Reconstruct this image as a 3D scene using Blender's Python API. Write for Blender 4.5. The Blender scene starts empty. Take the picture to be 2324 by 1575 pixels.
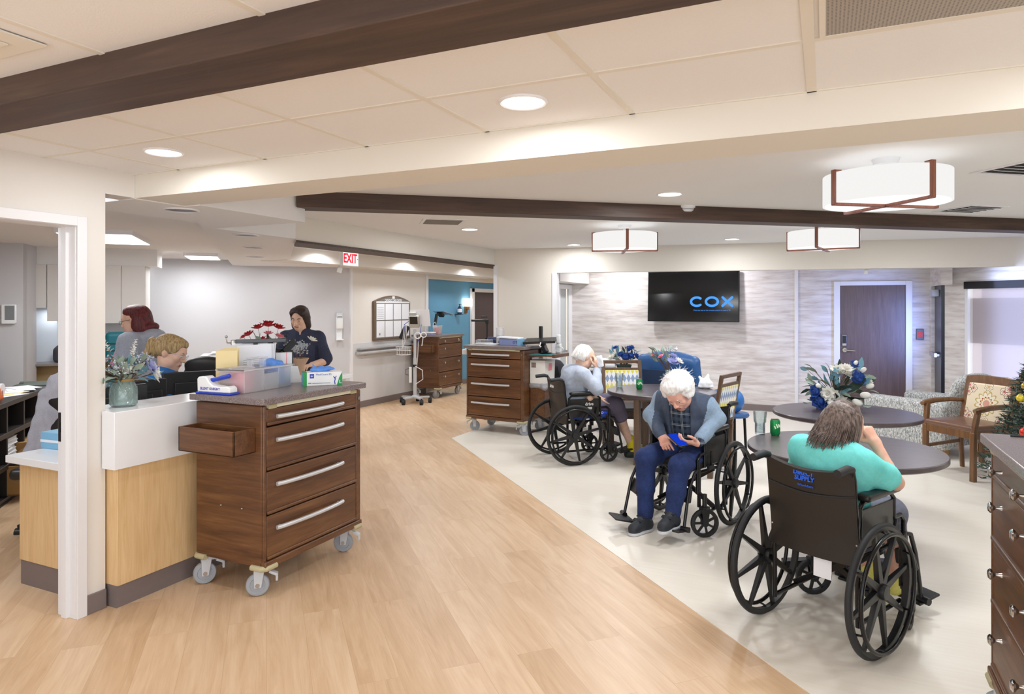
import bpy, math, random
import numpy as np
from mathutils import Vector, Matrix
PI = math.pi
R = math.radians
random.seed(11)
sc = bpy.context.scene
COL = sc.collection
V = Vector

# ------------------------------------------------------------------ mesh builder
def rot3(rx=0, ry=0, rz=0):
    return (Matrix.Rotation(R(rz), 3, 'Z') @ Matrix.Rotation(R(ry), 3, 'Y') @ Matrix.Rotation(R(rx), 3, 'X'))

def frame(y, z):
    """3x3 matrix whose columns are x, y, z with y kept and z made perpendicular"""
    y = V(y).normalized(); x = y.cross(V(z)).normalized(); z = x.cross(y)
    return Matrix((x, y, z)).transposed()

class MB:
    def __init__(s):
        s.v, s.f, s.m = [], [], []
    def add(s, vs, fs, m=0):
        n = len(s.v)
        s.v += [tuple(v) for v in vs]
        s.f += [tuple(i + n for i in f) for f in fs]
        s.m += [m] * len(fs)
        return s
    def box(s, c, d, m=0, r=None):
        hx, hy, hz = d[0] / 2, d[1] / 2, d[2] / 2
        vs = [V((x, y, z)) for x in (-hx, hx) for y in (-hy, hy) for z in (-hz, hz)]
        if r is not None:
            q = r if isinstance(r, Matrix) else rot3(*r)
            vs = [q @ v for v in vs]
        c = V(c)
        return s.add([v + c for v in vs], [(0, 1, 3, 2), (4, 6, 7, 5), (0, 4, 5, 1), (2, 3, 7, 6), (0, 2, 6, 4), (1, 5, 7, 3)], m)
    def bb(s, lo, hi, m=0):
        return s.box([(a + b) / 2 for a, b in zip(lo, hi)], [abs(b - a) for a, b in zip(lo, hi)], m)
    def bar(s, p0, p1, w, h, m=0, up=(0, 0, 1)):
        """a rectangular bar from p0 to p1, w wide and h high"""
        p0, p1 = V(p0), V(p1); y = p1 - p0
        if abs(y.normalized().dot(V(up).normalized())) > .99: up = (0, 1, 0)
        return s.box((p0 + p1) / 2, (w, y.length, h), m, frame(y, up))
    def tube(s, pts, r, n=8, m=0, closed=False, cap=True):
        pts = [V(p) for p in pts]; k = len(pts)
        rs = [r] * k if isinstance(r, (int, float)) else list(r)
        tang = []
        for i in range(k):
            a = pts[(i - 1) % k] if (closed or i > 0) else pts[i]
            b = pts[(i + 1) % k] if (closed or i < k - 1) else pts[i]
            t = b - a
            tang.append(t.normalized() if t.length > 1e-9 else V((0, 0, 1)))
        t0 = tang[0]
        u = t0.cross(V((0, 0, 1)))
        if u.length < .05: u = t0.cross(V((1, 0, 0)))
        u.normalize()
        vs = []
        for i in range(k):
            t = tang[i]
            u = u - t * u.dot(t)
            if u.length < 1e-6: u = t.orthogonal()
            u.normalize(); w = t.cross(u)
            for j in range(n):
                a = 2 * PI * j / n
                vs.append(pts[i] + (u * math.cos(a) + w * math.sin(a)) * rs[i])
        fs = []
        for i in range(k if closed else k - 1):
            i2 = (i + 1) % k
            for j in range(n):
                j2 = (j + 1) % n
                fs.append((i * n + j, i * n + j2, i2 * n + j2, i2 * n + j))
        if cap and not closed:
            fs.append(tuple(range(n - 1, -1, -1)))
            fs.append(tuple((k - 1) * n + j for j in range(n)))
        return s.add(vs, fs, m)
    def cyl(s, p0, p1, r0, r1=None, n=16, m=0):
        return s.tube([p0, p1], [r0, r0 if r1 is None else r1], n, m)
    def lathe(s, prof, n=24, m=0, c=(0, 0, 0), q=None, cap=True):
        """prof: (r, z) pairs turned about z"""
        c = V(c); vs = []; fs = []; k = len(prof)
        for (r, z) in prof:
            for j in range(n):
                a = 2 * PI * j / n
                p = V((r * math.cos(a), r * math.sin(a), z))
                vs.append((q @ p if q is not None else p) + c)
        for i in range(k - 1):
            for j in range(n):
                j2 = (j + 1) % n
                fs.append((i * n + j, i * n + j2, (i + 1) * n + j2, (i + 1) * n + j))
        if cap:
            if prof[0][0] > 1e-5: fs.append(tuple(range(n - 1, -1, -1)))
            if prof[-1][0] > 1e-5: fs.append(tuple((k - 1) * n + j for j in range(n)))
        return s.add(vs, fs, m)
    def prism(s, poly, z0, z1, m=0, q=None, c=(0, 0, 0)):
        """poly: 2-D outline (x, y), swept from z0 to z1"""
        c = V(c); n = len(poly)
        area = sum(poly[i][0] * poly[(i + 1) % n][1] - poly[(i + 1) % n][0] * poly[i][1] for i in range(n))
        if area < 0: poly = poly[::-1]
        vs = [V((x, y, z)) for z in (z0, z1) for (x, y) in poly]
        if q is not None: vs = [q @ v for v in vs]
        fs = [tuple(range(n - 1, -1, -1)), tuple(range(n, 2 * n))]
        fs += [(i, (i + 1) % n, n + (i + 1) % n, n + i) for i in range(n)]
        return s.add([v + c for v in vs], fs, m)
    def ball(s, c, r, m=0, n=12, q=None):
        if isinstance(r, (int, float)): r = (r, r, r)
        c = V(c); k = max(6, n // 2 + 2); vs = []; fs = []
        for i in range(k + 1):
            ph = PI * i / k
            for j in range(n):
                a = 2 * PI * j / n
                p = V((r[0] * math.sin(ph) * math.cos(a), r[1] * math.sin(ph) * math.sin(a), -r[2] * math.cos(ph)))
                vs.append((q @ p if q is not None else p) + c)
        for i in range(k):
            for j in range(n):
                j2 = (j + 1) % n
                fs.append((i * n + j, i * n + j2, (i + 1) * n + j2, (i + 1) * n + j))
        return s.add(vs, fs, m)
    def sheet(s, rows, th, m=0):
        """rows: grid of points; a sheet with thickness th"""
        a, b = len(rows), len(rows[0]); P = [[V(p) for p in r] for r in rows]; top = []; bot = []
        for i in range(a):
            for j in range(b):
                du = P[min(i + 1, a - 1)][j] - P[max(i - 1, 0)][j]
                dv = P[i][min(j + 1, b - 1)] - P[i][max(j - 1, 0)]
                nn = du.cross(dv)
                nn = nn.normalized() if nn.length > 1e-9 else V((0, 0, 1))
                top.append(P[i][j] + nn * th / 2); bot.append(P[i][j] - nn * th / 2)
        N = a * b; fs = []
        for i in range(a - 1):
            for j in range(b - 1):
                q = (i * b + j, i * b + j + 1, (i + 1) * b + j + 1, (i + 1) * b + j)
                fs.append(q[::-1]); fs.append(tuple(x + N for x in q))
        rim = [i for i in range(b)] + [i * b + b - 1 for i in range(1, a)] + [(a - 1) * b + j for j in range(b - 2, -1, -1)] + [i * b for i in range(a - 2, 0, -1)]
        for i in range(len(rim)):
            p, q = rim[i], rim[(i + 1) % len(rim)]
            fs.append((p, q, q + N, p + N))
        return s.add(top + bot, fs, m)
    def leaf(s, base, d, L, w, m=0, up=(0, 0, 1), bend=.25, th=.0012):
        """a pointed, slightly curved leaf or petal"""
        d = V(d).normalized(); up = V(up)
        side = d.cross(up)
        if side.length < .1: side = d.cross(V((1, .3, 0)))
        side.normalize(); nn = side.cross(d)
        rows = []
        for i, (t, ww) in enumerate(((0, .12), (.25, .8), (.5, 1), (.75, .75), (1, .08))):
            c = V(base) + d * (L * t) - nn * (bend * L * t * t)
            rows.append([c - side * (w / 2 * ww) + nn * (.12 * w * ww), c, c + side * (w / 2 * ww) + nn * (.12 * w * ww)])
        return s.sheet(rows, th, m)

def mesh_np(name, verts, quads):
    me = bpy.data.meshes.new(name)
    nv, nf = len(verts), len(quads)
    me.vertices.add(nv); me.vertices.foreach_set('co', np.ascontiguousarray(verts, np.float32).ravel())
    me.loops.add(nf * 4); me.loops.foreach_set('vertex_index', np.ascontiguousarray(quads, np.int32).ravel())
    me.polygons.add(nf); me.polygons.foreach_set('loop_start', np.arange(nf, dtype=np.int32) * 4)
    me.update(calc_edges=True); me.validate()
    me.polygons.foreach_set('use_smooth', np.ones(len(me.polygons), bool))
    return me

def link(name, me, mats, parent=None):
    o = bpy.data.objects.new(name, me); COL.objects.link(o)
    for m in (mats if isinstance(mats, (list, tuple)) else [mats]): me.materials.append(m)
    if parent is not None: o.parent = parent
    return o

def obj(name, mb, mats, parent=None, bevel=0, smooth=True, angle=38, seg=2, loc=None, label=None):
    me = bpy.data.meshes.new(name)
    me.from_pydata(mb.v, [], mb.f); me.update()
    mats = mats if isinstance(mats, (list, tuple)) else [mats]
    if len(mats) > 1: me.polygons.foreach_set('material_index', mb.m)
    if smooth:
        me.polygons.foreach_set('use_smooth', [True] * len(me.polygons))
        me.set_sharp_from_angle(angle=R(angle))
    o = link(name, me, mats, parent)
    if bevel:
        b = o.modifiers.new('b', 'BEVEL'); b.width = bevel; b.segments = seg; b.limit_method = 'ANGLE'; b.angle_limit = R(40)
    if loc is not None: o.location = loc
    if label: o['label'] = label
    return o

def tag(o, label, cat, group=None):
    o['label'] = label; o['category'] = cat
    if group: o['group'] = group
    return o

def thing(name, label, cat, loc=(0, 0, 0), rz=0, group=None):
    o = bpy.data.objects.new(name, None); COL.objects.link(o)
    o.empty_display_size = .1
    o.location = loc; o.rotation_euler = (0, 0, rz)
    return tag(o, label, cat, group)

def struct(name, mb, mats, bevel=0, smooth=True):
    o = obj(name, mb, mats, None, bevel, smooth); o['kind'] = 'structure'
    return o

def dup(root, loc, rz, label, group=None):
    r = root.copy(); COL.objects.link(r); r.location = loc; r.rotation_euler = (0, 0, rz); r['label'] = label
    if group: r['group'] = group
    for ch in list(root.children):
        c = ch.copy(); COL.objects.link(c); c.parent = r
        for g in list(ch.children):
            d = g.copy(); COL.objects.link(d); d.parent = c
    return r

def text(name, s, size, mat, parent, loc, rot, ext=.0006, align='CENTER', sx=1, bold=0):
    cu = bpy.data.curves.new(name, 'FONT'); cu.body = s; cu.size = size; cu.extrude = ext; cu.align_x = align; cu.align_y = 'CENTER'
    cu.offset = bold; cu.resolution_u = 3
    t = bpy.data.objects.new(name + '_tmp', cu); COL.objects.link(t)
    dg = bpy.context.evaluated_depsgraph_get(); me = bpy.data.meshes.new_from_object(t.evaluated_get(dg))
    bpy.data.objects.remove(t); bpy.data.curves.remove(cu)
    me.materials.clear()
    o = link(name, me, mat, parent)
    o.location = loc; o.rotation_euler = [R(a) for a in rot]; o.scale = (sx, 1, 1)
    return o

# ------------------------------------------------------------------ soft surfaces: blended distance fields
class Sdf:
    def __init__(s, res=.006):
        s.res = res; s.ops = []
    def cone(s, a, b, ra, rb=None, k=.02, op='u'):
        a = np.array(a, float); b = np.array(b, float); rb = ra if rb is None else rb
        lo = np.minimum(a - ra, b - rb); hi = np.maximum(a + ra, b + rb); ba = b - a; L2 = max(float(ba @ ba), 1e-12)
        def f(X, Y, Z):
            px, py, pz = X - a[0], Y - a[1], Z - a[2]
            t = np.clip((px * ba[0] + py * ba[1] + pz * ba[2]) / L2, 0, 1)
            return np.sqrt((px - t * ba[0]) ** 2 + (py - t * ba[1]) ** 2 + (pz - t * ba[2]) ** 2) - (ra + (rb - ra) * t)
        s.ops.append((f, lo, hi, k, op)); return s
    def chain(s, pts, rs, k=.02):
        for i in range(len(pts) - 1): s.cone(pts[i], pts[i + 1], rs[i], rs[i + 1], k)
        return s
    def ell(s, c, r, k=.02, op='u', q=None):
        c = np.array(c, float); r = np.array(r, float)
        Q = np.array(q) if q is not None else np.eye(3)
        ext = np.abs(Q) @ r
        def f(X, Y, Z):
            p = (X - c[0], Y - c[1], Z - c[2])
            l = [Q[0, i] * p[0] + Q[1, i] * p[1] + Q[2, i] * p[2] for i in range(3)]
            k0 = np.sqrt(sum((l[i] / r[i]) ** 2 for i in range(3)))
            k1 = np.sqrt(sum((l[i] / r[i] ** 2) ** 2 for i in range(3)))
            return k0 * (k0 - 1) / np.maximum(k1, 1e-6)
        s.ops.append((f, c - ext, c + ext, k, op)); return s
    def box(s, c, h, rd=.02, k=.02, op='u', q=None):
        """rounded box, h = half sizes"""
        c = np.array(c, float); h = np.array(h, float)
        Q = np.array(q) if q is not None else np.eye(3)
        ext = np.abs(Q) @ h
        def f(X, Y, Z):
            p = (X - c[0], Y - c[1], Z - c[2])
            d = [np.abs(Q[0, i] * p[0] + Q[1, i] * p[1] + Q[2, i] * p[2]) - (h[i] - rd) for i in range(3)]
            return np.sqrt(sum(np.maximum(x, 0) ** 2 for x in d)) + np.minimum(np.maximum(np.maximum(d[0], d[1]), d[2]), 0) - rd
        s.ops.append((f, c - ext, c + ext, k, op)); return s
    def solve(s):
        res = s.res
        U = [o for o in s.ops if o[4] == 'u']
        lo = np.min([o[1] for o in U], 0) - .03; hi = np.max([o[2] for o in U], 0) + .03
        n = np.ceil((hi - lo) / res).astype(int) + 1
        ax = [(lo[i] + res * np.arange(n[i])).astype(np.float32) for i in range(3)]
        D = np.full(n, .5, np.float32)
        for f, l, h, k, op in s.ops:
            m = k + 3 * res
            i0 = np.clip(np.floor((l - m - lo) / res).astype(int), 0, n); i1 = np.clip(np.ceil((h + m - lo) / res).astype(int) + 1, 0, n)
            if np.any(i1 <= i0): continue
            sl = tuple(slice(i0[i], i1[i]) for i in range(3))
            d = f(ax[0][sl[0]][:, None, None], ax[1][sl[1]][None, :, None], ax[2][sl[2]][None, None, :]).astype(np.float32)
            E = D[sl]
            if op == 'u':
                D[sl] = np.minimum(E, d) - np.maximum(k - np.abs(E - d), 0) ** 2 / (4 * k)
            else:
                D[sl] = np.maximum(E, -d) + np.maximum(k - np.abs(E + d), 0) ** 2 / (4 * k)
        S = D < 0
        a, b, c = n - 1
        cnt = np.zeros((a, b, c), np.uint8)
        for x in (0, 1):
            for y in (0, 1):
                for z in (0, 1): cnt += S[x:x + a, y:y + b, z:z + c]
        act = (cnt > 0) & (cnt < 8)
        ii = np.argwhere(act); idx = np.full(act.shape, -1, np.int32); idx[act] = np.arange(len(ii))
        pos = np.zeros((len(ii), 3)); w = np.zeros(len(ii))
        for axis in range(3):
            o1, o2 = [t for t in range(3) if t != axis]
            for u in (0, 1):
                for v in (0, 1):
                    p = np.zeros(3, int); p[o1] = u; p[o2] = v
                    q = p.copy(); q[axis] = 1
                    A = D[tuple((ii + p).T)]; B = D[tuple((ii + q).T)]
                    m = (A < 0) != (B < 0)
                    t = A[m] / (A[m] - B[m])
                    pos[m] += p + np.outer(t, q - p); w[m] += 1
        verts = (ii + pos / w[:, None]) * res + lo
        faces = []
        for axis in range(3):
            o1, o2 = (axis + 1) % 3, (axis + 2) % 3
            s0 = [slice(None)] * 3; s1 = [slice(None)] * 3
            s0[axis] = slice(0, -1); s1[axis] = slice(1, None)
            A, B = S[tuple(s0)], S[tuple(s1)]
            for flip in (0, 1):
                e = np.argwhere(A & ~B if not flip else ~A & B)
                e = e[(e[:, o1] > 0) & (e[:, o2] > 0) & (e[:, o1] < n[o1] - 1) & (e[:, o2] < n[o2] - 1)]
                if not len(e): continue
                q = []
                for (u, v) in ((-1, -1), (0, -1), (0, 0), (-1, 0)):
                    t = e.copy(); t[:, o1] += u; t[:, o2] += v
                    q.append(idx[tuple(t.T)])
                q = np.stack(q, 1)
                faces.append(q[:, ::-1] if flip else q)
        return verts, np.concatenate(faces)

def waves(P, f, seed=0):
    """cheap smooth noise in -1..1 on points P (n,3)"""
    rg = np.random.RandomState(seed); out = np.zeros(len(P))
    for i in range(5):
        d = rg.normal(size=3); d /= np.linalg.norm(d); e = rg.normal(size=3); e /= np.linalg.norm(e)
        out += np.sin(P @ d * f * (1 + .3 * i) + 1.6 * np.sin(P @ e * f * .8 + rg.rand() * 6) + rg.rand() * 6)
    return out / 5

def soft(name, S, mats, parent=None, folds=None, paint=None, label=None):
    """mesh of a distance field; folds: (amplitude, frequency, seed) list; paint(P) -> material index per face centre"""
    vs, fs = S.solve()
    if folds:
        me = mesh_np('t', vs, fs); nn = np.zeros(len(vs) * 3, np.float32); me.vertices.foreach_get('normal', nn); nn = nn.reshape(-1, 3)
        bpy.data.meshes.remove(me)
        for (amp, fr, seed) in folds: vs = vs + nn * (amp * waves(vs, fr, seed))[:, None]
    me = mesh_np(name, vs, fs)
    o = link(name, me, mats, parent)
    if paint is not None:
        c = np.zeros(len(me.polygons) * 3, np.float32); me.polygons.foreach_get('center', c)
        me.polygons.foreach_set('material_index', np.ascontiguousarray(paint(c.reshape(-1, 3)), np.int32))
    if label: o['label'] = label
    return o
LP = dict(tile=5.5, lounge=11, corr=8, drum=20, box=22, wash=2, niche=4, alc=16, exit=8, win=16, world=2.6); EXPO = 0.1
# ------------------------------------------------------------------ materials
def lin(h):
    if not isinstance(h, str): return tuple(h) + ((1,) if len(h) == 3 else ())
    h = h.lstrip('#'); c = [int(h[i:i + 2], 16) / 255 for i in (0, 2, 4)]
    return tuple(x / 12.92 if x <= .04045 else ((x + .055) / 1.055) ** 2.4 for x in c) + (1,)

class NT:
    def __init__(s, name):
        s.mat = bpy.data.materials.new(name); s.mat.use_nodes = True
        s.t = s.mat.node_tree; s.t.nodes.clear()
        s.out = s.t.nodes.new('ShaderNodeOutputMaterial')
    def n(s, kind, props=None, **ins):
        x = s.t.nodes.new('ShaderNode' + kind)
        for k, v in (props or {}).items(): setattr(x, k, v)
        for k, v in ins.items():
            key = int(k[1:]) if k[0] == '_' else k.replace('__', ' ')
            s.put(x.inputs[key], v)
        return x
    def put(s, sock, v):
        if isinstance(v, bpy.types.NodeSocket): s.t.links.new(v, sock)
        elif isinstance(v, bpy.types.Node): s.t.links.new(v.outputs[0], sock)
        elif isinstance(v, str): sock.default_value = lin(v)
        else: sock.default_value = v
    def math(s, op, a, b=0, c=0): return s.n('Math', {'operation': op}, _0=a, _1=b, _2=c).outputs[0]
    def mix(s, f, a, b): return s.n('MixRGB', None, Fac=f, Color1=a, Color2=b).outputs[0]
    def ramp(s, f, stops):
        r = s.n('ValToRGB', None, Fac=f); e = r.color_ramp.elements
        while len(e) < len(stops): e.new(.5)
        for i, (p, c) in enumerate(stops): e[i].position = p; e[i].color = lin(c)
        return r.outputs[0]
    def coord(s, scale=(1, 1, 1), rot=(0, 0, 0), loc=(0, 0, 0), kind='Object'):
        tc = s.n('TexCoord')
        return s.n('Mapping', None, Vector=tc.outputs[kind], Scale=scale, Rotation=[R(a) for a in rot], Location=loc).outputs[0]
    def noise(s, vec, scale, detail=3, rough=.5, dist=0): return s.n('TexNoise', None, Vector=vec, Scale=scale, Detail=detail, Roughness=rough, Distortion=dist).outputs[0]
    def xyz(s, vec): return s.n('SeparateXYZ', None, _0=vec).outputs
    def done(s, col, rough=.5, metal=0, bump=None, bs=.2, bd=.01, **kw):
        p = s.n('BsdfPrincipled'); s.put(p.inputs['Base Color'], col); s.put(p.inputs['Roughness'], rough); p.inputs['Metallic'].default_value = metal
        for k, v in kw.items(): s.put(p.inputs[k.replace('_', ' ')], v)
        if bump is not None:
            b = s.n('Bump', None, Strength=bs, Distance=bd, Height=bump); s.t.links.new(b.outputs[0], p.inputs['Normal'])
        s.t.links.new(p.outputs[0], s.out.inputs[0])
        return s.mat

def plain(name, col, rough=.5, metal=0, var=.06, vs=12, bump=0, **kw):
    """a plain surface with a faint mottling of its own"""
    t = NT(name); n = t.noise(t.coord(), vs, 4)
    c = lin(col)
    d = tuple(x * (1 - var) for x in c[:3]) + (1,); e = tuple(min(1, x * (1 + var)) for x in c[:3]) + (1,)
    return t.done(t.mix(n, d, e), rough, metal, n if bump else None, bump or .1, .004, **kw)

def glow(name, col, strength):
    t = NT(name); e = t.n('Emission', None, Color=col, Strength=strength); t.t.links.new(e.outputs[0], t.out.inputs[0]); return t.mat

def glass(name, col='#eaf2f2', rough=.02, alpha=.25):
    t = NT(name)
    g = t.n('BsdfGlossy', None, Color='#ffffff', Roughness=rough); tr = t.n('BsdfTransparent', None, Color=col)
    fr = t.n('Fresnel', None, IOR=1.45); f = t.math('ADD', t.math('MULTIPLY', fr, .7), alpha * .15)
    d = t.n('BsdfDiffuse', None, Color=col)
    m1 = t.n('MixShader', None, _0=alpha, _1=tr.outputs[0], _2=d.outputs[0])
    m = t.n('MixShader', None, _0=f, _1=m1.outputs[0], _2=g.outputs[0]); t.t.links.new(m.outputs[0], t.out.inputs[0]); return t.mat

def wood(name, cols, axis=0, rough=.38, scale=1, coat=.15):
    """streaky grain along an object axis"""
    t = NT(name); s = [16 * scale] * 3; s[axis] = 1.3 * scale
    v = t.coord(s)
    n1 = t.noise(v, 1.6, 6, .6, .8); s2 = [70 * scale] * 3; s2[axis] = 3 * scale
    n2 = t.noise(t.coord(s2), 1.5, 3, .6)
    f = t.math('ADD', t.math('MULTIPLY', n1, .75), t.math('MULTIPLY', n2, .25))
    return t.done(t.ramp(f, [(.3, cols[0]), (.5, cols[1]), (.7, cols[2])]), rough, 0, n2, .08, .003, Coat_Weight=coat, Coat_Roughness=.3)

walnut = wood('walnut_laminate', ('#472c19', '#633f25', '#7c5532'), 1)
walnut_x = wood('walnut_laminate_across', ('#472c19', '#633f25', '#7c5532'), 0)
beam_wood = wood('dark_beam_wood', ('#32241c', '#463228', '#594235'), 0, .55, .7, 0)
oak = wood('pale_oak_panel', ('#d2ac78', '#dfbc8b', '#e8c99b'), 2, .45, 1.4, .05)
chair_wood = wood('chair_wood', ('#4b2e15', '#6b4521', '#83592d'), 2, .3, 1.5, .4)
dark_chair_wood = wood('dark_chair_wood', ('#4a3626', '#5f4632', '#6e5440'), 2, .4, 1.5, .1)
table_wood = wood('dark_table_laminate', ('#3b3234', '#463c3f', '#51474a'), 0, .32, 1, .2)
copper_wood = wood('lamp_strap_wood', ('#6e4030', '#8a5340', '#9c6450'), 2, .4, 3, .1)

white_wall = plain('warm_white_wall', '#e3ded8', .75, 0, .012, 3)
grey_wall = plain('pale_grey_wall', '#cfced1', .75, 0, .012, 3)
cream_wall = plain('cream_wall', '#e2dbd0', .75, 0, .012, 3)
soffit_mat = plain('cream_soffit', '#e3ddd2', .75, 0, .012, 3)
ceil_mat = plain('white_ceiling', '#ebeae9', .85, 0, .012, 4)
trim_white = plain('white_trim', '#e9e8ea', .4, 0, .01, 5)
base_mat = plain('grey_brown_vinyl_base', '#7b6f6d', .5, 0, .06, 20)
blue_wall = plain('blue_wall', '#5f97b8', .7, 0, .03, 3)
white_stone = plain('white_solid_surface', '#f0f1f4', .25, 0, .015, 8)
cab_white = plain('cabinet_white', '#dcd8d4', .45, 0, .015, 6)
white_pl = plain('white_plastic', '#eef0f1', .35, 0, .02, 20)
beige_pl = plain('beige_plastic', '#d8d2b8', .45, 0, .03, 20)
grey_pl = plain('grey_plastic', '#9b9fa6', .45, 0, .04, 20)
light_grey = plain('light_grey_plastic', '#c3c6cb', .4, 0, .03, 20)
black_pl = plain('black_plastic', '#17181a', .42, 0, .12, 30)
black_rub = plain('black_rubber', '#202124', .62, 0, .12, 40)
black_vinyl = plain('black_vinyl_upholstery', '#1d1b1b', .38, 0, .15, 30, .12)
dark_metal = plain('dark_grey_metal', '#3a3a3c', .3, .8, .06, 20)
black_steel = plain('black_enamel_steel', '#161618', .25, .3, .08, 20)
chrome = plain('chrome', '#c9cbce', .15, 1, .03, 20)
steel = plain('brushed_nickel', '#b6b2ad', .28, 1, .04, 40)
handle_silver = plain('silver_handle', '#d2d3d6', .32, .4, .03, 30)
paper = plain('white_paper', '#eceef4', .7, 0, .02, 10)
paper_y = plain('cream_folder', '#efdba6', .7, 0, .03, 10)
cardboard = plain('brown_cardboard', '#a9824f', .8, 0, .06, 12)
royal = plain('royal_blue_plastic', '#2440b8', .35, 0, .05, 20)
glove_blue = plain('blue_nitrile', '#5b90e0', .5, 0, .15, 60, .3)
sky_blue = plain('light_blue_card', '#7fb6d8', .6, 0, .04, 20)
pink_pl = plain('pink_plastic', '#ef8d97', .4, 0, .05, 20)
red_mat = plain('red_petals', '#b81423', .6, 0, .2, 40)
orange_mat = plain('orange_plastic', '#e8702a', .45, 0, .06, 20)
green_can = plain('green_can_metal', '#178a4a', .3, .5, .08, 60)
green_pl = plain('green_print', '#149a4f', .5, 0, .03, 20)
leaf_dark = plain('dark_green_leaves', '#31463a', .6, 0, .25, 30)
leaf_mid = plain('sage_leaves', '#93a597', .65, 0, .25, 30)
leaf_teal = plain('teal_leaves', '#6f9fb0', .6, 0, .2, 30)
petal_white = plain('white_petals', '#f1efe6', .65, 0, .06, 30)
petal_blue = plain('blue_petals', '#2a4f9c', .65, 0, .25, 30)
petal_lilac = plain('lilac_petals', '#a9aedb', .65, 0, .18, 30)
petal_yellow = plain('yellow_mat', '#e7c93a', .6, 0, .1, 30)
twig = plain('brown_stem', '#6b5440', .8, 0, .2, 30)
navy_vinyl = plain('blue_vinyl_upholstery', '#2c588f', .42, 0, .08, 10)
navy_dark = plain('dark_blue_cloth', '#1f3454', .7, 0, .08, 30)
yellow_sock = plain('yellow_knit', '#e3d21c', .85, 0, .12, 80, .3)
clear_gl = glass('clear_glass', '#f2f7f8', .03, .05)
green_gl = glass('aqua_glass', '#e4f1ef', .05, .2)
frost = glass('frosted_plastic', '#fdfdfe', .3, .13)
bag_gl = glass('thin_plastic_film', '#f2f4f8', .25, .28)
lamp_disc = glow('lit_diffuser', (1, .97, .93, 1), 9)
shade_glow = glow('lit_fabric_shade', (1, .985, .965, 1), .86)
panel_glow = glow('lit_panel', (.96, .98, 1, 1), 5)
cox_blue = glow('lit_blue_logo', '#4f9dff', 1.1)
exit_red = glow('lit_red_letters', '#ff1f33', 1.6)
exit_white = glow('lit_sign_face', '#ffffff', .9)
screen_blue = glow('lit_phone_screen', '#1f4fff', .55)
led_red = glow('lit_red_keys', '#ff4a4a', .8)

def m_floor():
    t = NT('blond_plank_floor')
    v = t.coord(rot=(0, 0, 45))
    b = t.n('TexBrick', {'offset': .37, 'squash': 1.0}, Vector=v, Color1='#000000', Color2='#ffffff', Mortar='#808080', Scale=1, Mortar__Size=.0012, Mortar__Smooth=.3, Bias=0, Brick__Width=1.22, Row__Height=.18)
    pl = t.n('SeparateColor', None, _0=b.outputs[0]).outputs[0]
    off = t.n('CombineXYZ', None, X=t.math('MULTIPLY', pl, 13.7), Y=t.math('MULTIPLY', pl, 5.1), Z=0.).outputs[0]
    vv = t.n('VectorMath', {'operation': 'ADD'}, _0=v, _1=off).outputs[0]
    v1 = t.n('Mapping', None, Vector=vv, Scale=(1.1, 9, 1)).outputs[0]; v2 = t.n('Mapping', None, Vector=vv, Scale=(4, 90, 1)).outputs[0]
    n1 = t.noise(v1, 1.5, 5, .6, 1.2); n2 = t.noise(v2, 1.2, 3, .6)
    f = t.math('ADD', t.math('ADD', t.math('MULTIPLY', n1, .6), t.math('MULTIPLY', n2, .22)), t.math('MULTIPLY', pl, .18))
    c = t.ramp(f, [(.33, '#c4a07b'), (.5, '#d5b38f'), (.67, '#e2c4a3')])
    c = t.mix(t.math('MULTIPLY', b.outputs[1], .4), c, '#b9946f')
    return t.done(c, t.math('MULTIPLY_ADD', n2, .12, .3), 0, n2, .05, .002)

def m_vinyl():
    t = NT('cream_sheet_vinyl')
    n1 = t.noise(t.coord((1.2, 30, 1), (0, 0, 45)), 1.5, 4, .6); n2 = t.noise(t.coord(), .8, 3)
    f = t.math('ADD', t.math('MULTIPLY', n1, .7), t.math('MULTIPLY', n2, .3))
    return t.done(t.ramp(f, [(.3, '#eae2d4'), (.7, '#f2ece1')]), .32)

def m_paper_wall():
    t = NT('brushed_stripe_wallpaper')
    n1 = t.noise(t.coord((2.0, 2.0, 15)), 1.4, 3, .5, .25); n2 = t.noise(t.coord((4, 4, 34), loc=(3, 1, 7)), 1.6, 3, .6, .4)
    f = t.math('ADD', t.math('MULTIPLY', n1, .8), t.math('MULTIPLY', n2, .2))
    return t.done(t.ramp(f, [(.36, '#c9bfba'), (.45, '#d6cec9'), (.54, '#e0dad6'), (.64, '#e8e4e1')]), .7)

def m_tile():
    t = NT('acoustic_tile'); n = t.noise(t.coord(), 180, 3, .7)
    return t.done(t.mix(n, '#e6e4e4', '#eeedec'), .9, 0, n, .25, .002)

def m_speckle():
    t = NT('speckled_laminate')
    n = t.noise(t.coord(), 260, 2, .8); n2 = t.noise(t.coord(loc=(5, 2, 1)), 330, 1, .8)
    c = t.ramp(n, [(.4, '#5d5254'), (.5, '#756868'), (.6, '#938683')])
    return t.done(t.mix(t.math('GREATER_THAN', n2, .64), c, '#b9aeaa'), .3)

def m_tweed():
    t = NT('grey_tweed_weave')
    a = t.noise(t.coord((60, 60, 22)), 1.5, 3, .7); b = t.noise(t.coord((140, 140, 140)), 1.2, 2, .7)
    f = t.math('ADD', t.math('MULTIPLY', a, .6), t.math('MULTIPLY', b, .4))
    return t.done(t.ramp(f, [(.36, '#53575c'), (.46, '#8d9092'), (.53, '#c0c0bd'), (.62, '#e6e4df')]), .9, 0, f, .3, .004)

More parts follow.
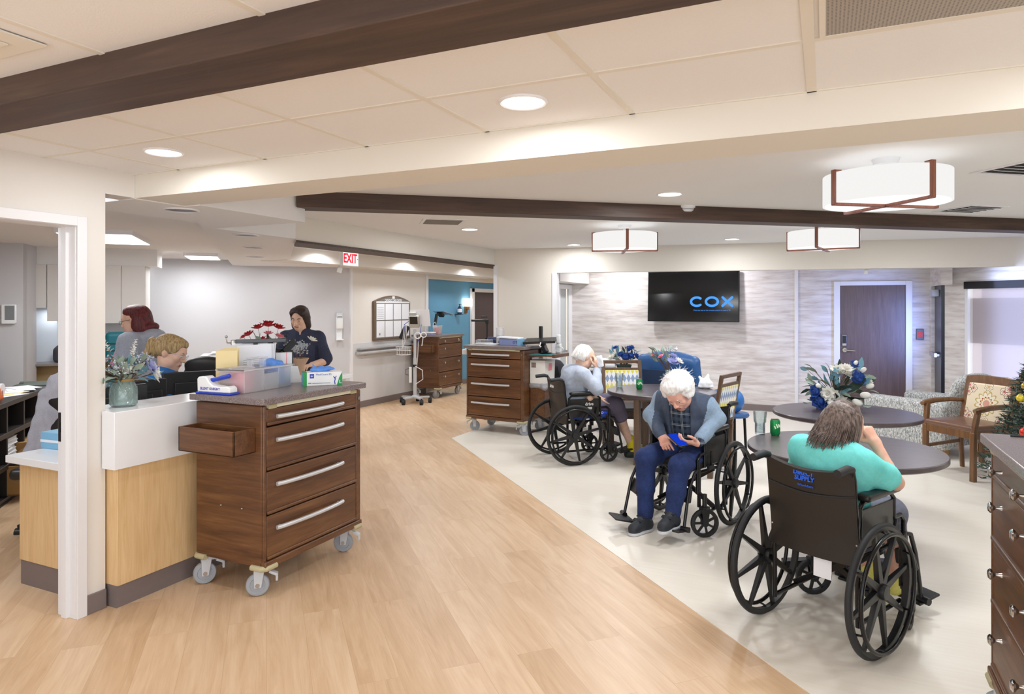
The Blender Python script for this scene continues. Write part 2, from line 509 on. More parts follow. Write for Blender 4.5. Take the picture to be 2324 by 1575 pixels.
def m_argyle():
    t = NT('diamond_print_fabric'); x, y, z = t.xyz(t.coord())
    W, Hh = .05, .095
    u = t.math('DIVIDE', x, W); v = t.math('DIVIDE', z, Hh)
    p = t.math('ADD', u, v); q = t.math('SUBTRACT', u, v)
    fp = t.math('FLOOR', p); fq = t.math('FLOOR', q)
    k = t.math('FRACT', t.math('MULTIPLY', t.math('SINE', t.math('ADD', t.math('MULTIPLY', fp, 12.9), t.math('MULTIPLY', fq, 78.2))), 437.5))
    row = t.math('FRACT', t.math('MULTIPLY', t.math('ADD', t.math('SUBTRACT', fp, fq), 0), .25))
    par = t.math('GREATER_THAN', t.math('FRACT', t.math('MULTIPLY', t.math('ADD', fp, fq), .5)), .25)
    c1 = t.ramp(k, [(0, '#e9eaec'), (.6, '#dfe2e8'), (.8, '#f0e7d8')])
    c2 = t.mix(t.math('GREATER_THAN', row, .4), '#8a9dbd', '#d8cc62')
    return t.done(t.mix(par, c2, c1), .8)

def m_floral():
    """medallion print: rings of petals round a centre, smaller ones in the corners"""
    t = NT('floral_medallion_fabric'); x, y, z = t.xyz(t.coord())
    col = '#e4d4b8'
    def rose(cx, cz, r, n, dark, light, col):
        dx = t.math('SUBTRACT', x, cx); dz = t.math('SUBTRACT', z, cz)
        d = t.math('SQRT', t.math('ADD', t.math('MULTIPLY', dx, dx), t.math('MULTIPLY', dz, dz)))
        a = t.math('ARCTAN2', dz, dx)
        pet = t.math('ABSOLUTE', t.math('SINE', t.math('MULTIPLY', a, n / 2)))
        edge = t.math('MULTIPLY_ADD', pet, r * .3, r * .7)
        line = t.math('LESS_THAN', t.math('ABSOLUTE', t.math('SUBTRACT', d, edge)), r * .06)
        inn = t.math('LESS_THAN', t.math('ABSOLUTE', t.math('SUBTRACT', d, t.math('MULTIPLY', edge, .55))), r * .05)
        core = t.math('LESS_THAN', d, r * .3)
        dots = t.math('MULTIPLY', t.math('LESS_THAN', t.math('ABSOLUTE', t.math('SUBTRACT', d, r * .52)), r * .05), t.math('GREATER_THAN', pet, .85))
        col = t.mix(t.math('LESS_THAN', d, edge), col, '#e9dec8')
        col = t.mix(core, col, light); col = t.mix(line, col, dark); col = t.mix(inn, col, '#c79a4e')
        return t.mix(dots, col, '#9c3030')
    col = rose(0, 0, .115, 12, '#b9a05a', '#d59a86', col)
    for sx in (-1, 1):
        for sz in (-1, 1):
            for (dx, dz, r) in ((.155, .135, .04), (.2, .165, .045), (.2, .1, .04)):
                col = rose(sx * dx, sz * dz, r, 5, '#6b2d36', '#b8606a', col)
    col = rose(0, .165, .045, 8, '#8a7a52', '#c9b27e', col); col = rose(0, -.165, .045, 8, '#8a7a52', '#c9b27e', col)
    return t.done(col, .8)

def m_plaid():
    t = NT('dark_plaid_flannel'); x, y, z = t.xyz(t.coord())
    c = '#1b2230'
    for ax_, per in ((x, .085), (z, .085)):
        f = t.math('FRACT', t.math('DIVIDE', ax_, per))
        c = t.mix(t.math('MULTIPLY', t.math('LESS_THAN', f, .3), .5), c, '#43556f')
        c = t.mix(t.math('MULTIPLY', t.math('LESS_THAN', t.math('ABSOLUTE', t.math('SUBTRACT', f, .6)), .035), .5), c, '#aebccb')
        c = t.mix(t.math('MULTIPLY', t.math('LESS_THAN', t.math('ABSOLUTE', t.math('SUBTRACT', f, .72)), .02), .45), c, '#aebccb')
    return t.done(c, .85)

def m_skin(name, a, b):
    t = NT(name); n = t.noise(t.coord(), 35, 4, .6); n2 = t.noise(t.coord(loc=(3, 3, 3)), 9, 2)
    f = t.math('ADD', t.math('MULTIPLY', n, .5), t.math('MULTIPLY', n2, .5))
    return t.done(t.ramp(f, [(.35, a), (.65, b)]), .5, 0, n, .12, .003)

def m_cloth(name, a, b, sc_=90, rough=.9):
    t = NT(name); n = t.noise(t.coord(), sc_, 3, .7); n2 = t.noise(t.coord(), 7, 3)
    f = t.math('ADD', t.math('MULTIPLY', n, .5), t.math('MULTIPLY', n2, .5))
    return t.done(t.ramp(f, [(.35, a), (.65, b)]), rough, 0, n, .2, .003)

def m_hair(name, a, b, stretch=(60, 60, 8)):
    t = NT(name); n = t.noise(t.coord(stretch), 1.6, 4, .6)
    return t.done(t.ramp(n, [(.35, a), (.65, b)]), .55, 0, n, .4, .006)

floor_mat = m_floor(); vinyl_mat = m_vinyl(); paper_wall = m_paper_wall(); tile_mat = m_tile(); speckle = m_speckle()
tweed = m_tweed(); argyle = m_argyle(); floral = m_floral(); plaid = m_plaid()
skin_pale = m_skin('pale_skin', '#d79f88', '#e6b8a2'); skin_ruddy = m_skin('ruddy_skin', '#d79c8a', '#ebb9a7'); skin_tan = m_skin('tan_skin', '#d2a68e', '#e2bda6'); skin_fair = m_skin('fair_skin', '#dcab93', '#e8bfa8')
lip_mat = plain('lips', '#b0655c', .5, 0, .08, 60)
# ------------------------------------------------------------------ the building: x = across, y = along the corridor, z = up
def slab(name, poly, z0, z1, mat): 
    return struct(name, MB().prism(poly, z0, z1), mat)

fl = MB()
fl.bb((-10.4, -3, -.08), (4.2, 17, 0), 0)
struct('floor', fl, floor_mat)
slab('floor', [(-4.1, 7.08), (2.0, .98), (4.2, .98), (4.2, 11.0), (-4.1, 11.0)], 0, .003, vinyl_mat)

# ceilings
slab('ceiling', [(-3.47, -3), (4, -3), (4, 2.5), (-3.47, 2.5)], 2.33, 2.40, tile_mat)
slab('ceiling', [(-3.34, 2.82), (4, 2.82), (4, 11.1), (-4.6, 11.1), (-4.6, 8.6), (-4.23, 8.6), (-4.23, 3.7), (-3.34, 3.7)], 2.40, 2.46, ceil_mat)
slab('ceiling', [(-4.05, .2), (-4.05, 3.4), (-7.84, 7.18), (-10.3, 4.72), (-10.3, .2)], 2.275, 2.33, ceil_mat)
slab('ceiling', [(-3.34, 2.82), (-3.34, 3.7), (-4.23, 3.7), (-4.23, 4.57), (-6.2, 6.6), (-6.65, 6.6), (-6.65, 8.37), (-7.84, 7.18), (-4.05, 3.4), (-4.05, 2.5), (-3.47, 2.5), (-3.47, 2.82)], 2.195, 2.42, ceil_mat)
slab('ceiling', [(-6.2, 6.6), (-4.29, 4.63), (-4.29, 16.2), (-6.2, 16.2)], 2.36, 2.42, ceil_mat)
slab('ceiling_soffit', [(-3.47, 2.5), (4, 2.5), (4, 2.82), (-3.47, 2.82)], 2.2, 2.40, soffit_mat)
slab('ceiling_soffit', [(-4.33, 4.67), (-4.23, 4.57), (-4.23, 8.5), (-4.33, 8.5)], 2.175, 2.40, soffit_mat)
slab('ceiling_soffit', [(-6.65, 6.55), (-6.2, 6.55), (-6.2, 16.2), (-6.65, 16.2)], 2.187, 2.42, white_wall)
# tile grid
for i, x in enumerate([-3.12, -2.505, -1.89, -1.275, -.66, -.04, .575, 1.19, 1.8]):
    w = .03 if i == 5 else .022
    struct('ceiling_trim', MB().bb((x - w / 2, -3, 2.326), (x + w / 2, 2.5, 2.332)), soffit_mat)
for y in (-1.6, -.985, -.37, .245, .86, 2.015):
    struct('ceiling_trim', MB().bb((-3.47, y - .011, 2.3265), (4, y + .011, 2.332)), soffit_mat)
for (x0, x1, y) in ((-3.47, 4, 2.49),):
    struct('ceiling_trim', MB().bb((x0, y, 2.326), (x1, y + .01, 2.332)), soffit_mat)

def beam(label, p0, p1, w, z0, z1, parent_rot=True):
    p0, p1 = V((p0[0], p0[1], 0)), V((p1[0], p1[1], 0)); d = p1 - p0
    o = obj('ceiling_beam', MB().bb((0, -w / 2, z0), (d.length, w / 2, z1)), beam_wood, bevel=.004)
    o.location = p0; o.rotation_euler = (0, 0, math.atan2(d.y, d.x)); o['kind'] = 'structure'; return o
beam('', (-3.47, 1.3675), (4, 1.3675), .215, 2.245, 2.332)
beam('', (-3.38, 3.67), (2.6, 8.42), .2, 2.29, 2.402)
slab('ceiling_beam', [(-4.215, 4.56), (-4.215, 8.48), (-4.25, 8.52), (-4.25, 16.1), (-4.53, 16.1), (-4.53, 4.875)], 2.163, 2.183, beam_wood)

# door wall beside the nurse station, reception opening
T = .14
w = MB()
w.bb((-3.47 - T, -3, 0), (-3.47, 1.1, 2.33)); w.bb((-3.47 - T, 1.1, 2.03), (-3.47, 2.19, 2.33)); w.bb((-3.47 - T, 2.19, 0), (-3.47, 2.33, 2.33)); w.bb((-3.47 - T, 2.33, 2.2), (-3.47, 2.499, 2.33))
struct('wall_left', w, white_wall)
d = MB()   # frame round the doorway
d.bb((-3.47, 2.175, 0), (-3.455, 2.225, 2.06)); d.bb((-3.47, 1.06, 2.01), (-3.455, 2.175, 2.06)); d.bb((-3.47, 1.06, 0), (-3.455, 1.11, 2.06))
d.bb((-3.612, 2.172, 0), (-3.47, 2.192, 2.03)); d.bb((-3.56, 2.155, 0), (-3.52, 2.175, 2.01)); d.bb((-3.612, 1.10, 2.008), (-3.47, 2.19, 2.032))
struct('door_frame', d, trim_white, bevel=.002)
tag(obj('strike_plate', MB().bb((-3.60, 2.166, .90), (-3.572, 2.173, 1.05)).bb((-3.592, 2.163, .95), (-3.58, 2.167, 1.0)), dark_metal), 'dark metal strike plate on the white door jamb', 'latch')
struct('baseboard_left', MB().bb((-3.47, 2.225, 0), (-3.458, 2.33, .10)), base_mat, bevel=.003)

# nurse station: wall at 45 degrees, thermostat wall, shell behind
def wall45(name, p0, p1, z0, z1, mat, t=.12):
    p0, p1 = V((*p0, 0)), V((*p1, 0)); n = (p1 - p0).normalized().cross(V((0, 0, -1))) * t   # to the left of p0->p1
    return slab(name, [p0[:2], p1[:2], (p1 + n)[:2], (p0 + n)[:2]], z0, z1, mat)
wall45('wall_back', (-9.05, 5.97), (-6.65, 8.37), 0, 2.42, grey_wall)
wall45('wall_left', (-6.65, 8.37), (-6.65, 10.56), 0, 2.42, white_wall)
wall45('wall_left', (-6.75, 10.56), (-6.75, 16.2), 0, 2.11, blue_wall)
wall45('wall_left', (-6.65, 10.56), (-6.65, 16.2), 2.11, 2.42, cream_wall, .16)
struct('trim_1', MB().bb((-6.75, 10.52, 0), (-6.63, 10.60, 2.19)), trim_white, bevel=.003)
struct('wall_back', MB().bb((-6.9, 16.2, 0), (-4, 16.3, 2.42)), cream_wall)
struct('trim_2', MB().bb((-6.65, 8.42, .10), (-6.64, 10.5, 1.02)), plain('wainscot_panel', '#d3d2d3', .5, 0, .01, 4), bevel=.002)
struct('baseboard_left', MB().bb((-6.65, 8.37, 0), (-6.634, 10.52, .10)).bb((-6.75, 10.6, 0), (-6.735, 13.0, .10)), base_mat, bevel=.003)
struct('trim_3', MB().bb((-6.66, 8.36, .0), (-6.625, 8.405, 2.19)), trim_white, bevel=.004)
# thermostat wall and cabinet nook
wall45('wall_left', (-9.4, 2.705), (-7.785, 4.32), 0, 2.28, grey_wall)
wall45('wall_left', (-7.79, 4.325), (-8.1, 4.635), 0, 2.28, grey_wall, .1)
wall45('wall_back', (-8.55, 4.70), (-7.60, 5.65), 0, 2.28, plain('bright_backsplash', '#e4e9f0', .3, 0, .02, 6), .1)
wall45('wall_back', (-10.2, 5.2), (-9.05, 5.97), 0, 2.3, grey_wall)
slab('ceiling_soffit', [(-8.32, 4.42), (-7.24, 5.50), (-7.52, 5.78), (-8.6, 4.70)], 2.075, 2.276, ceil_mat)
struct('wall_left', MB().bb((-10.4, .1, 0), (-10.3, 6.5, 2.3)), grey_wall)
struct('wall_front', MB().bb((-10.4, 0, 0), (-3.61, .1, 2.3)), grey_wall)

# cream wall behind the cart, swung 9 degrees, with the header over the wide opening
A9 = R(9); DX, DY = math.cos(A9), math.sin(A9); P9 = V((-4.23, 8.5))
def on9(t, off=0): return (P9.x + t * DX - off * DY, P9.y + t * DY + off * DX)
slab('wall_back', [on9(0), on9(.845), on9(.845, .15), on9(.02, .15)], 0, 2.41, cream_wall)
slab('wall_right', [(-4.23, 8.5), (-4.13, 8.66), (-4.13, 16.2), (-4.23, 16.2)], 0, 2.41, cream_wall)
slab('ceiling_soffit', [on9(.845), on9(7.4), on9(7.4, .15), on9(.845, .15)], 2.06, 2.41, cream_wall)
slab('trim_4', [on9(.835, -.012), on9(.90, -.012), on9(.90, .16), on9(.835, .16)], 0, 2.062, trim_white)
slab('trim_5', [on9(-.01, -.008), on9(.045, -.008), on9(.045, 0), on9(-.01, .0)], 0, 2.18, trim_white)
slab('baseboard_back', [on9(0, -.012), on9(.83, -.012), on9(.83, 0), on9(0, 0)], 0, .10, base_mat)

# TV alcove
struct('wall_back', MB().bb((-4.0, 10.9, 0), (.12, 11.02, 2.41)).bb((.12, 10.9, 1.955), (1.11, 11.02, 2.41)).bb((1.11, 10.9, 0), (1.5, 11.02, 2.41)), paper_wall)
struct('wall_left', MB().bb((-4.1, 8.75, 0), (-3.95, 10.32, 2.41)).bb((-4.1, 10.32, 1.90), (-3.95, 10.9, 2.41)), grey_wall)
struct('baseboard_back', MB().bb((-3.95, 10.886, 0), (.10, 10.9, .10)), base_mat, bevel=.003)
struct('trim_6', MB().bb((-.41, 10.884, .1), (-.36, 10.9, 2.4)), trim_white, bevel=.003)
struct('trim_7', MB().bb((-3.97, 10.26, 0), (-3.93, 10.33, 1.96)).bb((-3.97, 10.74, 0), (-3.93, 10.90, 1.96)).bb((-3.97, 10.33, 1.89), (-3.93, 10.74, 1.96)), trim_white, bevel=.003)
struct('ceiling_soffit', MB().bb((-3.95, 9.5, 1.98), (-3.62, 10.89, 2.40)), white_wall)
d2 = struct('door_2', MB().bb((-4.02, 10.33, 0), (-3.985, 10.74, 1.89)), plain('pale_grey_door', '#bfc3c4', .5, 0, .02, 5))
struct('trim_8', MB().bb((-3.985, 10.33, .82), (-3.955, 10.74, .86)), plain('rail_strip', '#8d8f92', .4, 0, .05, 8))
# flush door with white frame
struct('door_frame', MB().bb((.12, 10.87, 0), (.20, 10.95, 1.96)).bb((1.03, 10.87, 0), (1.11, 10.95, 1.96)).bb((.20, 10.87, 1.90), (1.03, 10.95, 1.96)), trim_white, bevel=.003)
door_wood = wood('brown_flush_door', ('#503f3e', '#5f4c4a', '#6b5654'), 2, .38, 1, .2)
d1 = obj('door_1', MB().bb((.20, 10.905, .01), (1.03, 10.95, 1.90)), door_wood); d1['kind'] = 'structure'
k = MB().bb((.225, 10.88, 1.02), (.29, 10.905, 1.19)); obj('lock_keypad', k, steel, d1, .01)
obj('lock_window', MB().bb((.232, 10.876, 1.06), (.283, 10.881, 1.175)), black_pl, d1, .003)
k = MB().cyl((.262, 10.905, .965), (.262, 10.87, .965), .034, .03, 20).tube([(.262, 10.88, .965), (.262, 10.85, .965), (.30, 10.842, .965), (.40, 10.845, .958)], .011, 10)
obj('lever_handle', k, steel, d1)
# dark exit door in the return wall, bluish daylight behind it
struct('wall_right', MB().bb((1.32, 10.75, 0), (1.44, 11.0, 2.41)).bb((1.32, 9.9, 1.87), (1.44, 10.75, 2.41)), paper_wall)
d4 = obj('door_3', MB().bb((1.36, 10.20, 0), (1.40, 10.75, 1.87)), plain('dark_navy_door', '#141b2c', .3, 0, .05, 4)); d4['kind'] = 'structure'
obj('push_bar', MB().bb((1.29, 10.28, .93), (1.33, 10.70, .99)).bb((1.32, 10.30, .94), (1.362, 10.36, .98)).bb((1.32, 10.62, .94), (1.362, 10.68, .98)), steel, d4, .006)
obj('door_closer', MB().bb((1.28, 10.36, 1.73), (1.36, 10.62, 1.82)), light_grey, d4, .008)
# window wall on the diagonal
q45 = rot3(0, 0, -45)
def onw(t, off=0, z=0):   # t along the wall from its far corner, off towards the room
    p = V((1.40, 10.20, 0)) + V((.70711, -.70711, 0)) * t + V((-.70711, -.70711, 0)) * off
    return (p.x, p.y, z)
def wbox(t0, t1, o0, o1, z0, z1, mb, m=0):
    return mb.box(onw((t0 + t1) / 2, (o0 + o1) / 2, (z0 + z1) / 2), (t1 - t0, o1 - o0, z1 - z0), m, q45)
ww = MB(); wbox(0, .26, -.12, 0, 0, 2.41, ww); wbox(.26, 2.1, -.12, 0, 1.90, 2.41, ww); wbox(.26, 2.1, -.12, 0, 0, .55, ww); wbox(2.1, 3.6, -.12, 0, 0, 2.41, ww)
struct('wall_right', ww, paper_wall)
wf = MB(); wbox(.26, .30, -.09, .0, .55, 1.90, wf); wbox(2.06, 2.1, -.09, .0, .55, 1.90, wf); wbox(.30, 2.06, -.09, 0, .55, .60, wf); wbox(1.16, 1.20, -.09, -.04, .60, 1.88, wf)
win = obj('window_1', wf, trim_white, bevel=.003); win['kind'] = 'structure'
hi = glow('daylit_pane', (.84, .88, 1, 1), 1.6); lo = glow('dim_daylit_pane', (.60, .57, .59, 1), .8)  # daylight painted as pane glow: bright bands above and below a dimmer one
for (a_, b_) in ((.30, 1.16), (1.20, 2.06)):
    obj('pane', wbox(a_, b_, -.085, -.08, 1.14, 1.70, MB()), lo, win)
    obj('pane', wbox(a_ + (.12 if a_ < 1 else 0), b_, -.085, -.08, 1.70, 1.88, MB()), hi, win)
    obj('pane', wbox(a_ + (.12 if a_ < 1 else 0), b_, -.085, -.08, .60, 1.14, MB()), hi, win)
obj('window_sill', wbox(.24, 2.12, -.02, .05, .53, .56, MB()), white_stone, win, .004)
def m_shade():
    t = NT('roller_shade_mesh'); tc = t.coord((300, 300, 300))
    dfz = t.n('BsdfDiffuse', None, Color='#c9c1c2'); tr = t.n('BsdfTranslucent', None, Color='#cfc8ca')
    m0 = t.n('MixShader', None, _0=.5, _1=dfz.outputs[0], _2=tr.outputs[0]); m = t.n('MixShader', None, _0=.45, _1=m0.outputs[0], _2=t.n('BsdfTransparent', None, Color='#e8e2e4').outputs[0]); t.t.links.new(m.outputs[0], t.out.inputs[0]); return t.mat
obj('shade_fabric', wbox(.345, 2.05, -.028, -.025, .62, 1.84, MB()), m_shade(), win)
obj('shade_valance', wbox(.27, 2.09, -.05, .03, 1.815, 1.905, MB()), dark_metal, win, .004)
# unseen rest of the room, so that light bounces as it would
struct('wall_right', MB().bb((4, 1.5, 0), (4.1, 9.2, 2.41)), cream_wall)
slab('wall_right', [(3.0, 9.6), (4.1, 9.1), (4.1, 9.2), (3.0, 9.75)], 0, 2.41, cream_wall)

# corridor door in the blue wall
def corr(y0, y1, z0, z1, x0, x1, mb): return mb.bb((x0, y0, z0), (x1, y1, z1))
df = MB(); corr(12.42, 12.54, 0, 1.98, -6.76, -6.70, df); corr(13.72, 13.84, 0, 1.98, -6.76, -6.70, df); corr(12.42, 13.84, 1.90, 1.98, -6.76, -6.70, df)
struct('door_frame', df, trim_white, bevel=.004)
d5 = obj('door_4', MB().bb((-6.752, 12.54, 0), (-6.735, 13.72, 1.90)), plain('dark_brown_door', '#4a3b3a', .5, 0, .05, 4)); d5['kind'] = 'structure'
obj('door_edge', MB().bb((-6.735, 13.58, 0), (-6.72, 13.72, 1.90)), trim_white, d5)
obj('hinge', MB().bb((-6.735, 13.50, 1.52), (-6.725, 13.58, 1.66)), steel, d5)
obj('hinge', MB().bb((-6.735, 13.50, .9), (-6.725, 13.58, 1.04)), steel, d5)

# ------------------------------------------------------------------ ceiling fittings
def downlight(x, y, z, r, label, lit=True, group=None):
    t = thing('recessed_downlight', label, 'ceiling light', (x, y, z), 0, group)
    obj('trim_ring', MB().lathe([(r, 0), (r, -.004), (r * .93, -.009), (r * .86, -.006), (r * .86, 0)], 32, cap=False), trim_white, t)
    if lit: obj('diffuser', MB().lathe([(r * .86, -.001), (r * .8, -.005), (.0001, -.007)], 32), lamp_disc, t)
    else: obj('reflector', MB().lathe([(r * .86, -.0005), (.0001, -.002)], 32), plain('dark_reflector', '#5f5d62', .4, .3, .05, 9), t)
    return t
downlight(-.975, 2.19, 2.33, .088, 'lit round downlight in the tile ceiling, mid soffit, farther from the doorway', True)
downlight(-2.83, 2.185, 2.33, .088, 'lit round downlight in the tile ceiling close to the doorway corner', True)
for (x, y, l) in ((-1.0, 4.81, 'lit round downlight in front of the diagonal beam, beside the smoke detector'),
                  (-3.34, 6.14, 'lit round downlight next to the square ceiling vent'),
                  (-2.95, 8.24, 'small lit downlight beside the drum lamp near the cream wall'),
                  (-1.0, 8.34, 'small lit downlight between the two farther drum lamps')):
    downlight(x, y, 2.40, .092, l)
for (x, y, l) in ((-5.97, 7.12, 'lit corridor downlight beside the red EXIT sign'), (-5.97, 9.18, 'lit corridor downlight above the notice board, second along'), (-5.97, 11.26, 'lit corridor downlight farthest along, above the blue wall')):
    downlight(x, y, 2.36, .085, l)
for (x, y, l) in ((-3.60, 2.90, 'unlit round downlight in the low soffit above the reception counter, the biggest to see'), (-4.37, 4.14, 'unlit downlight, second in the row on the low nurse station soffit'),
                  (-5.22, 5.04, 'unlit downlight, third in the row on the low nurse station soffit'), (-6.17, 6.0, 'unlit downlight closest to the back wall on the low nurse station soffit')):
    downlight(x, y, 2.195, .105, l, False)

def drum(x, y, label, rz):
    t = thing('drum_ceiling_lamp', label, 'ceiling lamp', (x, y, 2.40), rz, 'drum ceiling lamps in the lounge')
    r = .312
    obj('canopy', MB().cyl((0, 0, 0), (0, 0, -.03), .07, .06, 24).cyl((0, 0, -.03), (0, 0, -.10), .012, n=10), trim_white, t)
    obj('lamp_shade', MB().lathe([(r, -.085), (r, -.245), (r - .004, -.245), (r - .004, -.085)], 64, cap=False), shade_glow, t)
    obj('diffuser', MB().lathe([(r - .012, -.243), (.0001, -.243), (.0001, -.246), (r - .012, -.246)], 64, cap=False), glow('lit_diffuser_disc', (1, .985, .97, 1), 1.1), t)
    for k in range(2):
        q = rot3(0, 0, 90 * k); m = MB()
        m.box((0, 0, -.254), (2 * r + .02, .028, .014), 0, q)
        for s in (-1, 1):
            m.box(q @ V((s * (r + .006), 0, -.165)), (.012, .028, .185), 0, q)
            m.box(q @ V((s * (r - .01), 0, -.075)), (.045, .028, .008), 0, q)
        obj('strap', m, copper_wood, t, .0015)
    return t
drum(.30, 4.17, 'white drum lamp with crossed wooden straps in front of the diagonal beam, the big one', R(36))
drum(-1.79, 6.48, 'white drum lamp with wooden straps hanging in front of the television side', R(20))
drum(-.02, 7.1, 'white drum lamp with wooden straps half behind the diagonal beam', R(-9))

def vent(name, label, x, y, z, w, d, rz, n, mat, cat='vent'):
    t = thing(name, label, cat, (x, y, z), rz)
    obj('vent_frame', MB().bb((-w / 2 - .03, -d / 2 - .03, -.006), (w / 2 + .03, -d / 2, 0)).bb((-w / 2 - .03, d / 2, -.006), (w / 2 + .03, d / 2 + .03, 0)).bb((-w / 2 - .03, -d / 2, -.006), (-w / 2, d / 2, 0)).bb((w / 2, -d / 2, -.006), (w / 2 + .03, d / 2, 0)), trim_white, t)
    m = MB().bb((-w / 2, -d / 2, -.001), (w / 2, d / 2, 0), 0)
    for i in range(n):
        yy = -d / 2 + d * (i + .5) / n
        m.box((0, yy, -.005), (w, d / n * .55, .002), 1, (28, 0, 0))
    obj('louver', m, [mat, trim_white if n < 12 else plain('grille_bars', '#a9a096', .5)], t)
    return t
vent('ceiling_vent', 'square beige vent in the ceiling behind the diagonal beam', -3.28, 5.49, 2.40, .34, .34, R(38), 12, plain('vent_back', '#7d766c', .7))
vent('ceiling_vent', 'slotted ceiling vent beyond the big drum lamp, just before the diagonal beam', 1.08, 6.6, 2.40, .32, .32, R(38), 5, plain('vent_dark', '#4d4a46', .7))
vent('ceiling_vent', 'slotted ceiling vent at the picture edge beside the big drum lamp', 1.05, 4.78, 2.40, .32, .32, R(38), 5, plain('vent_dark', '#4d4a46', .7))
t = thing('return_air_grille', 'large grey perforated return air grille set in the tile ceiling', 'vent', (.287, 1.72, 2.327), 0)
m = MB().bb((-.285, -.27, -.002), (.285, .27, 0), 0)
def m_perf():
    tt = NT('perforated_sheet'); v = tt.coord((110, 110, 1)); x, y, z = tt.xyz(v)
    f = tt.math('MULTIPLY', tt.math('GREATER_THAN', tt.math('SINE', tt.math('MULTIPLY', x, 6.283)), .2), tt.math('GREATER_THAN', tt.math('SINE', tt.math('MULTIPLY', y, 6.283)), .2))
    return tt.done(tt.mix(f, '#a89f95', '#6a645d'), .5)
obj('perforated_panel', m, m_perf(), t)
obj('vent_frame', MB().bb((-.30, -.285, -.004), (-.285, .285, 0)).bb((.285, -.285, -.004), (.30, .285, 0)).bb((-.285, .27, -.004), (.285, .285, 0)).bb((-.285, -.285, -.004), (.285, -.27, 0)), soffit_mat, t)
t = thing('ceiling_diffuser', 'flat cream ceiling diffuser in the tile beside the doorway wall', 'vent', (-2.2, .98, 2.327), 0)
obj('diffuser_plate', MB().bb((-.24, -.17, -.006), (.24, .17, 0)), soffit_mat, t, .002); obj('inner_plate', MB().bb((-.17, -.11, -.012), (.17, .11, -.006)), soffit_mat, t, .002)
t = thing('smoke_detector', 'round white smoke detector on the ceiling in front of the diagonal beam', 'smoke detector', (-1.0, 5.46, 2.40), 0)
obj('detector_base', MB().lathe([(.066, 0), (.066, -.014), (.058, -.018), (.0001, -.018)], 32), white_pl, t)
obj('detector_head', MB().lathe([(.055, -.018), (.05, -.036), (.036, -.046), (.0001, -.048)], 32), white_pl, t)
obj('louver', MB().lathe([(.0535, -.022), (.0545, -.026), (.0545, -.030), (.0525, -.033)], 32, cap=False), grey_pl, t)

# sign over the corridor
t = thing('exit_sign', 'white EXIT sign with red letters hanging over the corridor', 'sign', (-5.70, 7.15, 2.33), R(88))
obj('sign_housing', MB().bb((-.155, -.028, -.20), (.155, .028, -.01)), white_pl, t, .004)
obj('sign_face', MB().bb((-.15, -.0285, -.195), (.15, -.028, -.015)), exit_white, t); obj('sign_mount', MB().cyl((0, 0, 0), (0, 0, -.012), .05, n=16), white_pl, t)
text('letters', 'EXIT', .168, exit_red, t, (-.012, -.0295, -.106), (90, 0, 0), sx=.78, bold=.004)
obj('chevron', MB().prism([(.128, -.095), (.145, -.105), (.128, -.115)], .0285, .0295, q=rot3(90, 0, 0)), exit_red, t)
t = thing('wall_sensor', 'small white motion sensor under the soffit below the EXIT sign', 'sensor', (-6.35, 7.75, 2.185), R(40))
obj('sensor_body', MB().box((0, 0, -.06), (.07, .05, .08), 0, (20, 12, 0)), white_pl, t, .01); obj('sensor_bracket', MB().cyl((0, 0, 0), (0, 0, -.04), .012, n=10), white_pl, t)
t = thing('wall_sensor', 'small white sensor on the header above the brown door', 'sensor', on9(4.78, .16) + (2.06,), R(9))
obj('sensor_body', MB().box((0, .03, -.03), (.045, .05, .05), 0, (20, 0, 0)), white_pl, t, .006); obj('sensor_bracket', MB().cyl((0, .03, 0), (0, .03, -.02), .01, n=10), white_pl, t)
# flat light boxes over the nurse station
def boxlight(x, y, w, l, rz, label):
    t = thing('surface_light_box', label, 'ceiling light', (x, y, 2.275), rz)
    obj('light_housing', MB().bb((-w / 2, -l / 2, -.04), (w / 2, l / 2, 0)), trim_white, t)
    obj('light_panel', MB().bb((-w / 2 + .015, -l / 2 + .015, -.043), (w / 2 - .015, l / 2 - .015, -.04)), panel_glow, t)
boxlight(-6.17, 4.16, .6, 1.04, R(45), 'flat lit light box over the nurse station, in front of the wall cabinets')
boxlight(-7.42, 6.31, .40, .70, R(45), 'flat lit light box over the nurse station beside the low soffit')
boxlight(-8.75, 6.05, .6, .3, R(45), 'thin lit light box far back beside the cabinet soffit')
# ------------------------------------------------------------------ medication carts
def caster_parts(t, x, y, ang, r=.0625, wheel=grey_pl, yoke=light_grey, top=.165, brake=True):
    q = rot3(0, 0, ang)
    def L(a, b, c): return tuple(q @ V((a, b, 0)) + V((x, y, c)))
    m = MB().cyl(L(0, 0, top), L(0, 0, top - .025), .03, n=14)
    for s in (-1, 1):
        m.prism([(-.028, top - .02), (.028, top - .02), (.012, r - .014), (-.026, r - .014)], -.0035, .0035, q=q @ rot3(90, 0, 90), c=L(s * .021, -.024, 0))
    m.box(L(0, -.0, top - .022), (.05, .06, .012), 0, q)
    if brake: m.box(L(0, .05, top - .045), (.036, .05, .014), 0, q @ rot3(-28, 0, 0)).box(L(0, .068, top - .07), (.03, .012, .04), 0, q)
    c = obj('caster', m, yoke, t, .002)
    w = MB(); c0 = L(0, -.032, r); ax = q @ V((1, 0, 0)); qq = frame(ax.cross(V((0, 0, 1))), ax)
    w.lathe([(.0001, -.016), (r * .62, -.013), (r * .66, -.016), (r * .93, -.015), (r, -.009), (r, .009), (r * .93, .015), (r * .66, .016), (r * .62, .013), (.0001, .016)], 28, 0, c0, qq)
    obj('caster_wheel', w, wheel, c)
    obj('axle_cap', MB().lathe([(.0001, -.026), (.012, -.026), (.012, .026), (.0001, .026)], 12, 0, c0, qq), steel, c)

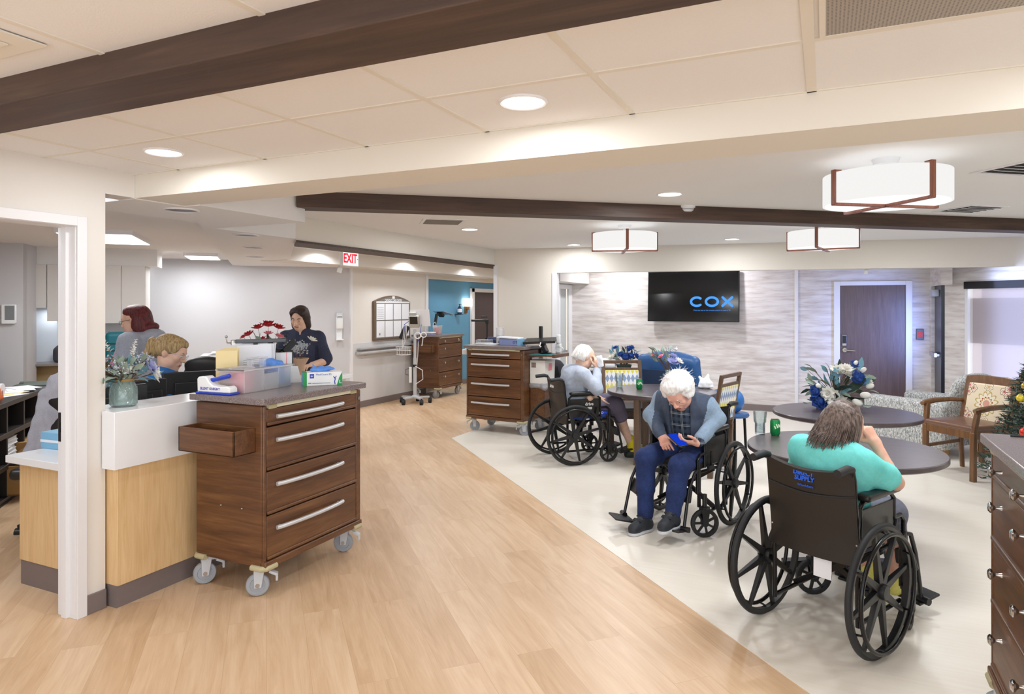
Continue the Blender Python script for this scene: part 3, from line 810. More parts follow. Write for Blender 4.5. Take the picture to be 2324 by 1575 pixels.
def cart(name, label, loc, rz, knobs=False, side_bin=None, group='wheeled medication carts', ca=(180, 260, 160, 220), W=.84):
    """local frame: front faces -y, x along the width, floor at z 0"""
    t = thing(name, label, 'medication cart', loc, rz, group)
    D = .52; x0, x1, y0, y1 = -W / 2, W / 2, -D / 2, D / 2
    b = MB()
    b.bb((x0, y0 + .016, .17), (x0 + .02, y1, 1.055)).bb((x1 - .02, y0 + .016, .17), (x1, y1, 1.055)).bb((x0 + .02, y1 - .015, .17), (x1 - .02, y1, 1.055))
    b.bb((x0 + .02, y0 + .03, .17), (x1 - .02, y1 - .015, .2)).bb((x0 + .02, y0 + .02, 1.03), (x1 - .02, y1 - .015, 1.055))
    b.bb((x0, y0, .20), (x0 + .022, y0 + .016, 1.055)).bb((x1 - .045, y0, .20), (x1, y0 + .016, 1.055))
    obj('body', b, walnut, t, .006)
    obj('base_rail', MB().bb((x0, y0 - .012, .165), (x1, y0 + .03, .205)), walnut_x, t, .006)
    obj('countertop', MB().prism([(x0 - .03, y0 - .03), (x1 + .02, y0 - .03), (x1 + .03, y0 + .0), (x1 + .03, y1 + .02), (x0 - .03, y1 + .02), (x0 - .04, y0)], 1.064, 1.10), speckle, t, .004)
    obj('pull_out_tray', MB().bb((x0 + .03, y0 - .005, 1.04), (x1 - .06, y0 + .3, 1.062)), beige_pl, t, .002)
    for s in (0, 1): obj('tray_bracket', MB().bb((x0 + .03 if not s else x1 - .11, y0 - .008, 1.036), (x0 + .09 if not s else x1 - .05, y0 + .0, 1.06)), plain('bracket_olive', '#b0a582', .5), t, .002)
    zs = [(.945, 1.035), (.70, .935), (.458, .69), (.21, .448)]
    for i, (a, c) in enumerate(zs):
        d = obj('drawer', MB().bb((x0 + .024, y0 + .002, a), (x1 - .047, y0 + .4, c)).bb((x0 + .024, y0 - .006, a), (x1 - .047, y0 + .01, a + .018)), walnut_x, t, .004)
        zz = (a + c) / 2 if i == 0 else c - .075
        if knobs:
            for kx in ((x0 + .17, x1 - (.18 if knobs == 2 else .19)) if not (i == 1) or knobs == 2 else (x0 + .17,)):
                obj('knob', MB().lathe([(.0001, .0), (.009, .0), (.006, .008), (.0055, .02), (.012, .027), (.019, .031), (.020, .037), (.013, .043), (.0001, .044)], 18, 0, (kx, y0 + .002, zz), rot3(90, 0, 0)), chrome, d)
        else:
            pts = []; n = 18
            for k in range(n + 1):
                u = k / n; xx = x0 + .085 + u * .56
                pts.append((xx, y0 - .012 - .022 * math.sin(PI * u) ** .6, zz))
            m = MB().tube(pts, [.0125] * (n + 1), 12)
            m.cyl((pts[1][0], y0 + .004, zz), (pts[1][0], y0 - .014, zz), .009, n=10).cyl((pts[-2][0], y0 + .004, zz), (pts[-2][0], y0 - .014, zz), .009, n=10)
            obj('handle', m, handle_silver, d)
    bump = plain('bumper_olive', '#b9b08c', .6, 0, .05, 20)
    for (sx, sy), ang in zip(((-1, -1), (1, -1), (-1, 1), (1, 1)), ca):
        cx, cy = sx * (W / 2 + .006), sy * (D / 2 + .006)
        obj('corner_bumper', MB().tube([(cx - sx * .09, cy, .168), (cx - sx * .02, cy, .168), (cx, cy - sy * .02, .168), (cx, cy - sy * .09, .168)], .016, 10), bump, t)
        caster_parts(t, sx * (W / 2 - .055), sy * (D / 2 - .055), ang)
    obj('lock', MB().cyl((x1 - .022, y0 + .002, 1.0), (x1 - .022, y0 - .006, 1.0), .012, n=16), steel, t)
    obj('screw', MB().ball((x0 - .001, y0 + .16, .48), .006, n=8).ball((x0 - .001, y0 + .32, .48), .006, n=8), steel, t)
    if side_bin:
        sx, ya, yb, za, zb, dep = side_bin
        m = MB(); xa = sx * W / 2; xb = sx * (W / 2 + dep)
        m.bb((xa, ya, za), (xb, yb, za + .008)).bb((xb - .01 * sx, ya, za), (xb, yb, zb)).bb((xa, ya, za), (xb, ya + .01, zb)).bb((xa, yb - .01, za), (xb, yb, zb)).bb((xa, ya, za), (xa + .006 * sx, yb, zb)).bb((xa, (ya + yb) / 2, za), (xb, (ya + yb) / 2 + .006, zb - .02))
        obj('side_bin', m, walnut, t, .006)
    return t

def waste_bin(t, x, y, w, d, z0, z1):
    m = MB()
    m.bb((x - w / 2, y - d / 2, z0), (x + w / 2, y + d / 2, z0 + .01))
    for (a, b) in (((x - w / 2, y - d / 2), (x + w / 2, y - d / 2 + .008)), ((x - w / 2, y + d / 2 - .008), (x + w / 2, y + d / 2)), ((x - w / 2, y - d / 2), (x - w / 2 + .008, y + d / 2)), ((x + w / 2 - .008, y - d / 2), (x + w / 2, y + d / 2))):
        m.bb((*a, z0), (*b, z1))
    return obj('waste_bin', m, walnut, t, .004)

c1 = cart('medication_cart', 'walnut medication cart with silver handles standing against the reception counter', (-3.025, 3.165, 0), R(90), side_bin=(-1, -.20, .22, .80, .935, .15), ca=(222, 205, 235, 200))
bn = waste_bin(c1, .475, .0, .10, .26, .22, .56); obj('bin_liner', MB().tube([(.425, -.13, .565), (.53, -.13, .56), (.53, .13, .575), (.425, .13, .565)], .012, 8, closed=True), bag_gl, bn)
c2 = cart('medication_cart', 'walnut medication cart with silver handles in front of the cream wall', (-3.745, 7.83, 0), R(-5), side_bin=(-1, -.16, .12, .80, .93, .06), ca=(120, 115, 150, 130))
bn = waste_bin(c2, .53, .06, .2, .34, .22, .60); 
S = Sdf(.008)
S.box((.53, .06, .615), (.115, .185, .03), .02, .01); S.box((.53, .06, .65), (.09, .16, .05), .02, .01, 's'); S.ell((.62, -.10, .60), (.05, .05, .04))
soft('bin_liner', S, bag_gl, bn, [(.008, 40, 3)])
obj('side_shelf', MB().bb((.42, -.20, .985), (.80, .20, 1.005)).bb((.78, -.20, .975), (.82, .20, 1.015)), walnut_x, c2, .003)
# the caddy clipped to the left flank of the second cart
t = thing('cup_dispenser', 'white cup caddy clipped on the flank of the cart before the cream wall', 'caddy', (-3.745, 7.83, 0), R(-5))
obj('caddy_box', MB().bb((-.56, -.16, .97), (-.48, -.03, 1.035)), white_pl, t, .006)
for k in range(3): obj('cup', MB().lathe([(.012, 1.0), (.016, 1.07), (.014, 1.07), (.011, 1.005)], 12, 0, (-.52, -.115 + .035 * k, 0)), white_pl, t)
c3 = cart('medication_cart', 'walnut medication cart with small round knobs by the blue wall', (-6.31, 10.42, 0), R(90), knobs=1, side_bin=(-1, -.20, .22, .80, .935, .14))
c4 = cart('medication_cart', 'walnut medication cart with crystal-like knobs in the corner next to the tree', (.845, 2.815, 0), R(-90), knobs=2, W=.68, ca=(-40, 200, 160, 220))
obj('top_rail', MB().tube([(-.33, -.2, 1.104), (-.33, .22, 1.104), (.33, .22, 1.104), (.33, -.2, 1.104)], .004, 6), dark_metal, c4)

# ------------------------------------------------------------------ reception counter and lower desk
t = thing('reception_counter', 'reception counter of pale oak with a thick white stone top, beside the doorway post', 'counter', (-3.5, 3.0, 0))
def rc(poly, z0, z1): return MB().prism([(x + 3.5, y - 3.0) for x, y in poly], z0, z1)
obj('stone_top', rc([(-3.36, 2.305), (-3.36, 4.02), (-3.68, 4.02), (-3.68, 2.335), (-3.462, 2.335), (-3.462, 2.305)], .742, 1.045), white_stone, t, .003)
obj('oak_panel', rc([(-3.385, 2.34), (-3.385, 4.0), (-3.61, 4.0), (-3.61, 2.34)], .12, .742), oak, t, .002)
obj('toe_kick', rc([(-3.40, 2.345), (-3.40, 3.99), (-3.60, 3.99), (-3.60, 2.345)], 0, .12), base_mat, t)
t = thing('desk', 'lower desk with white top and oak end panel behind the reception counter', 'desk', (-4.0, 3.0, 0))
obj('desktop', MB().bb((-.28, -.72, .70), (.31, 1.0, .742)), white_stone, t, .003)
obj('oak_panel', MB().bb((-.215, -.68, .14), (.30, -.66, .70)).bb((.27, -.66, .14), (.30, .98, .70)).bb((-.215, .5, .14), (.27, .98, .70)), oak, t, .002)
obj('toe_kick', MB().bb((-.21, -.675, 0), (.30, -.655, .14)).bb((.27, -.655, 0), (.30, .98, .14)).bb((-.21, .5, 0), (.27, .98, .14)), base_mat, t)
# grey cabinet by the nurse station back wall
t = thing('storage_cabinet', 'grey low cabinet with a pale top by the nurse station back wall', 'cabinet', (-6.35, 6.2, 0), R(45))
obj('body', MB().bb((-.6, -.25, 0), (.75, .25, .98)), plain('cabinet_grey', '#a8a7a8', .5, 0, .02, 6), t, .003)
obj('countertop', MB().bb((-.63, -.29, .98), (.78, .27, 1.015)), plain('cabinet_top_pale', '#d6d4d2', .4, 0, .02, 6), t, .003)
obj('door', MB().bb((-.58, -.262, .05), (-.15, -.25, .93)), plain('cabinet_grey_door', '#9d9c9e', .5, 0, .02, 6), t, .003)
obj('door', MB().bb((-.13, -.262, .05), (.3, -.25, .93)), plain('cabinet_grey_door', '#9d9c9e', .5, 0, .02, 6), t, .003)
# wall cabinets on the diagonal
def cab(label, px, py, n, zb, zt, w):
    t = thing('wall_cabinet', label, 'cabinet', (px, py, 0), R(45), 'white wall cabinets of the nurse station')
    obj('body', MB().bb((-w / 2, 0, zb), (w / 2, .33, zt)), cab_white, t)
    for i in range(n):
        a = -w / 2 + w * i / n; obj('door', MB().bb((a + .003, -.02, zb), (a + w / n - .003, -.002, zt)), cab_white, t, .002)
    return t
cab('white wall cabinet over the bright niche, the short one next to the bare wall', -8.11, 4.63, 1, 1.58, 2.075, .224)
cab('white wall cabinet hanging lower, next to the short one, behind the door post', -7.856, 4.884, 2, 1.43, 2.075, .49)
cab('white double wall cabinet behind the red-haired person', -7.504, 5.236, 2, 1.40, 2.075, .50)
t = thing('base_cabinet', 'tan base cabinet with a dark edged counter under the bright niche', 'cabinet', (-7.77, 4.97, 0), R(45))
tan = plain('tan_laminate', '#b0976b', .5, 0, .06, 8)
obj('body', MB().bb((-.57, .12, 0), (.62, .42, .92)).bb((-.57, 0, 0), (-.54, .12, .92)).bb((.1, -.02, 0), (.13, .12, .92)), tan, t)
obj('countertop', MB().bb((-.58, -.04, .92), (.64, .42, .945)), plain('counter_edge_grey', '#8a8483', .4, 0, .03, 8), t, .002)
obj('shelf', MB().bb((-.54, -.0, .55), (.1, .12, .57)), tan, t)
t = thing('cardboard_tray', 'tan cardboard tray in the open base cabinet under the niche', 'box', (-7.77, 4.97, .0), R(45))
obj('tray', MB().bb((-.52, .0, .57), (-.02, .11, .70)).bb((-.30, -.004, .60), (-.2, .0, .66)), cardboard, t, .003)
t = thing('handbag', 'dark slumped bag on the counter in the bright niche', 'bag', (-8.0, 4.86, .945), R(45))
S = Sdf(.01); S.box((0, .1, .09), (.11, .06, .09), .04, .03); S.ell((-.03, .1, .16), (.06, .04, .05)); S.cone((.05, .1, .12), (.10, .1, .2), .02, .012)
soft('bag_body', S, plain('dark_grey_canvas', '#45444a', .85), t, [(.008, 25, 1)])
t = thing('storage_box', 'beige box beside the dark bag on the niche counter', 'box', (-7.80, 5.06, .945), R(45))
obj('box_body', MB().bb((-.13, 0, 0), (.3, .22, .17)), plain('beige_card', '#a79d93', .7), t, .004); obj('lid', MB().bb((-.135, -.004, .15), (.305, .225, .18)), plain('beige_card_lid', '#b0a69c', .7), t, .004)
t = thing('binder_rack', 'black rack of white-labelled pigeonholes below the bare wall', 'rack', (-8.08, 3.69, .50), R(45))
m = MB(); m.bb((-.55, .0, 0), (.45, .22, .02)).bb((-.55, 0, .46), (.45, .22, .48)).bb((-.55, .2, 0), (.45, .22, .48)).bb((-.5, .02, -.5), (.42, .2, 0))
for k in range(4): m.bb((-.55, 0, .12 * k), (.45, .2, .12 * k + .012))
for k in range(14): m.bb((-.55 + .075 * k - .005, 0, 0), (-.55 + .075 * k + .005, .2, .48))
obj('rack_frame', m, black_pl, t)
for i in range(13):
    for j in range(4): obj('label_strip', MB().bb((-.535 + .075 * i, -.004, .025 + .12 * j), (-.49 + .075 * i, .0, .095 + .12 * j)), white_pl, t)
t = thing('wall_tablet', 'white wall tablet with a grey screen on the bare wall over the pigeonhole rack', 'control panel', (-7.866, 4.234, 1.52), R(45))
obj('tablet_body', MB().bb((-.07, -.03, -.10), (.065, 0, .10)), white_pl, t, .008); obj('screen', MB().bb((-.035, -.032, -.065), (.05, -.029, .085)), plain('grey_screen', '#83888c', .2), t)
obj('bottom_tray', MB().bb((-.06, -.045, -.105), (.055, 0, -.09)), white_pl, t, .003)

# ------------------------------------------------------------------ black cubby shelf and what lies on it
t = thing('cubby_shelf', 'long black cubby shelf seen through the doorway', 'shelf', (-6.0, 3.2, 0), R(135))
CUB = t
m = MB(); L = 1.75
for z in (.03, .29, .55, .80): m.bb((-.75, 0, z - .02), (L - .02, .36, z + .02))
for k in range(7): m.bb((-.75 + k * .41 - .015, .01, .05), (-.75 + k * .41 + .015, .36, .80))
m.bb((-.75, .345, .05), (L - .02, .36, .80)).bb((-.75, .0, 0), (L - .02, .34, .03))
obj('shelf_frame', m, plain('black_brown_laminate', '#2b2624', .4, 0, .1, 10), t, .002)
def oncub(name, label, cat, x, y, z, rz=0, group=None):
    q = Matrix.Rotation(R(135), 3, 'Z') @ V((x, y, 0))
    return thing(name, label, cat, (-6.0 + q.x, 3.2 + q.y, z), R(135 + rz), group)
t = oncub('paper_stack', 'loose white papers spread on top of the black cubby shelf', 'papers', .75, .18, .82)
for k in range(5): obj('sheet', MB().box((-.25 + .13 * k, .02 * (k % 3) - .02, .004 + .003 * k), (.28, .21, .003), 0, (0, 0, 17 * k - 30)), paper if k != 1 else paper_y, t)
t = oncub('clipboard', 'grey clipboard folder lying at the far end of the black cubby shelf', 'folder', 1.45, .2, .82, 12); obj('board', MB().bb((-.2, -.13, 0), (.2, .13, .012)).bb((-.03, .09, .012), (.05, .12, .03)), plain('grey_board', '#5d6660', .6), t, .003)
t = oncub('tape_machine', 'orange desktop label machine at the near end of the black cubby shelf', 'machine', -.05, .16, .82)
S = Sdf(.008); S.box((0, 0, .07), (.17, .12, .07), .04, .02); S.ell((-.05, 0, .13), (.09, .08, .05)); soft('machine_body', S, orange_mat, t); obj('roller', MB().cyl((.12, -.12, .10), (.12, .12, .10), .05, n=20), white_pl, t); obj('paper_slip', MB().box((-.06, 0, .19), (.16, .13, .004), 0, (10, 25, 0)), paper, t)
t = oncub('cardboard_box', 'open brown cardboard box in the bottom cubby of the black shelf', 'box', .22, .0, .05)
obj('box_body', MB().bb((-.16, -.1, 0), (.16, -.09, .24)).bb((-.16, .2, 0), (.16, .21, .24)).bb((-.16, -.1, 0), (-.15, .2, .24)).bb((.15, -.1, 0), (.16, .2, .24)).bb((-.16, -.1, 0), (.16, .2, .01)), cardboard, t); obj('flap', MB().box((.19, .05, .29), (.006, .28, .13), 0, (0, 30, 0)).box((0, -.13, .28), (.3, .006, .12), 0, (25, 0, 0)), cardboard, t)
obj('printed_label', MB().bb((-.08, -.103, .04), (.08, -.1005, .19)), plain('print_brown', '#7c5c34', .8), t)
t = oncub('carton', 'small brown carton sticking out of the middle cubby of the black shelf', 'box', .62, -.06, .31, 25); obj('box_body', MB().bb((-.15, -.1, 0), (.15, .2, .11)), cardboard, t, .003); obj('printed_mark', MB().prism([(-.03, .07), (.03, .07), (0, .03)], .1, .102, q=rot3(90, 0, 0)), plain('print_dark', '#5a4020', .8), t)
t = oncub('white_file', 'white box file standing in the cubby beside the open cardboard box', 'file', .66, .03, .05); obj('box_body', MB().bb((-.12, 0, 0), (.13, .28, .2)), white_pl, t, .004); obj('spine_label', MB().bb((-.06, -.003, .05), (.07, 0, .15)), paper, t)
for k in range(6):
    b_ = oncub('book', 'thick white paperback lying in the stack in the black cubby', 'book', .2 + .004 * (k % 3), .02, .312 + .033 * k, 3 * (k % 4) - 4, 'white paperbacks stacked in the black cubby')
    obj('cover', MB().bb((-.12, -.0, 0), (.12, .17, .003)).bb((-.12, -.0, .027), (.12, .17, .03)).bb((-.12, .165, 0), (.12, .17, .03)), white_pl, b_); obj('pages', MB().bb((-.115, .004, .003), (.115, .165, .027)), paper, b_)
t = oncub('headset', 'red headset band lying in the far cubby of the black shelf', 'headset', 1.05, .05, .575); obj('band', MB().tube([(.11 * math.cos(a), 0, .11 * math.sin(a)) for a in [PI * i / 12 for i in range(13)]], .012, 8), plain('red_plastic', '#c2253a', .4), t); obj('ear_pad', MB().cyl((.11, -.02, .0), (.11, .02, .0), .03).cyl((-.11, -.02, 0), (-.11, .02, 0), .03), black_pl, t)
t = oncub('magazine_file', 'white magazine file in the last cubby of the black shelf', 'file', 1.60, .14, .572, 0); obj('file_body', MB().prism([(-.05, 0), (.05, 0), (.05, .19), (-.05, .12)], -.11, .11, q=rot3(90, 0, 0)), white_pl, t)

# desk things
def monitor(label, loc, rz, w=.56, h=.33, back=True):
    t = thing('computer_monitor', label, 'monitor', loc, rz)
    obj('display_housing', MB().bb((-w / 2, -.018, .12), (w / 2, .012, .12 + h)).bb((-w * .36, .012, .17), (w * .36, .035, .12 + h * .75)), black_pl, t, .006)
    obj('screen', MB().bb((-w / 2 + .01, -.0195, .135), (w / 2 - .01, -.018, .11 + h)), plain('dark_screen', '#0c0e12', .1), t)
    obj('stand', MB().bb((-.03, .03, .02), (.03, .05, .3)).bb((-.11, -.07, 0), (.11, .10, .014)), black_pl, t, .004)
    return t
monitor('big black monitor seen from behind, in front of the seated person', (-4.0, 3.40, .742), R(-118), .52, .28)
monitor('black monitor seen from behind, close to the flower jar', (-3.93, 2.90, .742), R(-108), .26, .27)
monitor('grey-edged black monitor mostly hidden behind the flower jar and the post', (-3.86, 2.68, .742), R(-112), .30, .26)
t = thing('tissue_box', 'light blue tissue box on the lower desk beside the doorway jamb', 'box', (-4.19, 2.55, .742), R(5))
obj('box_body', MB().bb((-.11, -.06, 0), (.11, .06, .10)), sky_blue, t, .004); obj('white_band', MB().bb((-.111, -.061, .04), (.111, .061, .055)), paper, t); obj('tissue', MB().leaf((0, 0, .098), (.2, 0, 1), .09, .08, up=(0, 1, 0)), paper, t)

def office_chair(label, loc, rz, bh=.46):
    t = thing('office_chair', label, 'chair', loc, rz)
    S = Sdf(.012); S.box((0, .0, .48), (.23, .23, .04), .035, .02); soft('seat', S, black_vinyl, t)
    S = Sdf(.012)
    for i in range(7):
        u = i / 6; S.ell((0, -.24 - .02 * math.sin(PI * u), .62 + bh * u), (.22 - .03 * (2 * u - 1) ** 2, .035, .08), .03)
    soft('backrest', S, black_vinyl, t)
    obj('column', MB().cyl((0, 0, .1), (0, 0, .45), .028, n=14).bar((0, -.2, .42), (0, -.26, .75), .06, .02), black_pl, t)
    m = MB()
    for k in range(5):
        a = 2 * PI * k / 5; m.bar((0, 0, .10), (.27 * math.cos(a), .27 * math.sin(a), .07), .04, .03)
    obj('star_base', m, black_pl, t)
    for k in range(5):
        a = 2 * PI * k / 5; obj('caster_wheel', MB().cyl((.27 * math.cos(a) - .02, .27 * math.sin(a), .03), (.27 * math.cos(a) + .02, .27 * math.sin(a), .03), .03, n=14), black_pl, t)
    return t
office_chair('black office chair behind the person in the blue top', (-4.85, 4.02, 0), R(205))
oc = office_chair('office chair draped with a grey hooded jacket, seen through the doorway', (-4.92, 2.98, -.02), R(215), .30)
t = thing('jacket', 'grey hooded jacket hung over the chair behind the desk', 'jacket', (-4.92, 2.98, -.02), R(215))
S = Sdf(.012)
for i in range(9):
    u = i / 8; S.ell((0, -.27 - .02 * math.sin(PI * u) , .32 + .74 * u), (.31 - .10 * u ** 3, .07, .09), .05)
S.cone((-.24, -.30, .95), (-.33, -.30, .52), .05, .055); S.cone((.24, -.30, .95), (.33, -.30, .52), .05, .055); S.ell((0, -.31, 1.0), (.16, .08, .10), .05)
soft('jacket_body', S, m_cloth('grey_fleece', '#a9abba', '#bfc0cc'), t, [(.02, 11, 4), (.006, 40, 2)])
# ------------------------------------------------------------------ things on the carts and the counter
def oncart(c, name, label, cat, x, y, rz=0, z=1.10, group=None):
    a = c.rotation_euler.z; q = Matrix.Rotation(a, 3, 'Z') @ V((x, y, 0))
    return thing(name, label, cat, (c.location.x + q.x, c.location.y + q.y, z), a + R(rz), group)

# pill crusher
t = oncart(c1, 'pill_crusher', 'white and blue pill crusher with lettering on the near cart corner', 'pill crusher', -.40, .115, -86)
m = MB(); q = rot3(90, 0, 0)
prof = [(-.115, .012), (-.118, .085), (-.108, .098), (-.06, .102), (-.045, .094), (-.03, .07), (-.005, .052), (.06, .045), (.10, .05), (.118, .04), (.122, .012)]
obj('housing', m.prism(prof, -.032, .032, 0, q), white_pl, t, .007)
obj('base_plate', MB().bb((-.122, -.04, 0), (.13, .04, .012)), royal, t, .005)
obj('lever', MB().tube([(-.05, 0, .075), (0, 0, .085), (.085, 0, .105)], [.012, .0125, .013], 14).ball((.085, 0, .105), .013), royal, t)
obj('hinge_drum', MB().cyl((-.07, -.02, .085), (-.07, .02, .085), .018, n=18), royal, t)
text('lettering', 'SILENT KNIGHT', .0205, plain('violet_print', '#5a4fb0', .5), t, (-.02, -.0326, .032), (90, 0, 0), sx=1.0, bold=.0004)

# clear caddy with pink tub, papers and gloves
t = oncart(c1, 'clear_caddy', 'frosted clear carrying caddy with a handle in the middle of the near cart', 'caddy', -.135, .085, 6)
m = MB()
for (x0, x1, hh) in ((-.21, -.04, .13), (-.04, .09, .10), (.09, .21, .13)):
    for (a, b) in (((x0, -.09), (x1, -.086)), ((x0, .086), (x1, .09)), ((x0, -.09), (x0 + .004, .09)), ((x1 - .004, -.09), (x1, .09))): m.bb((*a, 0), (*b, hh))
m.bb((-.21, -.09, 0), (.21, .09, .004))
obj('tray', m, frost, t, .002)
obj('rim', MB().tube([(-.22, -.10, .133), (.22, -.10, .133), (.22, .10, .133), (-.22, .10, .133)], .007, 8, closed=True), frost, t)
obj('handle', MB().bar((-.055, 0, .13), (-.055, 0, .185), .05, .012).bar((.055, 0, .13), (.055, 0, .185), .05, .012).bar((-.07, 0, .188), (.07, 0, .188), .05, .012, up=(0, 0, 1)), frost, t, .003)
tt = oncart(c1, 'sharps_tub', 'round pink tub standing in the clear caddy of the near cart', 'tub', -.262, .07, 0, 1.105)
obj('tub_body', MB().lathe([(.0001, 0), (.062, 0), (.07, .115), (.066, .115), (.06, .01)], 28, cap=False), pink_pl, tt); obj('lid', MB().lathe([(.074, .112), (.076, .118), (.074, .135), (.05, .142), (.0001, .142)], 28), frost, tt)
tt = oncart(c1, 'glove_wad', 'crumpled blue gloves stuffed in the end of the clear caddy', 'gloves', .015, .10, 6, 1.106)
S = Sdf(.006); S.box((0, 0, .07), (.038, .07, .066), .02, .02); S.ell((0, .02, .14), (.03, .05, .03), .02); S.ell((.01, -.03, .14), (.025, .03, .02), .02); soft('glove', S, glove_blue, tt, [(.006, 60, 1), (.004, 110, 2)])
tt = oncart(c1, 'folder_bundle', 'cream folders standing in the clear caddy of the near cart', 'folders', -.215, .215, -40, 1.10)
for k in range(4): obj('folder', MB().box((-.02 + .01 * k, .012 * k, .125 + .004 * k), (.12 - .012 * k, .003, .22), 0, (4 - 3 * k, 0, 3 * k)), paper_y, tt)
tt = oncart(c1, 'paper_bundle', 'white papers held by a black clip, standing in the clear caddy', 'papers', -.02, .215, -42, 1.10)
for k in range(3): obj('sheet', MB().box((.0 + .008 * k, .006 * k, .14 + .005 * k), (.20, .0015, .24), 0, (5 - 4 * k, 3 * k - 2, 0)), paper, tt)
obj('clip', MB().bb((-.01, -.008, .25), (.015, .02, .272)), black_pl, tt, .002)
m = MB()
for k in range(9): m.bb((-.07, -.0032, .10 + .012 * k), (.02 + .05 * ((k * 7) % 5) / 5, -.0026, .1025 + .012 * k))
obj('print', m, plain('grey_print', '#9aa0aa', .7), tt)

# glove box
t = oncart(c1, 'glove_box', 'white and green box of blue gloves on the far end of the near cart', 'glove box', .215, -.115, -44)
obj('carton', MB().bb((-.12, -.06, 0), (.12, .06, .085)), white_pl, t, .003)
obj('green_panel', MB().bb((-.1205, -.0607, .0), (-.097, .0607, .0856)).prism([(.119, .0), (.085, .0), (.10, .05), (.119, .084)], .0602, .0608, 0, rot3(90, 0, 0)), green_pl, t)
obj('blue_side', MB().bb((-.1212, -.058, .002), (-.1204, .058, .083)), sky_blue, t)
obj('emblem', MB().bb((-.080, -.0606, .048), (-.054, -.0601, .075)), royal, t)
obj('emblem_star', MB().prism([(-.0765, .0615), (-.068, .0635), (-.067, .072), (-.066, .0635), (-.0575, .0615), (-.066, .0595), (-.067, .051), (-.068, .0595)], .0606, .0609, 0, rot3(90, 0, 0)), paper, t)
text('lettering', 'MediGuard ES', .0165, plain('blue_print', '#5c78c0', .5), t, (.005, -.0606, .07), (90, 0, 0))
text('size_letter', 'L', .03, paper, t, (.107, -.0612, .021), (90, 0, 0), bold=.0006)
obj('figure_mark', MB().tube([(.07, -.061, .052), (.076, -.061, .04), (.071, -.061, .025), (.074, -.061, .008)], .003, 6).tube([(.064, -.061, .057), (.072, -.061, .043), (.082, -.061, .058)], .0025, 6), royal, t)
obj('small_print', MB().bb((-.09, -.0605, .014), (-.07, -.0601, .02)).bb((-.065, -.0605, .014), (.045, -.0601, .018)), plain('print_grey', '#8d95a5', .6), t)
S = Sdf(.005); S.ell((-.02, 0, .095), (.055, .03, .018), .015); S.ell((.03, .01, .10), (.04, .022, .016), .015); S.cone((-.04, 0, .10), (-.055, .0, .128), .012, .006, .012); S.cone((0, 0, .1), (-.01, .0, .115), .014, .008, .012); S.cone((.03, 0, .105), (.075, -.01, .10), .012, .006, .01)
soft('glove', S, glove_blue, t, [(.004, 90, 5)])

# laptop arm with tray
def tray_arm(c, x, y, rz, label, h=.34, tilt=0, tw=.34, td=.26, base=True, mat=dark_metal):
    t = oncart(c, 'laptop_tray_arm', label, 'tray arm', x, y, rz)
    obj('post', MB().bb((-.022, -.022, 0), (.022, .022, .21)).bb((-.05, -.05, 0), (.05, .05, .012)), black_pl, t, .004)
    obj('arm', MB().bar((0, 0, .20), (-.10, -.02, .20), .05, .04).bar((-.09, -.02, .20), (-.13, -.03, h - .01), .035, .03), black_pl, t, .004)
    q = rot3(tilt, 0, 0); c0 = V((-.20, -.03, h))
    tr = obj('tray', MB().box(c0, (tw, td, .012), 0, q).box(c0 + q @ V((0, -td / 2 - .006, .008)), (tw, .012, .024), 0, q), mat, t, .003)
    for s in (-1, 1):
        obj('side_clamp', MB().box(c0 + q @ V((s * (tw / 2 + .008), -.06, -.004)), (.02, .04, .03), 0, q).tube([c0 + q @ V((s * tw / 2, .05, -.01)), c0 + q @ V((s * (tw / 2 + .03), .05, -.01)), c0 + q @ V((s * (tw / 2 + .035), .05, .025))], .004, 8).ball(c0 + q @ V((s * (tw / 2 + .035), .05, .03)), .009), steel if s < 0 else black_pl, t)
    return t
tray_arm(c1, .26, .20, -36, 'black laptop tray arm clamped on the back of the near cart', .275, 0, .30, .24, mat=plain('tray_grey', '#55595f', .4, .4))
t = oncart(c1, 'wire_stand', 'thin black gooseneck stand on the back edge of the near cart', 'stand', .12, .20)
obj('stand_base', MB().bb((-.03, -.03, 0), (.03, .03, .07)), black_pl, t, .004); obj('gooseneck', MB().tube([(0, 0, .07), (0, 0, .15), (.03, 0, .19), (.10, -.02, .22)], .006, 8).tube([(.0, 0, .1), (-.015, 0, .12), (-.015, 0, .2)], .004, 6), black_pl, t); obj('plate', MB().box((.12, -.02, .235), (.12, .012, .05), 0, (0, -35, 0)), black_pl, t, .003)
t = oncart(c1, 'white_carton', 'tall white carton with a pink stripe behind the gooseneck on the near cart', 'carton', .185, .185, -30); obj('carton_body', MB().bb((-.055, -.035, 0), (.05, .035, .20)), paper, t, .002); obj('stripe', MB().bb((.012, -.0356, .0), (.017, -.035, .20)), pink_pl, t); obj('flap', MB().prism([(.05, 0), (.115, 0), (.09, .105), (.05, .11)], .02, .03, 0, rot3(90, 0, 0)), white_pl, t)

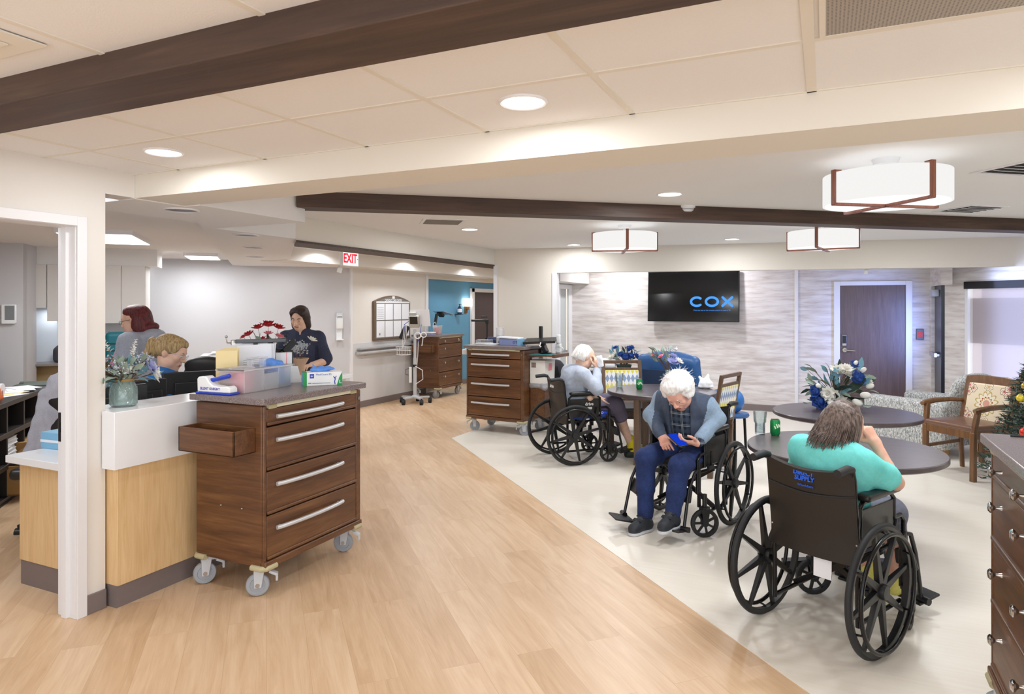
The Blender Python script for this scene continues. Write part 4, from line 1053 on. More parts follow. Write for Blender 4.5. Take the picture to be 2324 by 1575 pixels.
# flower arrangement helper
def flowers(t, heads, base=(0, 0, 0), seed=1):
    """heads: (kind, x, y, z, size); each flower head is a part of its own, leaves of one tone are one foliage part"""
    rd = random.Random(seed); B = {}
    def g(k): return B.setdefault(k, MB())
    PM = dict(white=petal_white, blue=petal_blue, lilac=petal_lilac, red=red_mat, pink=pink_pl, rose=petal_blue, bud=petal_white, spike=petal_white)
    dust = plain('dusty_filler', '#b4bac2', .8, 0, .2, 60)
    for (kind, x, y, z, s) in heads:
        c = V((x, y, z)); d = (c - V(base)); d = d.normalized() if d.length > 1e-6 else V((0, 0, 1))
        g('stem').tube([V(base) + V((x, y, 0)) * .12, V(base) * .5 + c * .5 + V((0, 0, -.01)), c], .0018, 5)
        a0 = rd.random() * 6
        u = d.orthogonal().normalized(); w = d.cross(u); h = MB()
        if kind in ('white', 'blue', 'lilac', 'red', 'pink', 'rose'):
            rings = ((9, .15, 1.1), (8, .6, .9), (6, 1.1, .6)) if kind != 'rose' else ((7, .2, .95), (6, .8, .9), (5, 1.2, .8))
            if kind == 'rose': h.ball(c, s * .5, n=10)
            for ring, (n, tilt, ln) in enumerate(rings):
                for i in range(n):
                    a = a0 + 2 * PI * i / n + ring * .4
                    dd = (u * math.cos(a) + w * math.sin(a)) * math.cos(tilt) + d * math.sin(tilt)
                    h.leaf(c - d * s * (.3 if kind == 'rose' else .1), dd, s * ln, s * (.95 if kind == 'rose' else .6), up=d, bend=-.45 if kind == 'rose' else -.25)
            if kind != 'rose': h.ball(c + d * s * .1, s * .13, 1, n=6)
        elif kind == 'bud':
            h.ball(c, (s * .55, s * .55, s * .8), n=10, q=frame(u, d))
        elif kind == 'spike':
            for i in range(14):
                p = c + d * (s * (i / 14 - .3)); a = i * 2.4
                h.leaf(p, (u * math.cos(a) + w * math.sin(a)) + d * .7, s * .26 * (1.2 - i / 18), s * .18, up=d)
        elif kind == 'spray':
            for i in range(18):
                a = rd.random() * 6.28; r = rd.random() * s; p = c + (u * math.cos(a) + w * math.sin(a)) * r + d * (rd.random() - .5) * s
                g('dust').ball(p, s * .13, n=5)
        else:
            g(kind).leaf(c - d * s * .5, d + (u * math.cos(a0) + w * math.sin(a0)) * .5, s, s * (.45 if kind != 'dark' else .32), up=(u * math.sin(a0) - w * math.cos(a0)), bend=.3)
        if h.v: obj('flower_head', h, [PM[kind], petal_yellow], t)
    mats = dict(stem=('stem_foliage', twig), leaf=('foliage', leaf_mid), sage=('foliage', leaf_mid), teal=('foliage', leaf_teal), dark=('foliage', leaf_dark), dust=('filler_foliage', dust))
    for k, mb in B.items(): obj(mats[k][0], mb, mats[k][1], t)

# jar with dried flowers on the reception counter
t = thing('flower_vase', 'ribbed aqua glass jar of pale flowers on the white reception counter', 'vase', (-3.53, 2.475, 1.045), 0)
m = MB(); prof = [(.0001, 0), (.058, 0), (.066, .012), (.069, .05), (.066, .10), (.054, .135), (.046, .145), (.046, .172), (.05, .178), (.045, .178), (.041, .15), (.058, .10), (.062, .05), (.055, .014), (.0001, .01)]
m.lathe(prof, 40, cap=False)
for i in range(14):
    for s in (-1, 1):
        m.tube([(.0685 * math.cos(2 * PI * i / 14 + s * .9 * u) * (1 - .18 * max(0, u - .7)), .0685 * math.sin(2 * PI * i / 14 + s * .9 * u) * (1 - .18 * max(0, u - .7)), .012 + .10 * u) for u in [k / 6 for k in range(7)]], .0016, 5)
obj('jar', m, green_gl, t); obj('twine', MB().lathe([(.0475, .137), (.051, .141), (.051, .151), (.0475, .155)], 28, cap=False), plain('jute_twine', '#b99a5e', .9), t)
rd = random.Random(4); hs = []
for i in range(26): hs.append(('spray', rd.uniform(-.12, .11), rd.uniform(-.13, .14), rd.uniform(.19, .27), .04))
hs += [('lilac', .09, .085, .215, .062), ('lilac', .03, .11, .24, .05), ('white', .09, .12, .175, .055), ('lilac', .02, .15, .20, .04), ('spike', .01, .05, .315, .085), ('spike', -.06, -.05, .325, .085), ('spike', .06, .01, .29, .06), ('pink', -.05, -.07, .245, .034), ('red', -.02, -.11, .235, .03), ('white', -.06, -.10, .215, .045), ('white', .07, -.03, .21, .04)]
for i in range(60): hs.append((rd.choice(['sage', 'teal', 'leaf']), rd.uniform(-.13, .13), rd.uniform(-.15, .15), rd.uniform(.14, .27), rd.uniform(.06, .095)))
flowers(t, hs, (0, 0, .15), 5)

# behind the near cart: poinsettia, metallic vase, papers
t = thing('poinsettia', 'red artificial poinsettia behind the laptop tray', 'plant', (-4.50, 4.50, .985), 0)
obj('pot', MB().lathe([(.0001, 0), (.05, 0), (.065, .1), (.06, .1)], 20, cap=False), plain('dark_red_foil', '#5c1420', .3, .4), t)
hs = [('red', .0, .02, .44, .08), ('red', .09, .05, .42, .06), ('red', -.07, -.03, .42, .06), ('red', -.14, -.07, .36, .055), ('red', -.18, -.09, .34, .035), ('pink', .02, .0, .37, .045), ('red', -.06, 0, .30, .07), ('pink', .10, .05, .34, .05)]
rd = random.Random(8)
for i in range(14): hs.append((rd.choice(['dark', 'leaf']), rd.uniform(-.12, .12), rd.uniform(-.1, .1), rd.uniform(.1, .38), .08))
flowers(t, hs, (0, 0, .06), 3)
t = thing('metallic_bouquet', 'silvery bouquet in paper standing between the tray and the person in navy', 'bouquet', (-4.27, 4.66, .985), 0)
obj('wrap', MB().lathe([(.03, 0), (.045, .08), (.085, .15), (.078, .15), (.04, .08)], 18, cap=False), plain('kraft_wrap', '#b9977c', .6), t)
rd = random.Random(9); hs = [('spray', rd.uniform(-.12, .12), rd.uniform(-.1, .1), rd.uniform(.2, .3), .05) for _ in range(12)] + [('white', .09, .06, .31, .05), ('dark', .03, .0, .3, .09), ('sage', -.05, 0, .28, .08), ('white', -.08, .02, .22, .06)]
flowers(t, hs, (0, 0, .08), 2)
t = thing('reception_ledge', 'white ledge of the reception counter running on behind the near cart', 'counter', (-4.3, 4.6, 0), 0)
obj('ledge_top', MB().bb((-.55, -.30, .95), (.40, .32, .985)), white_stone, t, .003); obj('ledge_front', MB().bb((-.5, -.26, 0), (.36, .28, .95)), cab_white, t, .003)
t.location = (-4.3, 4.62, 0)

# on the grey cabinet
def ongrey(name, label, cat, x, y, z=1.015, rz=0):
    q = Matrix.Rotation(R(45), 3, 'Z') @ V((x, y, 0)); return thing(name, label, cat, (-6.35 + q.x, 6.2 + q.y, z), R(45 + rz))
t = ongrey('tape_measure', 'yellow and black tape measure on the grey cabinet', 'tape measure', -.22, -.1); obj('case', MB().box((0, 0, .035), (.08, .045, .07)), plain('tape_yellow', '#f2cf1d', .4), t, .014); obj('grip', MB().box((-.035, 0, .035), (.03, .05, .05)).cyl((.005, -.026, .035), (.005, .026, .035), .016, n=14), black_pl, t, .004)
t = ongrey('paper_stack', 'flat stack of papers on the end of the grey cabinet', 'papers', -.36, -.02)
for k in range(4): obj('sheet', MB().box((.01 * k, 0, .005 + .008 * k), (.36, .24, .007), 0, (0, 0, 4 * k - 6)), paper, t)
t = ongrey('letter_tray', 'low black letter tray on the grey cabinet beside the tape measure', 'tray', .10, -.05); obj('tray_body', MB().bb((-.12, -.1, 0), (.2, .1, .008)).bb((-.12, -.1, 0), (-.11, .1, .03)).bb((.19, -.1, 0), (.2, .1, .03)), black_pl, t); obj('clips', MB().tube([(-.08, -.05, .03), (-.06, -.05, .07), (-.02, -.05, .07), (0, -.05, .03)], .006, 6).tube([(.04, -.05, .03), (.05, -.05, .06), (.08, -.05, .06)], .006, 6), steel, t)
t = ongrey('marker_pen', 'black marker standing on the grey cabinet, pale cap up', 'pen', .36, -.12); obj('barrel', MB().cyl((0, 0, 0), (0, 0, .09), .011, n=12), black_pl, t); obj('cap', MB().cyl((0, 0, .09), (0, 0, .14), .009, .007, n=12), white_pl, t)

# dispenser on the wall
t = thing('sanitizer_dispenser', 'white hand sanitizer dispenser on the nurse station wall beside the corridor corner', 'dispenser', (-6.76, 8.24, 1.30), R(45))
obj('dispenser_body', MB().box((0, -.05, .05), (.10, .09, .20)), white_pl, t, .02); obj('reservoir', MB().box((0, -.055, .16), (.095, .085, .10)), frost, t, .015); obj('back_plate', MB().bb((-.045, -.02, -.22), (.045, 0, .2)), white_pl, t, .006); obj('drip_tray', MB().prism([(-.055, -.11), (.055, -.11), (.04, 0), (-.04, 0)], -.22, -.20), white_pl, t, .004)
obj('grey_print', MB().bb((-.035, -.0985, .13), (.035, -.0975, .15)), grey_pl, t)

# ------------------------------------------------------------------ corridor
t = thing('handrail', 'grey wall handrail along the corridor wall', 'handrail', (-6.65, 0, .88), 0)
obj('top_cap', MB().bb((.02, 8.50, .035), (.10, 10.2, .06)), plain('rail_grey', '#a29f9f', .45, 0, .03, 8), t, .008)
obj('rail', MB().tube([(.012, 8.50, -.02), (.055, 8.53, -.02), (.065, 8.6, -.02), (.065, 10.2, -.02)], .03, 14), plain('rail_pale', '#b7b4b3', .4, 0, .03, 8), t)
for y in (8.72, 9.35, 9.98): obj('bracket', MB().bb((0, y - .03, -.06), (.055, y + .03, -.02)), plain('rail_pale2', '#b0adac', .4, 0, .03, 8), t, .004)
t = thing('notice_board', 'arched framed notice board of papers on the corridor wall', 'notice board', (-6.65, 9.44, 1.04), R(90))
W2 = .52; arch = [(-W2, 0), (W2, 0), (W2, .64)] + [(W2 * (1 - i / 7), .64 + .10 * (1 - abs(1 - i / 7) ** 1.8)) for i in range(1, 14)] + [(-W2, .64)]
fr = plain('brown_frame', '#6f5a48', .4, 0, .08, 20)
obj('board_frame', MB().prism(arch, 0, .045, 0, rot3(90, 0, 0)), fr, t, .006)
arch2 = [(x * .945, .03 + (y - .0) * .93) for x, y in arch]
obj('board_back', MB().prism(arch2, .045, .05, 0, rot3(90, 0, 0)), plain('grey_board_face', '#7b7673', .5), t)
for i in range(4):
    for j in range(2): obj('paper_panel', MB().bb((-.47 + .238 * i, -.055, .05 + .285 * j), (-.255 + .238 * i, -.05, .315 + .285 * j)), paper, t)
for z in (.60,): obj('white_band', MB().bb((-.48, -.056, .615), (.48, -.05, .64)), white_pl, t)
text('heading', 'CATHOLIC CARE CENTER', .058, paper, t, (0, -.052, .656), (90, 0, 0), sx=.72, bold=.0012)
obj('emblem', MB().bb((-.035, -.056, .685), (.035, -.05, .73)), white_pl, t)
m = MB()
for k in range(7): m.bb((-.455, -.0565, .36 + .03 * k), (-.28, -.0555, .364 + .03 * k))
m.bb((-.40, -.0565, .085), (-.375, -.0555, .12)); obj('print', m, plain('dark_print', '#6a6a78', .7), t)
t = thing('wall_sconce', 'wall lamp with a bright white shade on the blue wall beside the brown door', 'wall lamp', (-6.75, 12.22, 1.62), R(90))
obj('lamp_shade', MB().prism([(.16 * math.cos(a), -.03 - .10 * math.sin(a)) for a in [PI * i / 12 for i in range(13)]], -.02, .14), glow('lit_sconce_shade', (1, .93, .82, 1), 5), t)
obj('sconce_bracket', MB().bb((-.05, -.03, -.16), (.05, 0, 0)).bb((-.03, -.07, -.10), (.03, -.03, -.02)), plain('bronze', '#8a5f36', .35, .6), t, .006)

# vitals stand
t = thing('vitals_stand', 'vital signs monitor on a wheeled pole with a wire basket in the corridor', 'medical stand', (-6.13, 9.38, 0), R(20))
m = MB()
for k in range(5):
    a = 2 * PI * k / 5 + .35; m.bar((.03 * math.cos(a), .03 * math.sin(a), .105), (.24 * math.cos(a), .24 * math.sin(a), .10), .06, .028)
m.cyl((0, 0, .085), (0, 0, .135), .06, .045, n=20)
obj('star_base', m, light_grey, t, .006)
for k in range(5):
    a = 2 * PI * k / 5 + .35; x, y = .25 * math.cos(a), .25 * math.sin(a)
    obj('caster_wheel', MB().cyl((x - .025, y, .042), (x + .025, y, .042), .042, n=18).cyl((x, y, .05), (x, y, .10), .012, n=8), black_rub, t, .004)
obj('pole', MB().cyl((0, 0, .13), (0, 0, .75), .03, n=18).cyl((0, 0, .75), (0, 0, 1.22), .024, n=18), light_grey, t)
m = MB(); cx = -.19
for z, r in ((.93, .13), (.87, .125), (.80, .12)): m.tube([(cx + r * math.cos(a), r * .8 * math.sin(a), z) for a in [2 * PI * i / 20 for i in range(20)]], .004, 6, closed=True)
for i in range(16):
    a = 2 * PI * i / 16; m.tube([(cx + .13 * math.cos(a), .104 * math.sin(a), .93), (cx + .12 * math.cos(a), .096 * math.sin(a), .80)], .0025, 5)
for i in range(5): m.tube([(cx - .11 + .055 * i, -.08, .80), (cx - .11 + .055 * i, .08, .80)], .0025, 5)
obj('wire_basket', m, white_pl, t)
obj('monitor_head', MB().box((0, -.02, 1.36), (.17, .14, .20), 0, (18, 0, 0)).box((-.02, -.04, 1.48), (.12, .1, .07), 0, (18, 0, 0)), plain('monitor_grey', '#b5b4ad', .5, 0, .04, 20), t, .012)
obj('screen', MB().box((0, -.095, 1.37), (.13, .004, .13), 0, (18, 0, 0)), dark_metal, t)
obj('paper_sheet', MB().box((.16, -.05, 1.41), (.22, .002, .28), 0, (12, 0, -14)).box((.03, -.06, 1.50), (.2, .002, .08), 0, (10, 0, 3)), paper, t)
obj('blood_pressure_cuff', MB().box((-.17, -.03, 1.17), (.10, .05, .24), 0, (0, 24, 0)), black_pl, t, .012)
m = MB()
for k in range(3): m.tube([(-.04, -.04, 1.36), (-.12 - .02 * k, -.08, 1.28), (-.13 - .03 * k, -.08, 1.05 - .04 * k), (-.20, -.06, .90)], .005, 6)
m.tube([(.05 * math.cos(a) + .06, -.06, 1.12 + .05 * math.sin(a)) for a in [2 * PI * i / 16 for i in range(16)]], .01, 6, closed=True).tube([(.045 * math.cos(a) + .16, -.06, 1.13 + .04 * math.sin(a)) for a in [2 * PI * i / 16 for i in range(16)]], .008, 6, closed=True).tube([(.15, -.06, 1.09), (.13, -.06, .95)], .007, 6).tube([(.07, -.05, 1.1), (.06, -.05, .8), (.04, -.04, .6)], .005, 6).tube([(.0, -.03, .62), (.13, -.03, .55), (.14, -.03, .40), (.02, -.03, .32)], .007, 6)
obj('cable', m, white_pl, t)
obj('blue_tube', MB().tube([(.12, -.05, 1.3), (.09, -.06, 1.1), (.04, -.05, .95)], .005, 6).tube([(-.05, -.05, 1.38), (-.16, -.07, 1.3), (-.15, -.07, 1.18)], .006, 6), royal, t)
obj('power_strip', MB().box((-.07, -.02, .47), (.045, .04, .26)), white_pl, t, .006); obj('clamp', MB().cyl((0, 0, .60), (0, 0, .64), .037, n=16), dark_metal, t); obj('black_cord', MB().tube([(-.07, -.03, .58), (-.15, -.03, .56), (-.15, -.03, .48), (-.07, -.03, .46)], .004, 6), black_pl, t)

# things on the knob cart
t = oncart(c3, 'sharps_tub', 'clear tub holding a pink container on the cart by the blue wall', 'tub', -.16, -.08); obj('tub_body', MB().lathe([(.0001, 0), (.075, 0), (.09, .16), (.085, .16), (.07, .01)], 4, cap=False, q=rot3(0, 0, 45)), frost, t); obj('pink_container', MB().lathe([(.0001, .005), (.048, .005), (.055, .125), (.0001, .125)], 24), pink_pl, t); obj('handle', MB().tube([(-.15, 0, .13), (-.14, 0, .20), (-.08, 0, .22), (-.03, 0, .14)], .008, 8), frost, t)
t = oncart(c3, 'wipes_pack', 'flat purple-edged pack lying on the cart by the blue wall', 'pack', -.33, -.05); obj('pack_body', MB().bb((-.07, -.06, 0), (.07, .06, .05)), white_pl, t, .006); obj('purple_band', MB().bb((-.071, -.061, .008), (.071, .061, .028)), plain('purple_print', '#6a62b8', .5), t)
t = oncart(c3, 'tablet_arm', 'black swing arm with a tilted tablet tray on the cart by the blue wall', 'tray arm', .10, .12); obj('arm', MB().bb((-.05, -.03, 0), (.05, .03, .01)).bar((0, 0, 0), (-.01, 0, .22), .04, .03).bar((-.01, 0, .2), (.04, -.0, .36), .045, .035).bar((.03, 0, .34), (.16, 0, .37), .04, .03), black_pl, t, .004); obj('tray', MB().box((.26, 0, .375), (.34, .24, .012), 0, (0, 10, 0)), plain('tray_silver', '#8b93a6', .35, .4), t, .003); obj('plate', MB().box((.18, 0, .35), (.12, .10, .05), 0, (0, 35, 0)), black_pl, t, .003); obj('tray_clip', MB().ball((.38, -.1, .335), .016).ball((.43, -.1, .33), .014).ball((.43, .1, .33), .014), steel, t)
t = thing('mounted_sanitizer_bottle', 'navy pump bottle with a white label on a small wall bracket by the brown door', 'bottle', (-6.66, 11.82, 1.44), R(90)); obj('bottle', MB().lathe([(.0001, 0), (.045, 0), (.048, .02), (.048, .12), (.02, .15), (.02, .165), (.0001, .165)], 20), plain('navy_plastic', '#20365f', .3), t); obj('label', MB().lathe([(.0485, .04), (.0485, .11)], 20, cap=False), paper, t); obj('pump', MB().cyl((0, 0, .165), (0, 0, .20), .008, n=8).bb((-.02, -.03, .19), (.02, .01, .2)), black_pl, t); obj('wall_bracket', MB().bb((-.05, -.055, -.008), (.05, .09, 0)), black_pl, t)
t = thing('phone_tripod', 'black tripod with a phone clamp behind the carts, before the brown door', 'tripod', (-5.80, 11.35, 0), R(20))
for k in range(3):
    a = 2 * PI * k / 3 + .9; obj('leg', MB().tube([(0, 0, .95), (.36 * math.cos(a), .36 * math.sin(a), .0)], .014, 8), black_pl, t)
obj('centre_column', MB().cyl((0, 0, .80), (0, 0, 1.28), .014, n=10).cyl((0, 0, .93), (0, 0, 1.0), .035, n=12), black_pl, t); obj('clamp_head', MB().box((0, 0, 1.31), (.06, .06, .08)).cyl((-.02, 0, 1.33), (-.30, -.03, 1.33), .022, n=12).box((-.05, 0, 1.4), (.12, .04, .03)), black_pl, t, .006)

# things on the second cart
t = oncart(c2, 'water_pitcher', 'clear covered water pitcher on the cart in front of the cream wall', 'pitcher', -.10, .05); obj('pitcher_body', MB().lathe([(.0001, 0), (.052, 0), (.055, .19), (.05, .21), (.047, .21), (.05, .18), (.047, .01)], 24, cap=False), frost, t); obj('lid', MB().lathe([(.057, .20), (.057, .225), (.02, .235), (.0001, .235)], 24), frost, t); obj('water', MB().lathe([(.0001, .006), (.0465, .006), (.049, .12), (.0001, .12)], 24), clear_gl, t); obj('graduation', MB().bb((-.02, -.056, .05), (.02, -.054, .13)), light_grey, t)
t = oncart(c2, 'glove_carton', 'blue glove box under a paper sheet on the cart before the cream wall', 'box', .12, .0); obj('carton', MB().bb((-.16, -.07, 0), (.15, .07, .085)), plain('box_blue_grey', '#8b97c4', .6), t, .003); obj('end_panel', MB().bb((.10, -.0706, 0), (.1506, .0706, .0852)), sky_blue, t); obj('paper_sheet', MB().box((-.04, 0, .098), (.30, .17, .012), 0, (2, 2, 4)), paper, t); text('size_mark', 'OT', .045, plain('mark_navy', '#26346e', .5), t, (.07, -.0708, .04), (90, 0, 0), bold=.001)
t = oncart(c2, 'pill_organizer', 'low white pill organizer with clear lids on the cart corner by the corridor', 'organizer', -.30, -.02); obj('organizer_base', MB().bb((-.10, -.07, 0), (.10, .07, .02)), white_pl, t, .004); obj('clear_lid', MB().bb((-.095, -.065, .02), (.095, .065, .06)), frost, t, .004)
t = oncart(c2, 'blue_pouch', 'dark blue pouch lying behind the pill organizer', 'pouch', -.24, .17); S = Sdf(.008); S.box((0, 0, .045), (.12, .05, .045), .03, .02); soft('pouch_body', S, plain('navy_nylon', '#2b3a66', .7), t, [(.006, 30, 2)]); obj('zip', MB().bb((-.10, -.052, .06), (.10, -.048, .066)), steel, t)
t = oncart(c2, 'blister_packs', 'white blister packs lying before the pitcher', 'packs', -.14, -.10); obj('pack', MB().box((0, 0, .008), (.16, .08, .012), 0, (0, 0, 8)).box((.03, .01, .018), (.12, .07, .01), 0, (0, 0, -12)), white_pl, t, .002)
t = oncart(c2, 'laptop_tray_arm', 'black laptop tray on a swivel foot over the side shelf of the second cart', 'tray arm', .60, .0, 0, 1.005); obj('swivel_foot', MB().cyl((0, 0, 0), (0, 0, .02), .09, .07, n=20).bar((0, 0, .02), (-.06, 0, .14), .08, .05), black_pl, t, .004); q = rot3(9, -3, 20); obj('tray', MB().box((-.08, .0, .165), (.40, .32, .012), 0, q).box(V((-.08, 0, .165)) + q @ V((0, -.165, .01)), (.40, .012, .03), 0, q), black_pl, t, .003); obj('tray_clip', MB().tube([V((-.2, -.13, .15)), V((-.2, -.17, .11)), V((-.18, -.17, .10))], .008, 6).tube([V((.0, -.15, .15)), V((.0, -.18, .11)), V((.02, -.18, .10))], .008, 6), white_pl, t); obj('rear_post', MB().bb((-.19, .16, 0), (-.15, .20, .34)), black_pl, t, .004)
t = oncart(c2, 'teal_pad', 'thin teal pad lying on the side shelf of the second cart', 'pad', .60, -.07, 0, 1.005); obj('pad', MB().bb((-.14, -.11, 0), (.14, .11, .004)), plain('teal_rubber', '#3d9aa2', .6), t)
t = oncart(c2, 'charger', 'white charger with a coiled cord standing at the end of the side shelf', 'charger', .72, .10, 0, 1.005); obj('charger_body', MB().bb((-.035, -.02, 0), (.035, .03, .13)).bb((-.02, -.03, .13), (.03, .02, .24)), white_pl, t, .012); obj('cord', MB().tube([(0, .02, .02), (.09, .03, .02), (.10, .0, -.12), (.08, .0, -.4), (.09, .0, -.9), (.12, .05, -.98)], .004, 6).tube([(.06 * math.cos(a) + .02, -.03, .06 + .035 * math.sin(a)) for a in [2 * PI * i / 14 for i in range(14)]], .005, 6, closed=True), white_pl, t)
t = oncart(c2, 'sharps_container', 'white wall sharps box hanging on the flank of the second cart', 'sharps box', .47, .03, 0, .64); obj('box_body', MB().prism([(-.045, 0), (.16, .0), (.17, .29), (-.045, .29)], -.14, .14, 0, rot3(90, 0, 0)), plain('warm_white_box', '#e9e6df', .45), t, .006); obj('lid', MB().box((.02, .0, .30), (.12, .2, .05)), frost, t, .01); obj('pink_window', MB().bb((.166, -.04, .16), (.1735, .04, .25)), pink_pl, t); m = MB()
for i in range(3):
    for j in range(3): m.bb((-.02 + .021 * i, -.1415, .20 + .021 * j), (-.002 + .021 * i, -.1405, .218 + .021 * j))
obj('symbol_grid', m, plain('symbol_brown', '#6b5248', .6), t)
# the black bag and folded linen behind
t = thing('linen_shelf', 'low black two-tier shelf behind the person in the grey sweatshirt', 'shelf', (-2.47, 8.42, 0), R(10)); m = MB()
for z in (.20, .48, .74): m.bb((-.42, -.17, z - .02), (.42, .17, z + .02))
for (x, y) in ((-.40, -.15), (.40, -.15), (-.40, .15), (.40, .15)): m.bb((x - .02, y - .02, 0), (x + .02, y + .02, .76))
obj('shelf_frame', m, plain('black_wood', '#2a2422', .5), t, .003)
for k in range(3):
    f = thing('folded_towel', 'white folded towel in the stack on the low black shelf', 'towel', (-2.68, 8.38, .76 + .055 * k), R(10 + 4 * k), 'folded towels on the low black shelf')
    S = Sdf(.01); S.box((0, 0, .027), (.24, .13, .026), .024, .01); soft('towel_cloth', S, m_cloth('white_terry', '#dfe0e4', '#efeff2'), f, [(.004, 30, k)])
t = thing('backpack', 'dark backpack slumped behind the person in the grey sweatshirt, by the white door casing', 'bag', (-3.26, 8.45, 0), 0); S = Sdf(.014); S.ell((0, 0, .44), (.19, .15, .44), .05); S.ell((.04, -.05, .28), (.16, .14, .27), .05); soft('bag_body', S, plain('dark_bag_nylon', '#26242c', .7), t, [(.02, 12, 3)]); obj('strap', MB().tube([(.05, -.13, .8), (.12, -.17, .6), (.10, -.16, .35)], .012, 6), black_pl, t)
# ------------------------------------------------------------------ television
t = thing('wall_television', 'black wall television showing a blue logo', 'television', (-1.89, 10.9, 1.755), 0)
q = rot3(-3, 0, 0)
obj('tv_body', MB().box((0, -.09, 0), (1.41, .05, .80), 0, q), black_pl, t, .006)
obj('screen', MB().box((0, -.117, 0), (1.385, .004, .775), 0, q), plain('glossy_screen', '#08090b', .12, 0, .1, 3), t)
obj('wall_mount', MB().bb((-.2, -.07, -.15), (.2, 0, .15)), dark_metal, t)
m = MB(); zc = -.09; yy = -.121
def st(pts): return [q @ V((x, yy, z)) for x, z in pts]
def stroke(pts, closed=False):
    P_ = st(pts); n = len(P_)
    for i in range(n if closed else n - 1): m.bar(P_[i], P_[(i + 1) % n], .004, .036, up=(P_[(i + 1) % n] - P_[i]).cross(q @ V((0, 1, 0))))
    for p in P_: m.lathe([(.0001, -.002), (.018, -.002), (.018, .002), (.0001, .002)], 14, 0, p, q @ rot3(90, 0, 0))
stroke([(.07 + .088 * math.cos(a), zc + .066 * math.sin(a)) for a in [R(50 + 260 * i / 14) for i in range(15)]]); obj('letter', m, cox_blue, t); m = MB()
stroke([(.30 + .090 * math.cos(a), zc + .066 * math.sin(a)) for a in [2 * PI * i / 20 for i in range(20)]], True); obj('letter', m, cox_blue, t); m = MB()
stroke([(.46, zc + .066), (.60, zc - .066)]); stroke([(.60, zc + .066), (.46, zc - .066)]); obj('letter', m, cox_blue, t)
text('caption', 'Press any key on the remote control to tune in TV', .027, cox_blue, t, q @ V((.30, -.121, -.225)), (87, 0, 0), .0003)

# keypad by the flush door
t = thing('mounted_keypad', 'grey keypad with lit red keys on the wall beside the brown flush door', 'keypad', (1.19, 10.9, 1.21), 0)
obj('keypad_body', MB().bb((-.035, -.05, -.075), (.055, 0, .075)), plain('keypad_grey', '#55585f', .4), t, .006)
m = MB()
for i in range(3):
    for j in range(4): m.bb((-.014 + .019 * i, -.053, -.032 + .018 * j), (-.001 + .019 * i, -.049, -.02 + .018 * j))
obj('keys', m, led_red, t)

# ------------------------------------------------------------------ round tables
def round_table(label, x, y):
    t = thing('round_table', label, 'table', (x, y, 0), 0, 'round dark tables')
    obj('tabletop', MB().lathe([(.0001, .705), (.54, .705), (.55, .712), (.55, .735), (.545, .74), (.0001, .74)], 80), table_wood, t)
    obj('column', MB().cyl((0, 0, .05), (0, 0, .705), .045, n=20).cyl((0, 0, .68), (0, 0, .705), .16, n=24), black_steel, t)
    m = MB()
    for k in range(4): a = PI / 2 * k + .4; m.bar((0, 0, .05), (.36 * math.cos(a), .36 * math.sin(a), .03), .07, .04)
    obj('cross_foot', m, black_steel, t, .006)
    return t
round_table('round dark table in front of the person in the teal shirt', .10, 4.57)
round_table('round dark table carrying the tall bouquet of blue roses and white tulips', .15, 6.10)
T3 = thing('round_table', 'round dark table with wooden legs behind the white-haired man in the blue jacket', 'table', (-1.52, 6.90, 0), 0, 'round dark tables')
obj('tabletop', MB().lathe([(.0001, .70), (.54, .70), (.55, .708), (.55, .735), (.545, .74), (.0001, .74)], 80), table_wood, T3)
for (a, b) in ((-.22, .24), (.26, .24), (-.19, -.24), (.26, -.24)): obj('leg', MB().bb((a - .03, b - .03, 0), (a + .03, b + .03, .70)), dark_chair_wood, T3, .004)
obj('apron', MB().bb((-.22, -.26, .65), (.28, -.23, .70)).bb((-.22, .23, .65), (.28, .26, .70)).bb((-.24, -.24, .65), (-.21, .24, .70)).bb((.25, -.24, .65), (.28, .24, .70)), dark_chair_wood, T3, .002)

def tumbler(label, x, y):
    t = thing('drinking_glass', label, 'glass', (x, y, .74), 0)
    obj('glass_body', MB().lathe([(.0001, 0), (.031, 0), (.033, .01), (.0335, .075), (.040, .085), (.044, .155), (.0415, .155), (.0375, .088), (.031, .076), (.030, .012), (.0001, .010)], 28, cap=False), clear_gl, t)
    obj('water', MB().lathe([(.0001, .011), (.0295, .013), (.0305, .072), (.0001, .072)], 24), clear_gl, t)
    obj('ice', MB().box((-.008, .004, .06), (.022, .02, .02), 0, (20, 10, 30)).box((.01, -.006, .045), (.02, .02, .02), 0, (-15, 25, 10)), frost, t, .003)
    return t
tumbler('clear tumbler of iced water on the table in front of the teal shirt', -.395, 4.80)
tumbler('clear tumbler on the table beside the diamond-print chair', -1.965, 6.91)
def can(label, x, y, rz):
    t = thing('soda_can', label, 'can', (x, y, .74), rz)
    obj('can_body', MB().lathe([(.0001, .004), (.024, .0), (.030, .012), (.032, .018), (.032, .093), (.027, .105)], 28), green_can, t)
    obj('can_lid', MB().lathe([(.027, .103), (.0275, .108), (.0255, .109), (.024, .105), (.0001, .105)], 24), steel, t)
    m = MB()
    for k in range(9):
        a = R(-110 + 22 * k); m.box((.0322 * math.cos(a), .0322 * math.sin(a), .058 + .012 * math.sin(k * .9)), (.001, .008, .02 + .008 * (k % 2)), 0, (22, 0, math.degrees(a)))
    obj('print_marks', m, plain('pale_green_print', '#cfe8c8', .5), t)
    return t
can('green soda can beside the tumbler of iced water', -.30, 4.80, .4)
can('green soda can beside the tumbler on the table with wooden legs', -1.745, 6.88, .2)

